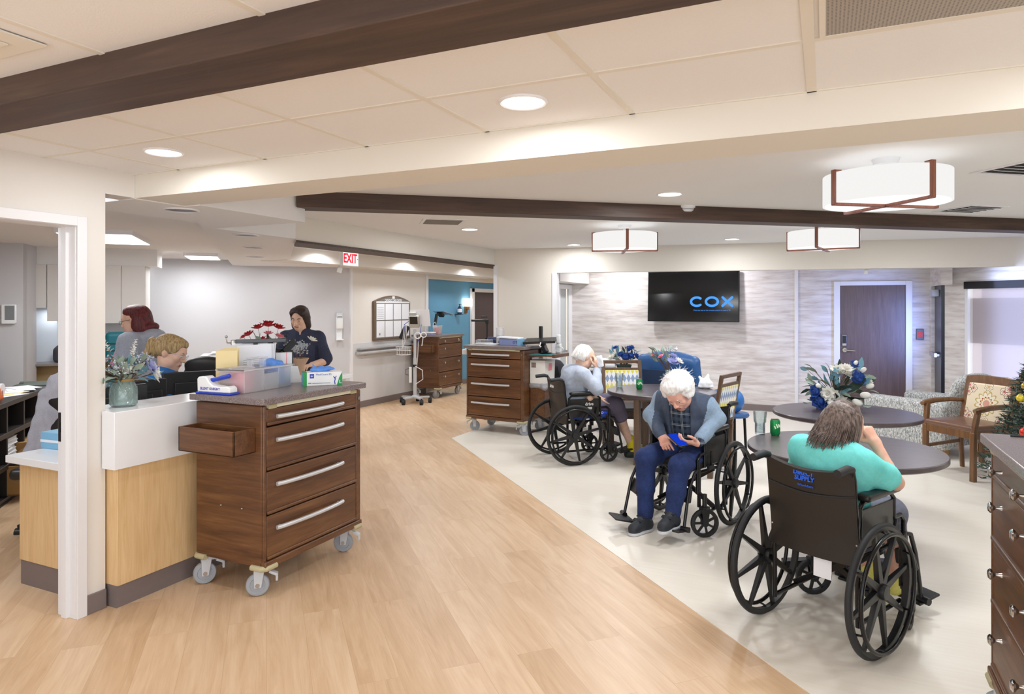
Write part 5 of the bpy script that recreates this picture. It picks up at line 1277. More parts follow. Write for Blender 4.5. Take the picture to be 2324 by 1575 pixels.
# bouquets on the tables
t = thing('bouquet', 'tall bouquet of blue roses and white tulips on the table behind the other', 'bouquet', (.12, 6.50, .74), 0)
t.location = (.08, 6.36, .74)
obj('vase', MB().lathe([(.0001, 0), (.07, 0), (.085, .06), (.06, .13), (.07, .15), (.064, .15), (.055, .13), (.078, .06), (.0001, .012)], 28, cap=False), green_gl, t)
rd = random.Random(21); ux, uy = .907, .422   # across the view
def U(u, v, z): return (u * ux - v * uy, u * uy + v * ux, z)
hs = []
for (u, z, k, s) in ((.12, .30, 'rose', .075), (-.17, .06, 'rose', .075), (-.05, .02, 'rose', .075), (-.21, .16, 'rose', .055), (.10, .44, 'rose', .045), (-.13, .0, 'rose', .06), (.0, .36, 'white', .07), (.05, .34, 'white', .06), (-.08, .12, 'white', .06), (-.12, .14, 'white', .05), (.02, .40, 'white', .045), (.20, .12, 'bud', .045), (.14, .04, 'bud', .045), (.22, .22, 'bud', .035), (-.02, .12, 'bud', .035), (-.20, .22, 'bud', .03), (-.10, .05, 'bud', .04), (.10, .46, 'bud', .025), (.13, .40, 'bud', .03), (.20, .38, 'bud', .03), (.26, .24, 'white', .035), (.0, .06, 'white', .05)):
    x, y, z2 = U(u, -.10 + rd.uniform(-.05, .05), z * .8 + .02); hs.append((k, x, y, z2, s * 1.2))
for (u, z, s) in ((.0, .22, .22), (.08, .22, .24), (-.06, .20, .2), (.14, .19, .22), (.04, .28, .2), (.12, .12, .18)):
    x, y, z2 = U(u, rd.uniform(-.13, -.02), z * .8); hs.append(('dark', x, y, z2, s))
for _ in range(80):
    x, y, z2 = U(rd.uniform(-.26, .28), rd.uniform(-.12, .08), rd.uniform(.0, .36)); k = rd.choice(['teal', 'teal', 'sage', 'leaf', 'dark'])
    hs.append((k, x, y, z2, rd.uniform(.07, .12)))
flowers(t, hs, (0, 0, .12), 7)
t = thing('bouquet', 'vase of pink and lilac flowers on the table behind the white-haired man', 'bouquet', (-1.49, 7.16, .74), 0)
obj('vase', MB().lathe([(.0001, 0), (.05, 0), (.055, .07), (.04, .15), (.045, .19), (.04, .19), (.034, .15), (.048, .07), (.0001, .01)], 28, cap=False), green_gl, t)
hs = []
rd = random.Random(31)
for (u, z, k, s) in ((.02, .27, 'lilac', .07), (.08, .28, 'white', .055), (.03, .33, 'lilac', .05), (.07, .40, 'bud', .03), (.0, .41, 'spray', .05), (.05, .42, 'spray', .05), (-.10, .33, 'pink', .035), (-.17, .34, 'pink', .03)):
    x, y, z2 = U(u, rd.uniform(-.06, .03), z); hs.append((k, x, y, z2, s))
for _ in range(20):
    x, y, z2 = U(rd.uniform(-.22, .04), rd.uniform(-.06, .06), rd.uniform(.27, .42)); hs.append((rd.choice(['sage', 'leaf', 'teal', 'leaf']), x, y, z2, rd.uniform(.06, .10)))
flowers(t, hs, (0, 0, .16), 4)
t = thing('bouquet', 'low bowl of royal blue and white flowers on the black shelf behind the diamond-print chair', 'bouquet', (-2.34, 8.44, .76), 0)
obj('bowl', MB().lathe([(.0001, 0), (.07, 0), (.10, .09), (.092, .09), (.06, .012), (.0001, .012)], 24, cap=False), leaf_dark, t)
hs = [('white', -.12, -.07, .19, .075), ('white', -.16, -.08, .16, .07), ('rose', .03, -.05, .19, .085), ('rose', .09, 0, .20, .075), ('rose', .05, .02, .29, .065), ('blue', .15, .03, .19, .075), ('rose', -.03, -.04, .22, .06), ('blue', -.10, -.05, .30, .05), ('rose', .09, .04, .31, .05), ('white', .12, .06, .27, .045)]
rd = random.Random(41)
for _ in range(34): hs.append((rd.choice(['teal', 'dark', 'teal', 'leaf']), rd.uniform(-.18, .18), rd.uniform(-.1, .1), rd.uniform(.09, .29), rd.uniform(.07, .11)))
flowers(t, hs, (0, 0, .08), 9)
# ------------------------------------------------------------------ chairs (local: faces +y)
def argyle_chair(label, loc, rz):
    t = thing('dining_chair', label, 'chair', loc, rz, 'dark wood chairs with diamond-print backs')
    for s in (-1, 1):
        obj('rear_leg', MB().bar((s * .225, -.20, 0), (s * .215, -.22, .46), .04, .045, up=(0, 1, 0)).bar((s * .215, -.22, .44), (s * .215, -.31, .965), .04, .03, up=(0, 1, 0)), dark_chair_wood, t, .004)
        obj('front_leg', MB().bar((s * .22, .22, 0), (s * .22, .22, .44), .042, .042, up=(0, 1, 0)), dark_chair_wood, t, .004)
    obj('top_rail', MB().bar((-.215, -.308, .95), (.215, -.308, .95), .03, .035), dark_chair_wood, t, .004)
    obj('cross_rail', MB().bar((-.215, -.292, .865), (.215, -.292, .865), .028, .03), dark_chair_wood, t, .003); obj('cross_rail', MB().bar((-.215, -.235, .52), (.215, -.235, .52), .028, .03), dark_chair_wood, t, .003)
    obj('back_pad', MB().box((0, -.262, .69), (.40, .035, .335), 0, (9.8, 0, 0)), argyle, t, .012)
    obj('seat', MB().bb((-.235, -.22, .44), (.235, .245, .485)), plain('dark_seat_vinyl', '#4b4548', .4), t, .014)
    obj('seat_rail', MB().bb((-.22, -.2, .39), (.22, -.18, .44)).bb((-.22, .2, .39), (.22, .22, .44)).bb((-.235, -.2, .39), (-.215, .22, .44)).bb((.215, -.2, .39), (.235, .22, .44)), dark_chair_wood, t)
    return t
a1 = argyle_chair('dark wood chair with a diamond-print back facing us across the table', (-2.02, 7.42, 0), R(208))
dup(a1, (-1.10, 6.70, 0), R(75), 'dark wood chair with a diamond-print back seen edge-on behind the man in the blue jacket')

def floral_chair(label, loc, rz):
    t = thing('armchair', label, 'chair', loc, rz, 'brown wooden armchairs with medallion-print backs')
    for s in (-1, 1):
        obj('rear_leg', MB().tube([(s * .235, -.21, 0), (s * .235, -.19, .25), (s * .235, -.20, .46)], [.022, .026, .028], 8).bar((s * .235, -.20, .45), (s * .235, -.31, .90), .05, .035, up=(0, 1, 0)), chair_wood, t, .004)
        obj('front_leg', MB().bar((s * .25, .24, 0), (s * .25, .235, .45), .045, .045, up=(0, 1, 0)).bar((s * .25, .235, .44), (s * .265, .20, .645), .04, .045, up=(0, 1, 0)), chair_wood, t, .006)
        obj('arm', MB().tube([(s * .255, -.275, .66), (s * .275, -.12, .675), (s * .285, .08, .67), (s * .28, .22, .652), (s * .275, .255, .645)], [.02, .022, .026, .027, .02], 10), chair_wood, t)
        obj('side_stretcher', MB().bar((s * .245, .23, .24), (s * .235, -.2, .27), .02, .03), chair_wood, t)
    pts = []
    obj('crest_rail', MB().prism([(-.262, 0), (-.25, -.07), (.25, -.07), (.262, 0), (.15, .018), (-.15, .018)], -.02, .02, 0, rot3(102, 0, 0) @ Matrix.Identity(3), (0, -.312, .905)), chair_wood, t, .01)
    obj('lower_rail', MB().bar((-.24, -.225, .49), (.24, -.225, .49), .03, .035), chair_wood, t, .004)
    bp = obj('back_pad', MB().box((0, 0, 0), (.43, .05, .39)), floral, t, .018)
    bp.location = (0, -.25, .655); bp.rotation_euler = (R(13), 0, 0)
    S = Sdf(.01); S.box((0, .02, .475), (.265, .235, .03), .028, .01); S.ell((0, .02, .49), (.2, .18, .028), .03); soft('seat', S, plain('brown_leather', '#6b4a38', .28, 0, .08, 20), t)
    obj('seat_rail', MB().bb((-.25, .215, .385), (.25, .25, .455)).bb((-.26, -.2, .385), (-.23, .24, .455)).bb((.23, -.2, .385), (.26, .24, .455)).bb((-.24, -.21, .385), (.24, -.18, .455)), chair_wood, t, .003)
    return t
fa = floral_chair('brown wooden armchair with a medallion-print back standing before the tweed armchair', (1.24, 7.66, 0), R(131))
dup(fa, (1.80, 8.22, 0), R(131), 'second brown wooden armchair with a medallion-print back, half hidden by the tree')

# tweed club chair (local: faces +y)
t = thing('club_chair', 'grey tweed upholstered club chair by the brown flush door', 'armchair', (1.07, 8.83, 0), R(52))
S = Sdf(.012); S.box((0, .02, .25), (.40, .44, .14), .03, .02)
soft('body', S, tweed, t)
for s in (-1, 1):
    S = Sdf(.012); S.box((s * .37, .03, .34), (.095, .47, .25), .06, .03); soft('arm', S, tweed, t)
S = Sdf(.012)
for i in range(7):
    u = i / 6; S.ell((0, -.36 - .12 * u, .35 + .42 * u), (.43 - .05 * u * u, .10, .12), .05)
soft('backrest', S, tweed, t)
S = Sdf(.012); S.box((0, .10, .43), (.27, .36, .075), .05, .02); soft('seat_cushion', S, tweed, t)
for (a, b) in ((-.36, .40), (.36, .40), (-.36, -.36), (.36, -.36)): obj('leg', MB().prism([(a - .035, b - .035), (a + .035, b - .035), (a + .035, b + .035), (a - .035, b + .035)], 0, .12), plain('honey_wood', '#a9762e', .4), t, .004)

# blue recliner, seen from behind (local: faces +y)
t = thing('recliner', 'blue vinyl recliner with its back turned, behind the table with wooden legs', 'recliner', (-1.55, 8.34, 0), R(-14))
S = Sdf(.012); S.box((0, .05, .28), (.31, .38, .17), .06, .03); soft('seat', S, navy_vinyl, t)
S = Sdf(.012)
for i in range(9):
    u = i / 8; S.ell((0, -.30 - .15 * u, .22 + .72 * u), (.36 - .02 * u, .09, .11), .05)
S.ell((0, -.44, .98), (.37, .11, .09), .04); S.cone((-.36, -.30, .3), (-.31, -.45, .95), .06, .07, .04); S.cone((.36, -.30, .3), (.31, -.45, .95), .06, .07, .04)
soft('backrest', S, navy_vinyl, t, [(.008, 14, 2)])
for s in (-1, 1):
    S = Sdf(.012); S.box((s * .37, .02, .36), (.075, .40, .24), .06, .03); S.ell((s * .37, -.36, .52), (.075, .08, .12), .03); soft('arm', S, navy_vinyl, t)
obj('back_panel', MB().sheet([[(x, -.405 - .16 * ((z - .12) / .75) - .01, z) for x in (-.27, -.1, .1, .27)] for z in (.12, .35, .6, .86)], .02), navy_dark, t)
obj('lower_skirt', MB().bb((-.34, -.35, .05), (.34, -.33, .30)), navy_vinyl, t, .006)
obj('foot', MB().bb((-.32, -.3, 0), (-.26, .38, .06)).bb((.26, -.3, 0), (.32, .38, .06)), black_pl, t)
t = thing('plastic_bag', 'thin white plastic bag on the table rim beside the edge-on chair', 'bag', (-1.13, 7.24, .74), 0)
S = Sdf(.008); S.ell((0, 0, .05), (.07, .06, .05), .03); S.cone((-.03, 0, .07), (-.065, .01, .115), .03, .014); S.cone((.01, 0, .07), (.022, .01, .145), .045, .008); S.ell((0, -.0, .02), (.08, .06, .02), .02); soft('bag_film', S, plain('white_film', '#eef0f4', .4), t, [(.006, 60, 2)])
t = thing('exercise_ball', 'small blue and white ball cushion on a stool behind the edge-on chair', 'ball', (-.86, 7.28, .50), 0)
obj('ball', MB().ball((0, 0, .12), (.11, .11, .125), n=24), plain('ball_blue', '#2f6db3', .4), t); obj('white_panel', MB().prism([(-.03, .05), (.035, .06), (.0, .2), (-.05, .16)], -.115, -.10, 0, rot3(90, 0, 0) @ rot3(0, 0, 0)), white_pl, t)
t = thing('stool', 'blue stool under the ball cushion behind the edge-on chair', 'stool', (-.86, 7.28, 0), 0); obj('seat', MB().lathe([(.0001, .46), (.15, .46), (.16, .48), (.15, .50), (.0001, .50)], 24), navy_vinyl, t)
for k in range(4): a = PI / 2 * k; obj('leg', MB().cyl((.13 * math.cos(a), .13 * math.sin(a), 0), (.11 * math.cos(a), .11 * math.sin(a), .46), .014, n=8), black_steel, t)

# christmas tree at the edge
t = thing('artificial_tree', 'small decorated artificial fir at the picture edge behind the knob-fronted cart', 'christmas tree', (1.74, 6.85, 0), 0)
obj('trunk', MB().cyl((0, 0, .05), (0, 0, 1.5), .025, .008, 10).cyl((0, 0, 0), (0, 0, .05), .22, .20, 20), twig, t)
rd = random.Random(5); m = MB()
for i in range(560):
    z = .22 + 1.28 * (i / 560) ** 1.05; L = .54 * (1 - (z - .2) / 1.42) + .03; a = i * 2.399; dz = -.10 * L
    e = V((L * math.cos(a), L * math.sin(a), z + dz + rd.uniform(-.02, .04))); s0 = V((0, 0, z))
    dirv = (e - s0)
    for j in range(13):
        p = s0 + dirv * (.25 + .75 * j / 12)
        for k in range(2):
            dd = dirv.normalized() * .6 + V((rd.uniform(-1, 1), rd.uniform(-1, 1), rd.uniform(-.4, .9)))
            dd.normalize(); sd = dd.orthogonal() * .0055
            q2 = p + dd * rd.uniform(.04, .075)
            m.add([p - sd, p + sd, q2], [(0, 1, 2)])
fo = obj('foliage', m, leaf_dark, t, smooth=False)
m = MB()
def orn(label, x, y, z, r, mat, kind='bauble'):
    o = thing('tree_bauble', label, 'ornament', (1.74 + x, 6.85 + y, z), 0)
    obj('bauble', MB().ball((0, 0, 0), r, n=16), mat, o); obj('cap', MB().cyl((0, 0, r * .95), (0, 0, r * 1.25), r * .25, n=8), steel, o)
gold = plain('gold_bauble', '#c69a3e', .25, .7)
orn('red round bauble low on the fir, the big shiny one', -.30, -.30, .60, .04, plain('red_bauble', '#d23322', .2, .2))
orn('gold bauble at the middle of the fir', -.26, -.12, .95, .03, gold)
orn('yellow bell bauble on the near flank of the fir', -.31, -.20, .86, .03, plain('yellow_bauble', '#d9c23a', .25, .3))
orn('small gold bauble above the red one on the fir', -.20, -.34, .68, .026, gold)
orn('green bauble beside the red one at the fir base', -.18, -.40, .57, .03, plain('green_bauble', '#3f7a63', .25, .4))
orn('pale green bauble high on the fir', -.14, -.10, 1.13, .028, plain('mint_bauble', '#a9d2b4', .25, .3))

# ------------------------------------------------------------------ wheelchairs (local: faces +y, rear axle over the origin)
def wheelchair(name, label, loc, rz, blue=False, foot=(0, 0), pads=True, spokes=8, swivel=(0, 0)):
    t = thing(name, label, 'wheelchair', loc, rz, 'black transport wheelchairs')
    RW = .303
    for s in (-1, 1):
        x = s * .285; q = rot3(0, 90, 0); m = MB()
        m.lathe([(RW - .030, -.014), (RW - .012, -.015), (RW - .012, .015), (RW - .030, .014), (RW - .030, -.014)], 56, 0, (x, 0, RW), q, cap=False)
        m.lathe([(.0001, -.035), (.032, -.033), (.036, -.02), (.036, .02), (.032, .033), (.0001, .035)], 24, 0, (x, 0, RW), q)
        for k in range(spokes):
            a = 2 * PI * k / spokes + .2; u = V((0, math.cos(a), math.sin(a))); w = V((0, -math.sin(a), math.cos(a))); c = V((x, 0, RW))
            P0 = c + u * .028; P1 = c + u * (RW - .024)
            vs = []
            for (p, hw, ht) in ((P0, .019, .014), (P1, .0085, .008)):
                for (e, f) in ((-1, -1), (1, -1), (1, 1), (-1, 1)): vs.append(p + w * (hw * e) + V((1, 0, 0)) * (ht * f))
            m.add(vs, [(0, 1, 5, 4), (1, 2, 6, 5), (2, 3, 7, 6), (3, 0, 4, 7), (0, 3, 2, 1), (4, 5, 6, 7)])
        wh = obj('rear_wheel', m, black_pl, t, .002)
        obj('tyre', MB().tube([(x, (RW - .012) * math.cos(a), RW + (RW - .012) * math.sin(a)) for a in [2 * PI * i / 64 for i in range(64)]], .0145, 10, closed=True), black_rub, wh)
        xr = s * .326
        m = MB().tube([(xr, .262 * math.cos(a), RW + .262 * math.sin(a)) for a in [2 * PI * i / 56 for i in range(56)]], .010, 10, closed=True)
        for k in range(6):
            a = 2 * PI * k / 6 + .5; m.cyl((x, .270 * math.cos(a), RW + .270 * math.sin(a)), (xr, .262 * math.cos(a), RW + .262 * math.sin(a)), .005, n=6)
        obj('hand_rim', m, black_steel, wh)
        # front caster
        cx, cy = s * .235, .43; m = MB(); sv = rot3(0, 0, swivel[0 if s < 0 else 1]); q = sv @ rot3(0, 90, 0); ax_ = sv @ V((1, 0, 0)); fx_ = sv @ V((0, 1, 0)); cp = V((cx, cy, .10)) + fx_ * -.03; cx, cy = cp.x, cp.y
        m.lathe([(.074, -.013), (.088, -.016), (.098, -.012), (.100, 0), (.098, .012), (.088, .016), (.074, .013)], 36, 0, (cx, cy, .10), q, cap=False).lathe([(.0001, -.02), (.024, -.02), (.024, .02), (.0001, .02)], 14, 0, (cx, cy, .10), q).lathe([(.074, .012), (.078, .012), (.078, -.012), (.074, -.012), (.074, .012)], 30, 0, (cx, cy, .10), q, cap=False)
        for k in range(7):
            a = 2 * PI * k / 7; m.bar(cp + fx_ * .02 * math.cos(a) + V((0, 0, .02 * math.sin(a))), cp + fx_ * .078 * math.cos(a) + V((0, 0, .078 * math.sin(a))), .014, .012, up=ax_)
        obj('front_caster', m, black_rub, t)
        obj('caster_fork', MB().prism([(-.03, .20), (.03, .20), (.018, .09), (-.014, .09)], -.028, -.022, 0, sv @ rot3(90, 0, 90), (cx, cy, 0)).prism([(-.03, .20), (.03, .20), (.018, .09), (-.014, .09)], .022, .028, 0, sv @ rot3(90, 0, 90), (cx, cy, 0)).bb((cx - .028, cy - .03, .195), (cx + .028, cy + .03, .212)).cyl((cx, cy, .21), (cx, cy, .30), .016, n=12), black_pl, t, .002)
        # frame side
        xs = s * .21
        m = MB()
        m.tube([(xs, -.045, .12), (xs, -.05, .50), (xs, -.085, .80), (xs, -.10, .845), (xs, -.13, .86)], .0125, 10)
        m.tube([(xs, -.045, .13), (xs, .38, .135)], .011, 8).tube([(xs, -.045, .42), (xs, .40, .44)], .0115, 8).tube([(xs, .40, .20), (xs, .40, .46)], .013, 10)
        m.tube([(xs, -.045, RW), (s * .27, 0, RW)], .013, 8)
        m.tube([(xs, -.03, .46), (xs, -.03, .665), (xs, -.0, .69), (xs, .27, .69), (xs, .31, .66), (xs, .315, .46)], .0115, 10)
        m.tube([(xs, .30, .56), (xs, .385, .56), (xs, .42, .53), (xs, .42, .44)], .0115, 10)
        obj('side_frame', m, black_steel, t)
        obj('push_handle', MB().tube([(xs, -.10, .852), (xs, -.14, .862), (xs, -.235, .855)], [.016, .019, .019], 12), black_rub, t)
        S = Sdf(.008); S.box((xs * 1.04, .145, .713), (.034, .17, .018), .016, .01); soft('armrest', S, black_vinyl, t)
        obj('side_panel', MB().bb((xs - .006, -.02, .47), (xs + .006, .30, .655)), black_vinyl, t, .003)
        # leg rest
        fx = s * .20; sw = foot[0 if s < 0 else 1]
        q2 = rot3(0, 0, -s * sw)
        def F(p): return q2 @ (V(p) - V((xs, .42, 0))) + V((xs, .42, 0))
        m = MB().tube([F((xs, .42, .46)), F((xs, .47, .45)), F((xs - s * .02, .53, .34)), F((xs - s * .03, .585, .10))], .011, 10).cyl(F((xs, .42, .30)), F((xs, .42, .47)), .015, n=10)
        lr = obj('leg_rest', m, dark_metal, t)
        fp = obj('footplate', MB().box(F((xs - s * .095, .63, .085)), (.16, .15, .014), 0, q2 @ rot3(12, 0, 0)), black_pl, lr, .005)
        obj('plate_bracket', MB().cyl(F((xs + s * .01, .59, .09)), F((xs - s * .05, .59, .09)), .019, n=12), dark_metal, lr)
        if pads: obj('calf_pad', MB().box(F((xs - s * .07, .515, .30)), (.13, .025, .10), 0, q2 @ rot3(20, 0, 0)), black_vinyl, lr, .01)
        obj('brake_lever', MB().tube([(xs + s * .02, .25, .47), (xs + s * .03, .27, .57)], .008, 8).bb((xs + s * .01, .22, .44), (xs + s * .03, .30, .47)), black_pl, t)
    m = MB().bar((-.22, .16, .14), (.22, .16, .43), .03, .025, up=(0, 1, 0)).bar((.22, .19, .14), (-.22, .19, .43), .03, .025, up=(0, 1, 0))
    obj('cross_brace', m, black_steel, t, .003)
    S = Sdf(.01); S.box((0, .18, .475), (.205, .22, .032), .03, .01); soft('seat', S, plain('blue_cushion', '#24458f', .6) if blue else black_vinyl, t)
    rows = []
    for z in [.40 + .05 * i for i in range(10)]:
        rows.append([(-.218 + .436 * j / 8, (-.05 if z < .5 else -.05 - .045 * (z - .5) / .35) - .028 * math.sin(PI * j / 8) - (.012 if j in (0, 8) else 0) * 0, z - (.03 * math.sin(PI * j / 8) if z > .82 else 0)) for j in range(9)])
    obj('backrest', MB().sheet(rows, .022), black_vinyl, t)
    obj('back_seam', MB().tube([(-.214 + .428 * j / 8, -.092 - .028 * math.sin(PI * j / 8), .725 - .02 * math.sin(PI * j / 8)) for j in range(9)], .0045, 6), black_rub, t)
    obj('rivet', MB().ball((-.212, -.068, .68), .006, n=8).ball((.212, -.068, .68), .006, n=8).ball((-.212, -.062, .50), .006, n=8).ball((.212, -.062, .50), .006, n=8), steel, t)
    return t
W1 = wheelchair('wheelchair', 'black wheelchair carrying the person in the grey sweatshirt', (-2.47, 6.595, 0), R(-47), foot=(10, 0), blue=True)
W2 = wheelchair('wheelchair', 'black wheelchair carrying the white-haired man in the blue jacket', (-.885, 5.245, 0), math.atan2(.28, -.96), foot=(4, 38), swivel=(-42, 20))
W3 = wheelchair('wheelchair', 'black wheelchair seen from behind, carrying the person in the teal shirt', (-.025, 3.62, 0), math.atan2(-.47, .883), foot=(0, 16), swivel=(-35, 15))
bl = plain('bright_blue_print', '#1f63e8', .5, 0, .03, 20); wp = plain('white_print', '#e9e9ea', .5, 0, .02, 20)
def back_text(w, s, size, z, mat, x=0, sx=1, bold=0):
    o = text('lettering', s, size, mat, w, (x, -.128, z), (90 - 8, 0, 0), .0012, sx=sx, bold=bold); return o
back_text(W3, 'DIRECT', .030, .800, bl, -.01, 1, .0012); back_text(W3, 'SUPPLY', .030, .774, bl, -.005, 1.0, .001); back_text(W3, 'Wheelchairs', .016, .742, bl, 0)
back_text(W1, 'drive', .05, .77, wp, -.02, 1, .001)
o = text('lettering', 'drive', .045, wp, W1, (.2175, .19, .60), (90, 0, 90), .0006, bold=.001)
obj('white_tag', MB().bb((.216, .17, .545), (.2175, .22, .57)), wp, W1)
obj('seat_pad_edge', MB().bb((.18, .10, .485), (.212, .40, .52)), plain('vivid_blue', '#1c46d8', .5), W1, .01)
o = text('lettering', 'ROHO', .034, wp, W1, (.2128, .30, .502), (90, 0, 90), .0006)
obj('paper_tag', MB().box((.05, -.062, .365), (.085, .002, .13), 0, (3, 2, 5)), paper, W3)
# ------------------------------------------------------------------ people
class Head:
    def __init__(s, c, face, up, k=1.0, turn=0):
        s.c = V(c); s.q = frame(face, up); s.k = k
    def w(s, p): return s.c + s.q @ (V(p) * s.k)
    def loc(s, P):   # world (n,3) -> head local
        return (P - np.array(s.c)) @ np.array(s.q) / s.k

def add_head(S, H, neck=None, old=0, jaw=1.0):
    k = H.k; q = H.q; w = H.w
    def e(p, r, kk=.02, op='u', qq=None): S.ell(w(p), [x * k for x in r], kk * k, op, q if qq is None else q @ qq)
    e((0, -.014, .036), (.074, .094, .084)); e((0, .03, -.03), (.060 * jaw, .064, .082), .03)
    e((0, .020, .045), (.062, .075, .06), .03)
    e((0, .068, -.09), (.026 * jaw, .024, .022), .03)
    for s in (-1, 1):
        e((s * .042, .064, -.022), (.022, .022, .024), .025)
        e((s * .046, .02, -.07), (.02, .045, .025), .03)
    e((0, .081, .024), (.05, .016, .012), .022)
    for s in (-1, 1): e((s * .031, .102, .004), (.019, .020, .0115), .012, 's')
    S.cone(w((0, .090, .014)), w((0, .114, -.026)), .0085 * k, .0125 * k, .012 * k)
    for s in (-1, 1): e((s * .0125, .103, -.030), (.009, .012, .008), .008)
    e((0, .088, -.060), (.028, .016, .016), .014)
    e((0, .1045, -.0635), (.024, .008, .0022), .004, 's')
    for s in (-1, 1):
        e((s * .076, -.010, -.006), (.009, .021, .031), .010, 'u', rot3(0, s * 6, s * 18))
        e((s * .034, .084, .0105), (.017, .012, .0065), .006)       # upper lid
        e((s * .034, .083, -.006), (.015, .011, .0045), .006)
        if old: e((s * .036, .094, -.024), (.018, .02, .003), .008, 's')
    if neck is not None:
        S.cone(w((0, -.02, -.05)), neck, .053 * k, .058 * k, .03)

def add_hand(S, wrist, d, dorsal, side, curls, thumb=25, k=1.0, spread=4):
    """wrist point, finger direction, back-of-hand direction, side +1 = left hand, -1 = right hand; curls: four (knuckle, middle, tip) in degrees"""
    q = frame(d, dorsal); wv = V(wrist)
    def w(p): return wv + q @ (V((p[0] * side, p[1], p[2])) * k)
    xs = (.028, .0095, -.0095, -.027); L = (.072, .080, .074, .058)
    for i, x in enumerate(xs):
        S.cone(w((x * .6, .008, 0)), w((x, .086 - .004 * abs(i - 1), 0)), .0145 * k, .0115 * k, .012)
        a = 0; p = V((x, .088 - .004 * abs(i - 1), 0)); r = .0088 - .0006 * (i == 3)
        az = R(spread * (1.2 - i))
        for j, fr in enumerate((.46, .30, .24)):
            a += R(curls[i][j])
            n = p + V((math.sin(az) * math.cos(a), math.cos(az) * math.cos(a), -math.sin(a))) * (L[i] * fr)
            S.cone(w(p), w(n), r * k, (r - .0008) * k, .004); p = n; r -= .0008
    t = R(thumb)
    p0 = V((.018, .018, -.006)); p1 = p0 + V((math.sin(t + .5) * .045, math.cos(t + .5) * .042, -.012)); p2 = p1 + V((math.sin(t) * .034, math.cos(t) * .034, -.008)); p3 = p2 + V((math.sin(t - .25) * .026, math.cos(t - .25) * .026, -.006))
    S.cone(w(p0), w(p1), .0145 * k, .0115 * k, .01); S.cone(w(p1), w(p2), .0105 * k, .0095 * k, .004); S.cone(w(p2), w(p3), .0095 * k, .0078 * k, .004)
    S.ell(w((0, .0, 0)), (.026 * k, .028 * k, .021 * k), .02, 'u', q)

def torso(S, J, g=0.0, w=1.0, belly=0.0):
    """pelvis -> chest -> shoulders; g inflates (clothing)"""
    pe, ch, nk = V(J['pelvis']), V(J['chest']), V(J['neck'])
    sl, sr = V(J['shl']), V(J['shr'])
    ax = (sl - sr).normalized()
    up = (ch - pe).normalized(); fw = up.cross(ax) * -1
    q = Matrix((ax, fw, up)).transposed()
    S.ell(pe, (.165 * w + g, .115 * w + g, .12 + g), .05, 'u', q)
    S.ell(pe * .5 + ch * .5 + fw * (.02 + belly * .5), (.148 * w + g, .108 * w + g + belly, .15 + g), .06, 'u', q)
    S.ell(ch, (.158 * w + g, .108 * w + g, .15 + g), .05, 'u', q)
    S.cone(sl, sr, .062 + g, .062 + g, .05)
    S.cone(ch + up * .05, nk - (nk - ch).normalized() * .02, .10 + g, .055 + g * .6, .04)
    return fw

def limbs(S, J, g=0.0, arms=True, legs=True, fat=1.0):
    f = fat
    if arms:
        for s in 'lr':
            S.cone(J['sh' + s], J['el' + s], .050 * f + g, .040 * f + g, .03); S.cone(J['el' + s], J['wr' + s], .039 * f + g, .026 * f + g, .015)
    if legs:
        for s in 'lr':
            S.cone(J['hip' + s], J['kn' + s], .082 * f + g, .056 * f + g, .03)
            kn, an = V(J['kn' + s]), V(J['an' + s])
            S.cone(kn, kn * .65 + an * .35, .053 * f + g, .054 * f + g, .02); S.cone(kn * .65 + an * .35, an, .054 * f + g, .034 * f + g, .02)
            to = V(J['to' + s])
            if not g: S.cone(an + V((0, 0, -.03)), to, .034, .024, .02); S.ell(an + V((0, 0, -.04)), (.032, .04, .03), .02)

def eyes(H, parent, iris='#4a5a68', half=True):
    for s in (-1, 1):
        m = MB(); c = H.w((s * .0325, .0815, .0025)); m.ball(c, .0118 * H.k, 0, 14)
        f = H.q @ V((0, 1, -.25)); f.normalize()
        m.ball(c + f * .0062 * H.k, .0066 * H.k, 1, 10); m.ball(c + f * .0101 * H.k, .0031 * H.k, 2, 8)
        obj('eye', m, [plain('eye_white', '#dcd4cc', .2, 0, .01), plain('iris', iris, .2), black_pl], parent)

def brows(H, parent, mat, r=.0032):
    for s in (-1, 1):
        obj('eyebrow', MB().tube([H.w((s * x, y, z)) for x, y, z in ((.014, .098, .023), (.03, .097, .029), (.046, .086, .027), (.052, .079, .022))], [r, r * 1.2, r, r * .5], 6), mat, parent)

def face_paint(H):
    def f(P):
        L = H.loc(P); ux, uy, uz = L[:, 0], L[:, 1], L[:, 2]
        lips = (np.abs(ux) < .023 - .25 * np.abs(uz + .0635)) & (uz > -.0725) & (uz < -.0555) & (uy > .088)
        return np.where(lips, 1, 0)
    return f

def strands(name, H, n, mat, parent, fn, r=.0016, seed=1, steps=6, label=None):
    rd = random.Random(seed); m = MB()
    for i in range(n):
        P_ = fn(rd, i)
        k = len(P_); m.tube([H.w(p) for p in P_], [r * (1 - .7 * j / (k - 1)) for j in range(k)], 4, cap=False)
    return obj(name, m, mat, parent, label=label)

def glasses(H, parent, mat):
    m = MB()
    for s in (-1, 1):
        m.tube([H.w((s * .034 + .023 * math.cos(a), .112 - .25 * abs(.023 * math.cos(a) * s + .0) * (1 if math.cos(a) * s > 0 else 0), .002 + .017 * math.sin(a))) for a in [2 * PI * i / 18 for i in range(18)]], .0014, 5, closed=True)
        m.tube([H.w((s * .057, .106, .006)), H.w((s * .072, .06, .008)), H.w((s * .080, -.01, .010)), H.w((s * .079, -.03, -.005))], .0014, 5)
    m.tube([H.w((-.011, .113, .004)), H.w((0, .116, .007)), H.w((.011, .113, .004))], .0014, 5)
    return obj('glasses', m, mat, parent)

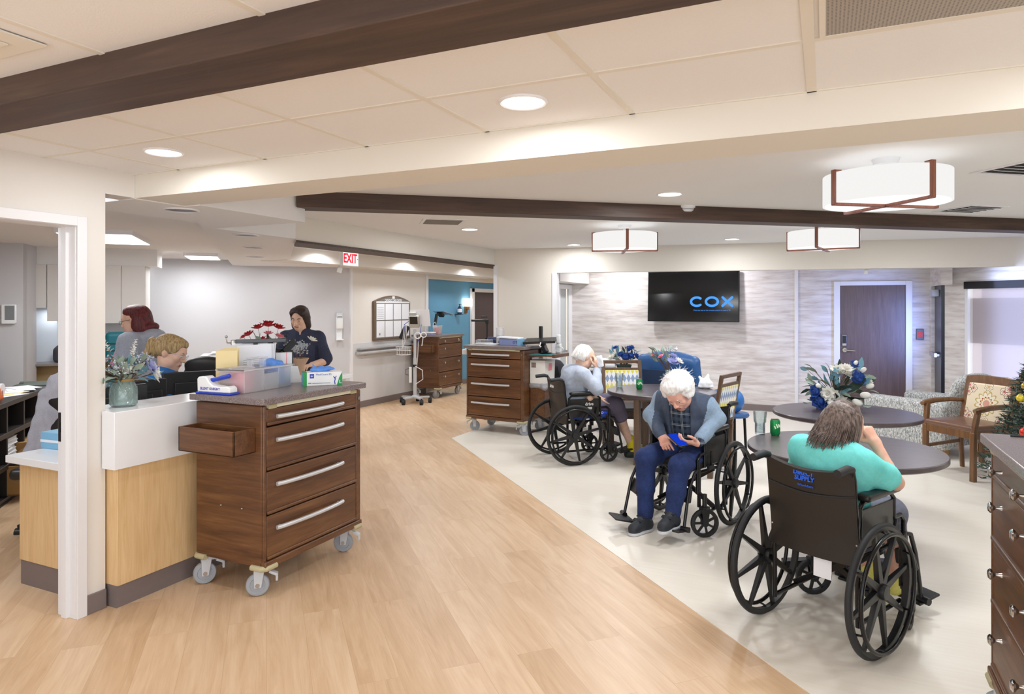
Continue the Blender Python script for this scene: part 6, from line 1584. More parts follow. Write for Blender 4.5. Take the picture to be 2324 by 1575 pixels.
def person(label, loc, rz): return thing('person', label, 'person', loc, rz)
def shoe(t, an, to, mat, sole):
    an, to = V(an), V(to); d = to - an; d.z = 0; d.normalize(); base = min(an.z - .075, to.z - .03)
    q = frame(d, (0, 0, 1)); h = an + V((0, 0, 0)); h.z = base; 
    tl = to + d * .03; tl.z = base; hl = h - d * .055
    S = Sdf(.006)
    S.cone(hl + V((0, 0, .045)) + d * .03, tl + V((0, 0, .038)) - d * .035, .040, .036, .03); S.cone(h + V((0, 0, .05)), h + V((0, 0, .10)), .043, .042, .03); S.cone(h + V((0, 0, .085)) + d * .03, tl + V((0, 0, .045)) - d * .06, .036, .034, .03)
    S.box(h * .5 + tl * .5 + V((0, 0, -.06)) - d * .01, (.2, .3, .062), .001, .004, 's', q)
    s_ = soft('shoe', S, mat, t)
    S = Sdf(.006); S.cone(hl + V((0, 0, .008)) + d * .032, tl + V((0, 0, .008)) - d * .037, .043, .040, .01); S.box(h * .5 + tl * .5 + V((0, 0, .085)), (.2, .3, .065), .001, .004, 's', q); S.box(h * .5 + tl * .5 + V((0, 0, -.07)), (.2, .3, .07), .001, .004, 's', q)
    soft('sole', S, sole, s_)
    return s_, q, h, tl, d

hair_white = m_hair('white_hair', '#e6e4e2', '#fbfafa'); hair_grey = m_hair('grey_white_hair', '#c9c5c2', '#eceae8'); hair_brown = m_hair('grey_brown_hair', '#4a3d38', '#8a7a72')
hair_dark = m_hair('dark_brown_hair', '#1c1210', '#3a2620'); hair_red = m_hair('dark_red_hair', '#3f1416', '#74262a'); hair_blond = m_hair('dark_blond_hair', '#846a44', '#c4a878')
GX = lambda rd, s: rd.gauss(0, s)

# ---- the white-haired man in the blue jacket (frame of his wheelchair)
p = person('white-haired man in a blue-grey jacket bent over his phone in a wheelchair', W2.location, W2.rotation_euler.z)
J = dict(pelvis=(0, .09, .57), chest=(-.01, .185, .80), neck=(-.012, .265, .925), shl=(-.165, .20, .868), shr=(.16, .205, .885), ell=(-.240, .18, .79), elr=(.252, .25, .78),
         wrl=(-.20, .40, .645), wrr=(.06, .43, .660), hipl=(-.10, .10, .535), hipr=(.10, .10, .535), knl=(-.125, .51, .495), knr=(.145, .51, .505), anl=(-.125, .62, .165), anr=(.115, .57, .095), tol=(-.125, .765, .13), tor=(.135, .71, .035))
H = Head((-.028, .345, .985), (-.05, .68, -.73), (0, .73, .68), 1.04)
S = Sdf(.0048); torso(S, J); limbs(S, J); add_head(S, H, J['neck'], 1)
add_hand(S, J['wrr'], (-.55, .55, -.35), (.25, .45, .85), -1, [(12, 18, 12), (55, 60, 40), (60, 62, 40), (58, 60, 40)], 20)
add_hand(S, J['wrl'], (.66, .66, .06), (-.30, .15, -.90), 1, [(25, 30, 25), (28, 32, 25), (30, 35, 25), (35, 35, 25)], 30)
man = soft('body', S, [skin_ruddy, lip_mat], p, [(.0012, 90, 3)], face_paint(H))
eyes(H, p); brows(H, p, hair_white, .0022)
# hair: a loose white crown, thin on top
S = Sdf(.006)
for (c, r) in (((0, -.02, .070), (.088, .108, .076)), ((-.072, -.02, .045), (.042, .082, .062)), ((.072, -.02, .045), (.042, .082, .062)), ((0, -.095, .02), (.08, .05, .075)), ((-.045, .045, .10), (.042, .04, .032)), ((.03, .05, .104), (.045, .038, .030)), ((.084, .01, .01), (.026, .046, .042)), ((-.084, .01, .01), (.026, .046, .042))):
    S.ell(H.w(c), [x * 1.05 for x in r], .02, 'u', H.q)
S.ell(H.w((0, .125, .01)), (.064, .056, .065), .02, 's', H.q)
hair = soft('hair', S, hair_white, p, [(.009, 45, 1), (.005, 110, 2)])
def fn(rd, i):
    th = rd.uniform(0, 2 * PI); ph = rd.uniform(.15, 1.5)
    n = V((math.sin(ph) * math.cos(th), math.sin(ph) * math.sin(th) * 1.15, math.cos(ph) * .95))
    if n.y > .75 and n.z < .6: n.y *= .4; n.z = .85
    b = V((0, -.02, .045)) + n * .088
    d = n * .6 + V((rd.uniform(-1, 1), rd.uniform(-1, .8), rd.uniform(-.5, .6))) * .7
    L = rd.uniform(.02, .042); c = V((rd.uniform(-1, 1), rd.uniform(-1, 1), rd.uniform(-1, .2))) * .7
    return [b + d * (L * u) + c * (L * u * u) for u in (0, .25, .5, .75, 1)]
strands('hair_strands', H, 520, hair_white, p, fn, .0016, 3)
# clothes
trous = m_cloth('navy_sweatpants', '#16264f', '#22366c', 60)
S = Sdf(.007)
for s in 'lr':
    kn, an, hp = V(J['kn' + s]), V(J['an' + s]), V(J['hip' + s])
    S.cone(hp, kn, .098, .076, .03); S.cone(kn, kn * .5 + an * .5, .073, .064, .03); S.cone(kn * .5 + an * .5, an + V((0, 0, .035)), .064, .055, .02)
S.ell(J['pelvis'], (.175, .13, .12), .04)
soft('trousers', S, trous, p, [(.007, 22, 5), (.003, 60, 6)])
jk = m_cloth('blue_grey_fleece', '#7d93ab', '#94a8bd', 70); jk_dark = m_cloth('dark_slate_shell', '#3f4a5e', '#4c586d', 50)
S = Sdf(.007); fw = torso(S, J, .028, 1.05, .01)
for s in 'lr':
    S.cone(J['sh' + s], J['el' + s], .068, .058, .035); wr = V(J['wr' + s]) * .82 + V(J['el' + s]) * .18
    S.cone(J['el' + s], wr, .057, .045, .03)
S.ell(V(J['neck']) + V((0, -.01, -.005)), (.085, .075, .045), .03)
c0 = V(J['chest']) + fw * .0
S.box(V((-.012, .31, .74)), (.078, .10, .22), .03, .02, 's', rot3(-24, 0, 0))       # the open front
S.ell(V(J['neck']) + V((0, .085, .0)), (.058, .075, .085), .02, 's')
def jp(P):
    x, y, z = P[:, 0], P[:, 1], P[:, 2]
    yoke = (np.abs(x + .005) < .205) & (z > .73 - .06 * (np.abs(x) > .1)) & (z > .80 - .55 * np.clip(y - .10, 0, 1) + .0 * x) & (np.abs(x) < .215 - .35 * np.clip(.87 - z, 0, 1))
    front = (np.abs(x + .005) < .145) & (y > .16) & (z > .60)
    return np.where(yoke | front, 1, 0)
soft('jacket', S, [jk, jk_dark], p, [(.007, 20, 8), (.0035, 55, 9)], jp)
S = Sdf(.005)
S.chain([(-.072, .335, .872), (-.085, .275, .925), (-.06, .215, .962), (-.012, .195, .972), (.04, .215, .965), (.062, .275, .932), (.048, .335, .882)], [.008, .016, .018, .018, .018, .016, .008], .012)
soft('collar', S, jk, p)
S = Sdf(.006); torso(S, J, .012, 1.0, .005); S.ell(V(J['neck']) + V((0, 0, -.005)), (.062, .06, .03), .02)
soft('shirt', S, plaid, p, [(.005, 25, 3)])
for s in 'lr':
    wr, el = V(J['wr' + s]), V(J['el' + s]); d = (wr - el).normalized(); S = Sdf(.005); S.cone(wr - d * .055, wr - d * .012, .041, .038, .01); soft('cuff', S, plaid if s == 'l' else jk_dark, p)
bs = plain('black_sneaker', '#23272f', .6, 0, .12, 50); sole_w = plain('pale_sole', '#c9ccd2', .6)
for s in 'lr':
    so, q_, h_, tl_, d_ = shoe(p, J['an' + s], J['to' + s], bs, sole_w)
    for k in (0, 1):
        c = h_ + d_ * (.045 + .04 * k) + V((0, 0, .112 - .018 * k)); obj('strap', MB().box(c, (.075, .026, .008), 0, q_ @ rot3(-22, 0, 0)), plain('black_strap', '#191c22', .7), so, .003)
    S = Sdf(.005); a = V(J['an' + s]); S.cone(a + V((0, -.0, -.01)), a + V((0, -.0, .05)), .042, .043, .01); soft('sock', S, plain('grey_sock', '#9aa3b3', .9), p)
ph = thing('smartphone', 'phone with a glowing blue screen held by the white-haired man', 'phone', W2.matrix_world @ V((0, 0, 0)), 0)
qz = Matrix.Rotation(W2.rotation_euler.z, 3, 'Z')
pw = qz @ V((-.10, .50, .668)); ph.location = (W2.location.x + pw.x, W2.location.y + pw.y, pw.z); ph.rotation_euler = (qz @ rot3(-22, 6, 62)).to_euler()
obj('phone_body', MB().bb((-.038, -.078, -.005), (.038, .078, .004)), black_pl, ph, .004); obj('screen', MB().bb((-.034, -.072, .004), (.034, .072, .0048)), screen_blue, ph)

# ---- the person in teal, seen from behind
p = person('person with grey-brown hair in a teal shirt, seen from behind in a wheelchair', W3.location, W3.rotation_euler.z)
J = dict(pelvis=(.01, .09, .58), chest=(.035, .075, .80), neck=(.03, .10, .91), shl=(-.13, .09, .865), shr=(.175, .085, .84), ell=(-.215, .22, .70), elr=(.25, .24, .752), wrl=(-.09, .42, .66), wrr=(.135, .29, .915),
         hipl=(-.09, .10, .54), hipr=(.09, .10, .54), knl=(-.10, .50, .53), knr=(.12, .50, .53), anl=(-.07, .62, .14), anr=(.09, .62, .14), tol=(-.07, .76, .09), tor=(.10, .76, .09))
H = Head((.038, .165, .995), (.10, .93, -.30), (.10, .28, .95), .98)
S = Sdf(.005); torso(S, J, 0, .95); limbs(S, J, fat=.92); add_head(S, H, J['neck'], 1)
add_hand(S, J['wrr'], (-.50, -.05, .80), (.75, -.35, .45), -1, [(40, 60, 40), (55, 70, 45), (60, 72, 45), (62, 70, 45)], 25, .95)
add_hand(S, J['wrl'], (.3, .9, -.1), (0, 0, 1), 1, [(10, 15, 10)] * 4, 25, .95)
soft('body', S, [skin_pale, lip_mat], p, [(.0012, 80, 2)], face_paint(H)); eyes(H, p)
S = Sdf(.006)
for (c, r) in (((0, -.03, .045), (.083, .098, .083)), ((0, -.085, -.01), (.078, .05, .085)), ((-.068, -.03, -.03), (.028, .06, .085)), ((.068, -.03, -.03), (.028, .06, .085)), ((0, -.09, -.075), (.065, .035, .055))): S.ell(H.w(c), r, .03, 'u', H.q)
vs_seed = 5
soft('hair', S, hair_brown, p, [(.004, 70, 4), (.002, 140, 3)])
def fn(rd, i):
    th = rd.uniform(-PI * 1.12, PI * .12)      # sides and back
    e = V((math.cos(th) * .087, math.sin(th) * .10 - .03, .05)); tp = V((rd.uniform(-.012, .012), -.02 + rd.uniform(-.03, .03), .130))
    L = rd.uniform(.145, .225); w_ = rd.uniform(-.014, .014)
    return [tp, V((e.x * .62, e.y * .62, .118)), V((e.x * .97, e.y * .97, .065)), V((e.x * 1.05 + w_, e.y * 1.06, .0)), V((e.x * 1.08 + w_ * 1.5, e.y * 1.12 - .008, -.06)), V((e.x * (1.02 + rd.uniform(-.08, .08)) + w_ * 2, e.y * (1.18 + rd.uniform(-.06, .12)) - .02, .07 - L))]
strands('hair_strands', H, 620, hair_brown, p, fn, .0034, 6)
teal = m_cloth('teal_jersey', '#6ad6d2', '#80e2de', 80)
S = Sdf(.007); torso(S, J, .016, 1.0)
for s in 'lr':
    sh, el = V(J['sh' + s]), V(J['el' + s]); S.cone(sh, sh * .34 + el * .66, .062, .069, .03)
S.ell(V(J['neck']) + V((0, .0, -.02)), (.075, .07, .03), .03)
soft('shirt', S, teal, p, [(.007, 22, 7), (.003, 60, 2)])
gry = m_cloth('grey_trousers', '#575a68', '#6a6d7c')
S = Sdf(.008)
for s in 'lr':
    kn, an, hp = V(J['kn' + s]), V(J['an' + s]), V(J['hip' + s]); S.cone(hp, kn, .092, .072, .03); S.cone(kn, an + V((0, 0, .10)), .068, .056, .03)
S.ell(J['pelvis'], (.17, .12, .11), .04); soft('trousers', S, gry, p, [(.006, 22, 5)])
for s in 'lr':
    a, b_ = V(J['an' + s]), V(J['to' + s]); S = Sdf(.006); S.cone(a + V((0, 0, .07)), a, .044, .044, .02); S.cone(a + V((0, -.02, -.035)), b_, .044, .036, .02); soft('sock', S, m_cloth('pale_yellow_sock', '#d8cf5a', '#e6e08a'), p)

# ---- the person in the grey sweatshirt
p = person('grey-haired person in a grey sweatshirt and yellow socks in a wheelchair, hand over the face', W1.location, W1.rotation_euler.z)
J = dict(pelvis=(0, .07, .58), chest=(.0, .11, .80), neck=(.01, .185, .945), shl=(-.17, .13, .885), shr=(.175, .135, .885), ell=(-.25, .22, .70), elr=(.262, .255, .752), wrl=(-.12, .42, .62), wrr=(.115, .325, .955),
         hipl=(-.10, .10, .55), hipr=(.10, .10, .55), knl=(-.10, .55, .57), knr=(.12, .54, .57), anl=(-.03, .80, .115), anr=(.13, .72, .105), tol=(-.02, .94, .05), tor=(.16, .86, .045))
H = Head((.02, .225, 1.065), (.05, .90, -.42), (0, .42, .90), 1.0)
S = Sdf(.0055); torso(S, J); limbs(S, J, fat=.92); add_head(S, H, J['neck'], 1)
add_hand(S, J['wrr'], (-.28, .0, .95), (.62, .55, .2), -1, [(15, 25, 15), (18, 28, 15), (22, 30, 20), (28, 30, 20)], 20)
add_hand(S, (.12, .34, .645), (.02, .95, -.25), (0, .25, .97), 1, [(12, 20, 14), (12, 20, 14), (14, 22, 14), (16, 24, 14)], 28)
S.cone((.20, .20, .66), (.12, .34, .645), .033, .024, .02)
soft('body', S, [skin_tan, lip_mat], p, [(.0012, 80, 2)], face_paint(H)); eyes(H, p); brows(H, p, hair_grey)
S = Sdf(.006)
for (c, r) in (((0, -.025, .05), (.080, .097, .078)), ((0, -.075, .005), (.072, .05, .075)), ((-.06, -.035, -.0), (.026, .05, .05)), ((.06, -.035, .0), (.026, .05, .05))): S.ell(H.w(c), r, .03, 'u', H.q)
S.ell(H.w((0, .125, .0)), (.09, .07, .07), .02, 's', H.q)
soft('hair', S, hair_grey, p, [(.005, 60, 4), (.0025, 140, 3)])
def fn(rd, i):
    th = rd.uniform(-PI * 1.05, PI * .05); e = V((math.cos(th) * .082, math.sin(th) * .098 - .03, 0)); tp = V((rd.uniform(-.03, .03), -.02, .127))
    return [tp, V((e.x * .7, e.y * .7, .11)), V((e.x, e.y, .05)), V((e.x * 1.06, e.y * 1.06, -.01)), V((e.x * 1.05 + rd.uniform(-.01, .01), e.y * 1.1, -.05))]
strands('hair_strands', H, 260, hair_grey, p, fn, .0018, 8)
gs = m_cloth('heather_grey_sweat', '#9aa3b4', '#b3bbca', 70)
S = Sdf(.0075); torso(S, J, .026, 1.05)
for s in 'lr':
    S.cone(J['sh' + s], J['el' + s], .072, .062, .03); wr = V(J['wr' + s]) * .88 + V(J['el' + s]) * .12; S.cone(J['el' + s], wr, .060, .042, .02)
soft('sweatshirt', S, gs, p, [(.007, 22, 2), (.003, 60, 5)])
mv = m_cloth('mauve_grey_trousers', '#5a5366', '#6c6478')
S = Sdf(.0075)
for s in 'lr':
    kn, an, hp = V(J['kn' + s]), V(J['an' + s]), V(J['hip' + s]); S.cone(hp, kn, .096, .082, .03); S.cone(kn, kn * .74 + an * .26, .080, .082, .03)
S.ell(J['pelvis'], (.175, .125, .115), .04); soft('cropped_trousers', S, mv, p, [(.008, 20, 5)])
for s in 'lr':
    a, b_ = V(J['an' + s]), V(J['to' + s]); S = Sdf(.006); S.cone(a + V((0, -.01, .055)), a, .042, .043, .02); S.cone(a + V((0, -.01, -.035)), b_, .044, .036, .02); soft('sock', S, yellow_sock, p)
    S = Sdf(.006); d = (b_ - a); d.z = 0; d.normalize(); S.cone(V((a.x, a.y, .03)) - d * .03, V((b_.x, b_.y, .03)) + d * .0, .047, .046, .02); S.cone(V((a.x, a.y, .05)) - d * .03, V((a.x, a.y, .05)) + d * .05, .048, .047, .02); S.box(V((a.x + .04, a.y + .05, -.06)), (.3, .3, .062), .001, .003, 's'); soft('shoe', S, plain('green_black_shoe', '#26302c', .6), p)
m = MB()
t = thing('paper_napkin', 'white tissue held against the face of the person in the grey sweatshirt', 'tissue', W1.location, W1.rotation_euler.z)
S = Sdf(.006); S.box((.165, .335, 1.03), (.014, .03, .06), .012, .01, 'u', rot3(10, 8, -40)); soft('tissue_sheet', S, paper, t, [(.005, 60, 2)])

# ---- the person in navy scrubs, standing (faces local +y)
p = person('dark-haired person in navy scrubs standing at the counter, looking down', (-5.05, 5.56, 0), R(-150))
J = dict(pelvis=(0, -.02, .92), chest=(.0, .03, 1.20), neck=(.0, .055, 1.37), shl=(-.165, .03, 1.265), shr=(.165, .03, 1.265), ell=(-.255, .06, 1.02), elr=(.255, .08, 1.01), wrl=(-.16, .27, 1.0), wrr=(.14, .29, 1.0),
         hipl=(-.09, -.02, .88), hipr=(.09, -.02, .88), knl=(-.10, .0, .47), knr=(.10, .0, .47), anl=(-.10, -.03, .09), anr=(.10, -.03, .09), tol=(-.11, .11, .035), tor=(.11, .11, .035))
H = Head((.01, .085, 1.475), (.20, .93, -.32), (.0, .32, .95), 1.0)
S = Sdf(.0055); torso(S, J, 0, 1.05, .02); limbs(S, J, fat=1.08); add_head(S, H, J['neck'])
add_hand(S, J['wrr'], (-.5, .8, -.1), (0, 0, 1), -1, [(20, 25, 15)] * 4, 25); add_hand(S, J['wrl'], (.5, .8, -.1), (0, 0, 1), 1, [(20, 25, 15)] * 4, 25)
soft('body', S, [skin_tan, lip_mat], p, None, face_paint(H)); eyes(H, p, '#3a2a20'); brows(H, p, hair_dark, .0042)
S = Sdf(.006)
for (c, r) in (((0, -.025, .05), (.083, .098, .082)), ((0, -.085, -.02), (.08, .045, .10)), ((-.075, -.02, -.05), (.026, .05, .095)), ((.075, -.02, -.05), (.026, .05, .095)), ((0, -.07, -.10), (.085, .05, .06)), ((-.055, .04, .075), (.03, .05, .03)), ((.055, .04, .075), (.03, .05, .03)), ((0, .035, .082), (.064, .058, .042)), ((.066, .01, .03), (.018, .05, .06)), ((-.066, .01, .03), (.018, .05, .06))): S.ell(H.w(c), r, .03, 'u', H.q)
S.ell(H.w((.006, .125, -.004)), (.069, .092, .10), .012, 's', H.q)
soft('hair', S, hair_dark, p, [(.003, 60, 4), (.0015, 150, 3)])
navy = m_cloth('navy_scrub_cotton', '#262b40', '#343a52', 60)
S = Sdf(.0075); torso(S, J, .016, 1.08, .03)
for s in 'lr':
    sh, el = V(J['sh' + s]), V(J['el' + s]); S.cone(sh, sh * .12 + el * .88, .060, .080, .03)
S.cone((0, -.01, .98), (0, -.0, .80), .17, .185, .06)
S.cone(V(J['neck']) + V((0, .09, .03)), V(J['neck']) + V((0, .13, -.15)), .06, .012, .01, 's')
soft('scrub_top', S, navy, p, [(.008, 18, 2), (.003, 55, 5)])
S = Sdf(.009)
for s in 'lr': S.chain([V(J['hip' + s]), V(J['kn' + s]), V(J['an' + s]) + V((0, 0, -.02))], [.105, .085, .07], .03)
soft('scrub_trousers', S, navy, p, [(.006, 18, 2)])
for s in 'lr': shoe(p, J['an' + s], J['to' + s], bs, sole_w)
obj('badge', MB().box((.085, .165, 1.15), (.05, .006, .035), 0, (-8, 0, 0)).tube([(.085, .165, 1.17), (.075, .155, 1.24)], .004, 5), white_pl, p)

# ---- red-haired person walking behind the counter (faces local +y)
p = person('person with dark red hair in a grey hooded top walking behind the counter', (-5.33, 3.90, 0), R(113))
J = dict(pelvis=(0, -.03, .93), chest=(.0, .0, 1.20), neck=(.0, .02, 1.37), shl=(-.18, .0, 1.29), shr=(.18, .0, 1.29), ell=(-.25, .02, 1.02), elr=(.25, -.01, 1.02), wrl=(-.2, .22, .95), wrr=(.2, .20, .93),
         hipl=(-.09, -.03, .88), hipr=(.09, -.03, .88), knl=(-.09, .10, .48), knr=(.09, -.02, .48), anl=(-.09, .18, .10), anr=(.09, -.22, .12), tol=(-.09, .33, .04), tor=(.09, -.09, .035))
H = Head((.0, .05, 1.475), (-.05, .97, -.18), (0, .18, .97), 1.04)
S = Sdf(.0055); torso(S, J, 0, 1.1, .03); limbs(S, J, fat=1.1); add_head(S, H, J['neck'])
add_hand(S, J['wrr'], (-.2, .9, -.2), (.6, 0, .7), -1, [(30, 35, 20)] * 4, 25); add_hand(S, J['wrl'], (.2, .9, -.2), (-.6, 0, .7), 1, [(30, 35, 20)] * 4, 25)
soft('body', S, [skin_fair, lip_mat], p, None, face_paint(H)); eyes(H, p); brows(H, p, hair_red, .003); glasses(H, p, dark_metal)
S = Sdf(.006)
for (c, r) in (((0, -.03, .05), (.084, .098, .082)), ((0, -.085, -.02), (.08, .05, .10)), ((-.072, -.045, -.04), (.028, .05, .09)), ((.072, -.045, -.04), (.028, .05, .09)), ((0, -.10, -.09), (.085, .05, .05)), ((.0, -.14, -.075), (.06, .03, .03)), ((-.045, .01, .085), (.032, .04, .028)), ((.045, .01, .085), (.032, .04, .028)), ((0, .012, .078), (.070, .078, .052))): S.ell(H.w(c), r, .03, 'u', H.q)
S.ell(H.w((0, .13, -.0)), (.08, .088, .10), .015, 's', H.q)
soft('hair', S, hair_red, p, [(.004, 50, 4), (.002, 150, 3)])
obj('hair_clip', MB().box(H.w((.0, -.125, -.09)), (.03, .03, .07), 0, (10, 20, 0)), white_pl, p, .006)
hood = m_cloth('pale_grey_fleece', '#9a9fae', '#b0b5c2', 60)
S = Sdf(.0075); torso(S, J, .03, 1.15, .04)
for s in 'lr':
    S.cone(J['sh' + s], J['el' + s], .085, .075, .03); S.cone(J['el' + s], V(J['wr' + s]) * .9 + V(J['el' + s]) * .1, .072, .05, .02)
S.cone((0, 0, .95), (0, 0, .82), .18, .185, .05); S.ell((0, -.11, 1.34), (.13, .085, .07), .04)
soft('hooded_top', S, hood, p, [(.008, 18, 2), (.003, 55, 5)])
S = Sdf(.006); S.cone((-.05, .11, 1.33), (-.03, .20, 1.10), .04, .05, .03); S.cone((.05, .11, 1.33), (.03, .20, 1.10), .04, .05, .03); S.ell((0, .09, 1.33), (.08, .05, .04), .03)
def m_scarf():
    tt = NT('pink_patterned_scarf'); n = tt.noise(tt.coord(), 28, 3, .6, 1.5); return tt.done(tt.ramp(n, [(.38, '#a8295e'), (.5, '#d0709a'), (.6, '#e9dfe2'), (.7, '#5a2a4a')]), .8)
soft('scarf', S, m_scarf(), p, [(.006, 40, 3)])
S = Sdf(.009)
for s in 'lr': S.chain([V(J['hip' + s]), V(J['kn' + s]), V(J['an' + s]) + V((0, 0, -.02))], [.108, .08, .06], .03)
soft('trousers', S, plain('black_trousers', '#202026', .8), p)
for s in 'lr': shoe(p, J['an' + s], J['to' + s], bs, sole_w)
S = Sdf(.007); S.ell((.05, -.20, 1.22), (.035, .03, .05), .02); S.cone((.05, -.20, 1.25), (.08, -.23, 1.14), .02, .03, .02); soft('hood_tassel', S, plain('black_knit', '#1c1b20', .8), p, [(.006, 50, 1)])

# ---- fair-haired person seated at the desk (faces local +y)
p = person('fair-haired person with glasses and a ponytail in a blue top, seated at the desk', (-4.32, 3.33, 0), R(-45))
J = dict(pelvis=(0, -.02, .60), chest=(.0, .0, .93), neck=(.0, .03, 1.10), shl=(-.165, .0, 1.02), shr=(.165, .0, 1.02), ell=(-.22, .10, .80), elr=(.22, .10, .80), wrl=(-.12, .16, .79), wrr=(.12, .16, .79),
         hipl=(-.09, 0, .55), hipr=(.09, 0, .55), knl=(-.09, .18, .52), knr=(.09, .18, .52), anl=(-.09, .10, .10), anr=(.09, .10, .10), tol=(-.09, .23, .04), tor=(.09, .23, .04))
for k_ in list(J):
    if k_[:2] not in ('kn', 'an', 'to'): J[k_] = (J[k_][0], J[k_][1], J[k_][2] + .05)
H = Head((.01, .05, 1.265), (.25, .90, -.35), (.0, .35, .94), 1.0)
S = Sdf(.0055); torso(S, J, 0, .95); limbs(S, J, fat=.95); add_head(S, H, J['neck'])
add_hand(S, J['wrr'], (-.3, .9, -.1), (0, 0, 1), -1, [(20, 25, 15)] * 4, 25); add_hand(S, J['wrl'], (.3, .9, -.1), (0, 0, 1), 1, [(20, 25, 15)] * 4, 25)
soft('body', S, [skin_fair, lip_mat], p, None, face_paint(H)); eyes(H, p); brows(H, p, hair_blond, .003); glasses(H, p, plain('clear_frame', '#c9d2da', .2, .5))
S = Sdf(.0055)
for (c, r) in (((0, -.03, .052), (.080, .096, .078)), ((0, -.085, .0), (.068, .04, .07)), ((-.06, -.04, .02), (.028, .05, .06)), ((.06, -.04, .02), (.028, .05, .06)), ((0, .034, .082), (.062, .062, .042)), ((-.062, .012, .045), (.020, .055, .045)), ((.062, .012, .045), (.020, .055, .045))): S.ell(H.w(c), r, .025, 'u', H.q)
S.ell(H.w((0, .135, -.035)), (.075, .066, .085), .015, 's', H.q)
S.cone(H.w((0, -.115, .035)), H.w((0, -.145, .03)), .020, .028, .02); S.cone(H.w((0, -.145, .03)), H.w((.0, -.15, -.09)), .034, .022, .02)
soft('hair', S, hair_blond, p, [(.003, 60, 4), (.0015, 160, 3)])
obj('hair_band', MB().tube([H.w((.02 * math.cos(a), -.125, .035 + .02 * math.sin(a))) for a in [2 * PI * i / 14 for i in range(14)]], .006, 6, closed=True), black_pl, p)
S = Sdf(.0075); torso(S, J, .018, 1.0)
for s in 'lr':
    sh, el = V(J['sh' + s]), V(J['el' + s]); S.cone(sh, sh * .15 + el * .85, .064, .07, .03)
soft('top', S, m_cloth('bright_blue_cotton', '#1860a8', '#2272bd', 60), p, [(.006, 20, 2)])
S = Sdf(.009)
for s in 'lr': S.chain([V(J['hip' + s]), V(J['kn' + s]), V(J['an' + s]) + V((0, 0, -.02))], [.10, .08, .06], .03)
soft('trousers', S, plain('dark_trousers', '#24242c', .8), p)
for s in 'lr': shoe(p, J['an' + s], J['to' + s], bs, sole_w)
office_chair('black office chair under the fair-haired seated person', (-4.34, 3.31, 0), R(-45)).location.z = -.0

# things on the far counter beyond the red-haired person
t = thing('file_sorter', 'teal rounded file sorter on the far counter beyond the red-haired person', 'file sorter', (-7.40, 5.13, .945), R(45))
S = Sdf(.01); S.box((0, .0, .18), (.13, .08, .18), .05, .02); soft('sorter_body', S, plain('teal_plastic', '#146a78', .5), t); obj('sorter_slot', MB().bb((-.10, -.083, .22), (.10, -.078, .23)).bb((-.10, -.083, .14), (.10, -.078, .15)), black_pl, t)
t = thing('potted_plant', 'dark leafy potted plant on the far counter beside the teal file sorter', 'plant', (-7.56, 4.98, .945), 0)
obj('pot', MB().lathe([(.0001, 0), (.06, 0), (.075, .12), (.068, .12)], 20, cap=False), plain('dark_pot', '#3a3436', .5), t)
rd = random.Random(77); flowers(t, [(rd.choice(['dark', 'leaf', 'dark']), rd.uniform(-.13, .13), rd.uniform(-.13, .13), rd.uniform(.13, .32), rd.uniform(.1, .15)) for _ in range(26)], (0, 0, .1), 6)
# ------------------------------------------------------------------ light
def area(name, loc, size, power, color=(1, .96, .9), rot=(0, 0, 0), shape='DISK', size_y=None, spread=180):
    l = bpy.data.lights.new(name, 'AREA'); l.shape = shape; l.size = size; l.energy = power; l.color = color; l.spread = R(spread)
    if size_y: l.size_y = size_y
    o = bpy.data.objects.new(name, l); COL.objects.link(o); o.location = loc; o.rotation_euler = [R(a) for a in rot]; return o
NEUT = (.93, .965, 1)
for i, (x, y) in enumerate([(-.975, 2.19), (-2.83, 2.185), (.885, 2.19), (-2.83, .4), (-.975, .4), (.885, .4), (-2.0, -1.4), (.3, -1.4), (2.6, .5), (2.7, 2.2)]):
    area('downlight_and_fill_lamp', (x, y, 2.318), .14, LP['tile'], NEUT)
for (x, y) in [(-1.0, 4.81), (-3.34, 6.14), (-2.95, 8.24), (-1.0, 8.34), (.95, 8.2), (2.4, 4.6), (2.6, 6.6)]:
    area('downlight_and_fill_lamp', (x, y, 2.388), .15, LP['lounge'], NEUT)
for (x, y) in [(-5.97, 7.12), (-5.97, 9.18), (-5.97, 11.26), (-5.97, 13.3), (-5.2, 15.0)]:
    area('downlight_and_fill_lamp', (x, y, 2.348), .13, LP['corr'], (.93, .965, 1), spread=160)
for (x, y) in [(.30, 4.17), (-1.79, 6.48), (-.02, 7.1)]:
    area('drum_lamp', (x, y, 2.13), .5, LP['drum'], (.95, .975, 1))
for y in (7.9, 9.9, 11.9, 13.9): area('downlight_and_fill_lamp', (-5.0, y, 2.348), .13, LP['corr'] * 1.3, (.93, .965, 1))  # extra lamps without fixtures, added to brighten the corridor walls
area('box_lamp', (-6.17, 4.16, 2.225), .55, LP['box'], (.94, .97, 1), (0, 0, 45), 'RECTANGLE', .95)
area('box_lamp', (-7.46, 6.27, 2.225), .55, LP['box'] * .7, (.94, .97, 1), (0, 0, 45), 'RECTANGLE', .7)
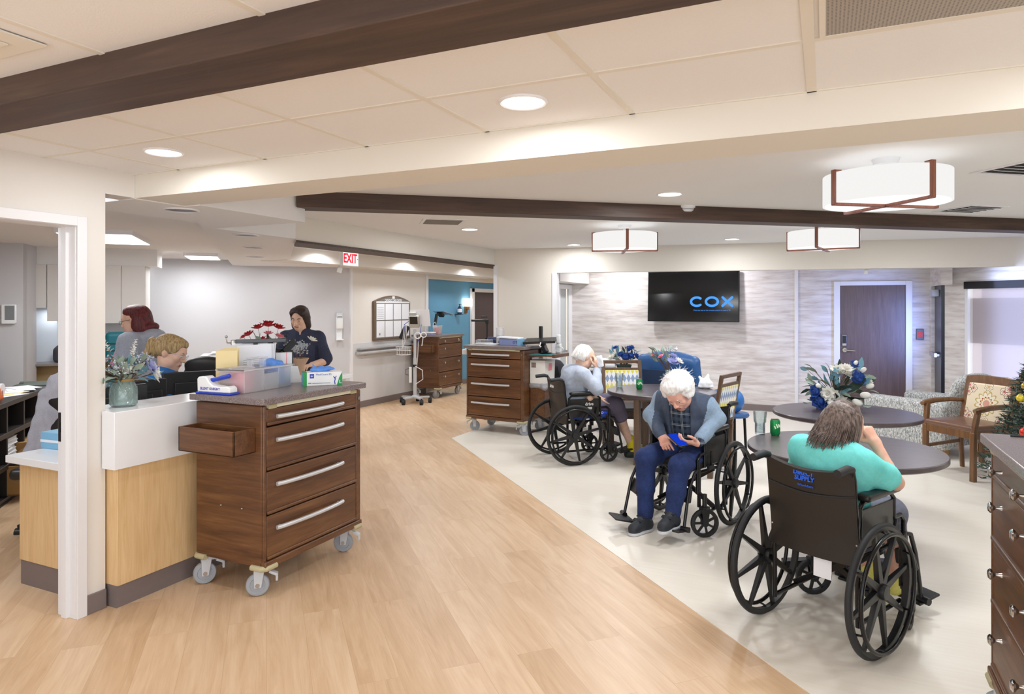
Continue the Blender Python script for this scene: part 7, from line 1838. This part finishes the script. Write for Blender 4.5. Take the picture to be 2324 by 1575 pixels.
area('box_lamp', (-5.2, 1.6, 2.225), .55, LP['box'] * .8, (.94, .97, 1), (0, 0, 45), 'RECTANGLE', .95)
area('wall_washer', (-7.0, 7.35, 2.17), .10, LP['wash'], (.95, .97, 1)); area('wall_washer', (-7.9, 6.5, 2.17), .10, LP['wash'], (.95, .97, 1))
area('niche_lamp', (-8.10, 4.92, 1.56), .4, LP['niche'], (.85, .93, 1), (0, 0, 45), 'RECTANGLE', .05)
area('alcove_lamp', (-1.5, 10.35, 2.37), .15, LP['alc'], (.95, .93, 1)); area('alcove_lamp', (-3.0, 10.35, 2.37), .15, LP['alc'], (.95, .96, 1))
# daylight through the exit door and the shaded window
area('exit_daylight', (1.25, 9.98, 1.25), .9, LP['exit'], (.25, .38, 1), (0, 90, -52), 'RECTANGLE', .3, 90)
area('window_daylight', onw(1.2, .10, 1.25), 1.2, LP['win'], (.45, .58, 1), (90, 0, 135 - 180), 'RECTANGLE', 1.6)
wd = bpy.data.worlds.new('world'); sc.world = wd; wd.use_nodes = True
bg = wd.node_tree.nodes['Background']; bg.inputs[0].default_value = (.90, .95, 1, 1); bg.inputs[1].default_value = LP['world']

# ------------------------------------------------------------------ camera: level, shifted lens
cam = bpy.data.cameras.new('camera'); co = bpy.data.objects.new('camera', cam); COL.objects.link(co)
co.location = (0, 0, 1.6); co.rotation_euler = (PI / 2, 0, R(24.95))
FPX, CX, CY = 1526.0, 1162.0, 695.0
cam.sensor_width = 36; cam.sensor_fit = 'HORIZONTAL'; cam.lens = FPX / 2324 * 36
cam.shift_x = (1162 - CX) / 2324; cam.shift_y = (CY - 787.5) / 2324
cam.clip_start = .05; cam.clip_end = 60
sc.camera = co
sc.view_settings.view_transform = 'Standard'; sc.view_settings.look = 'None'; sc.view_settings.gamma = 1; sc.view_settings.use_curve_mapping = False
sc.view_settings.exposure = EXPO
sc.cycles.use_denoising = True
sc.cycles.max_bounces = 8; sc.cycles.transparent_max_bounces = 16; sc.cycles.sample_clamp_indirect = 6
bpy.context.view_layer.update()
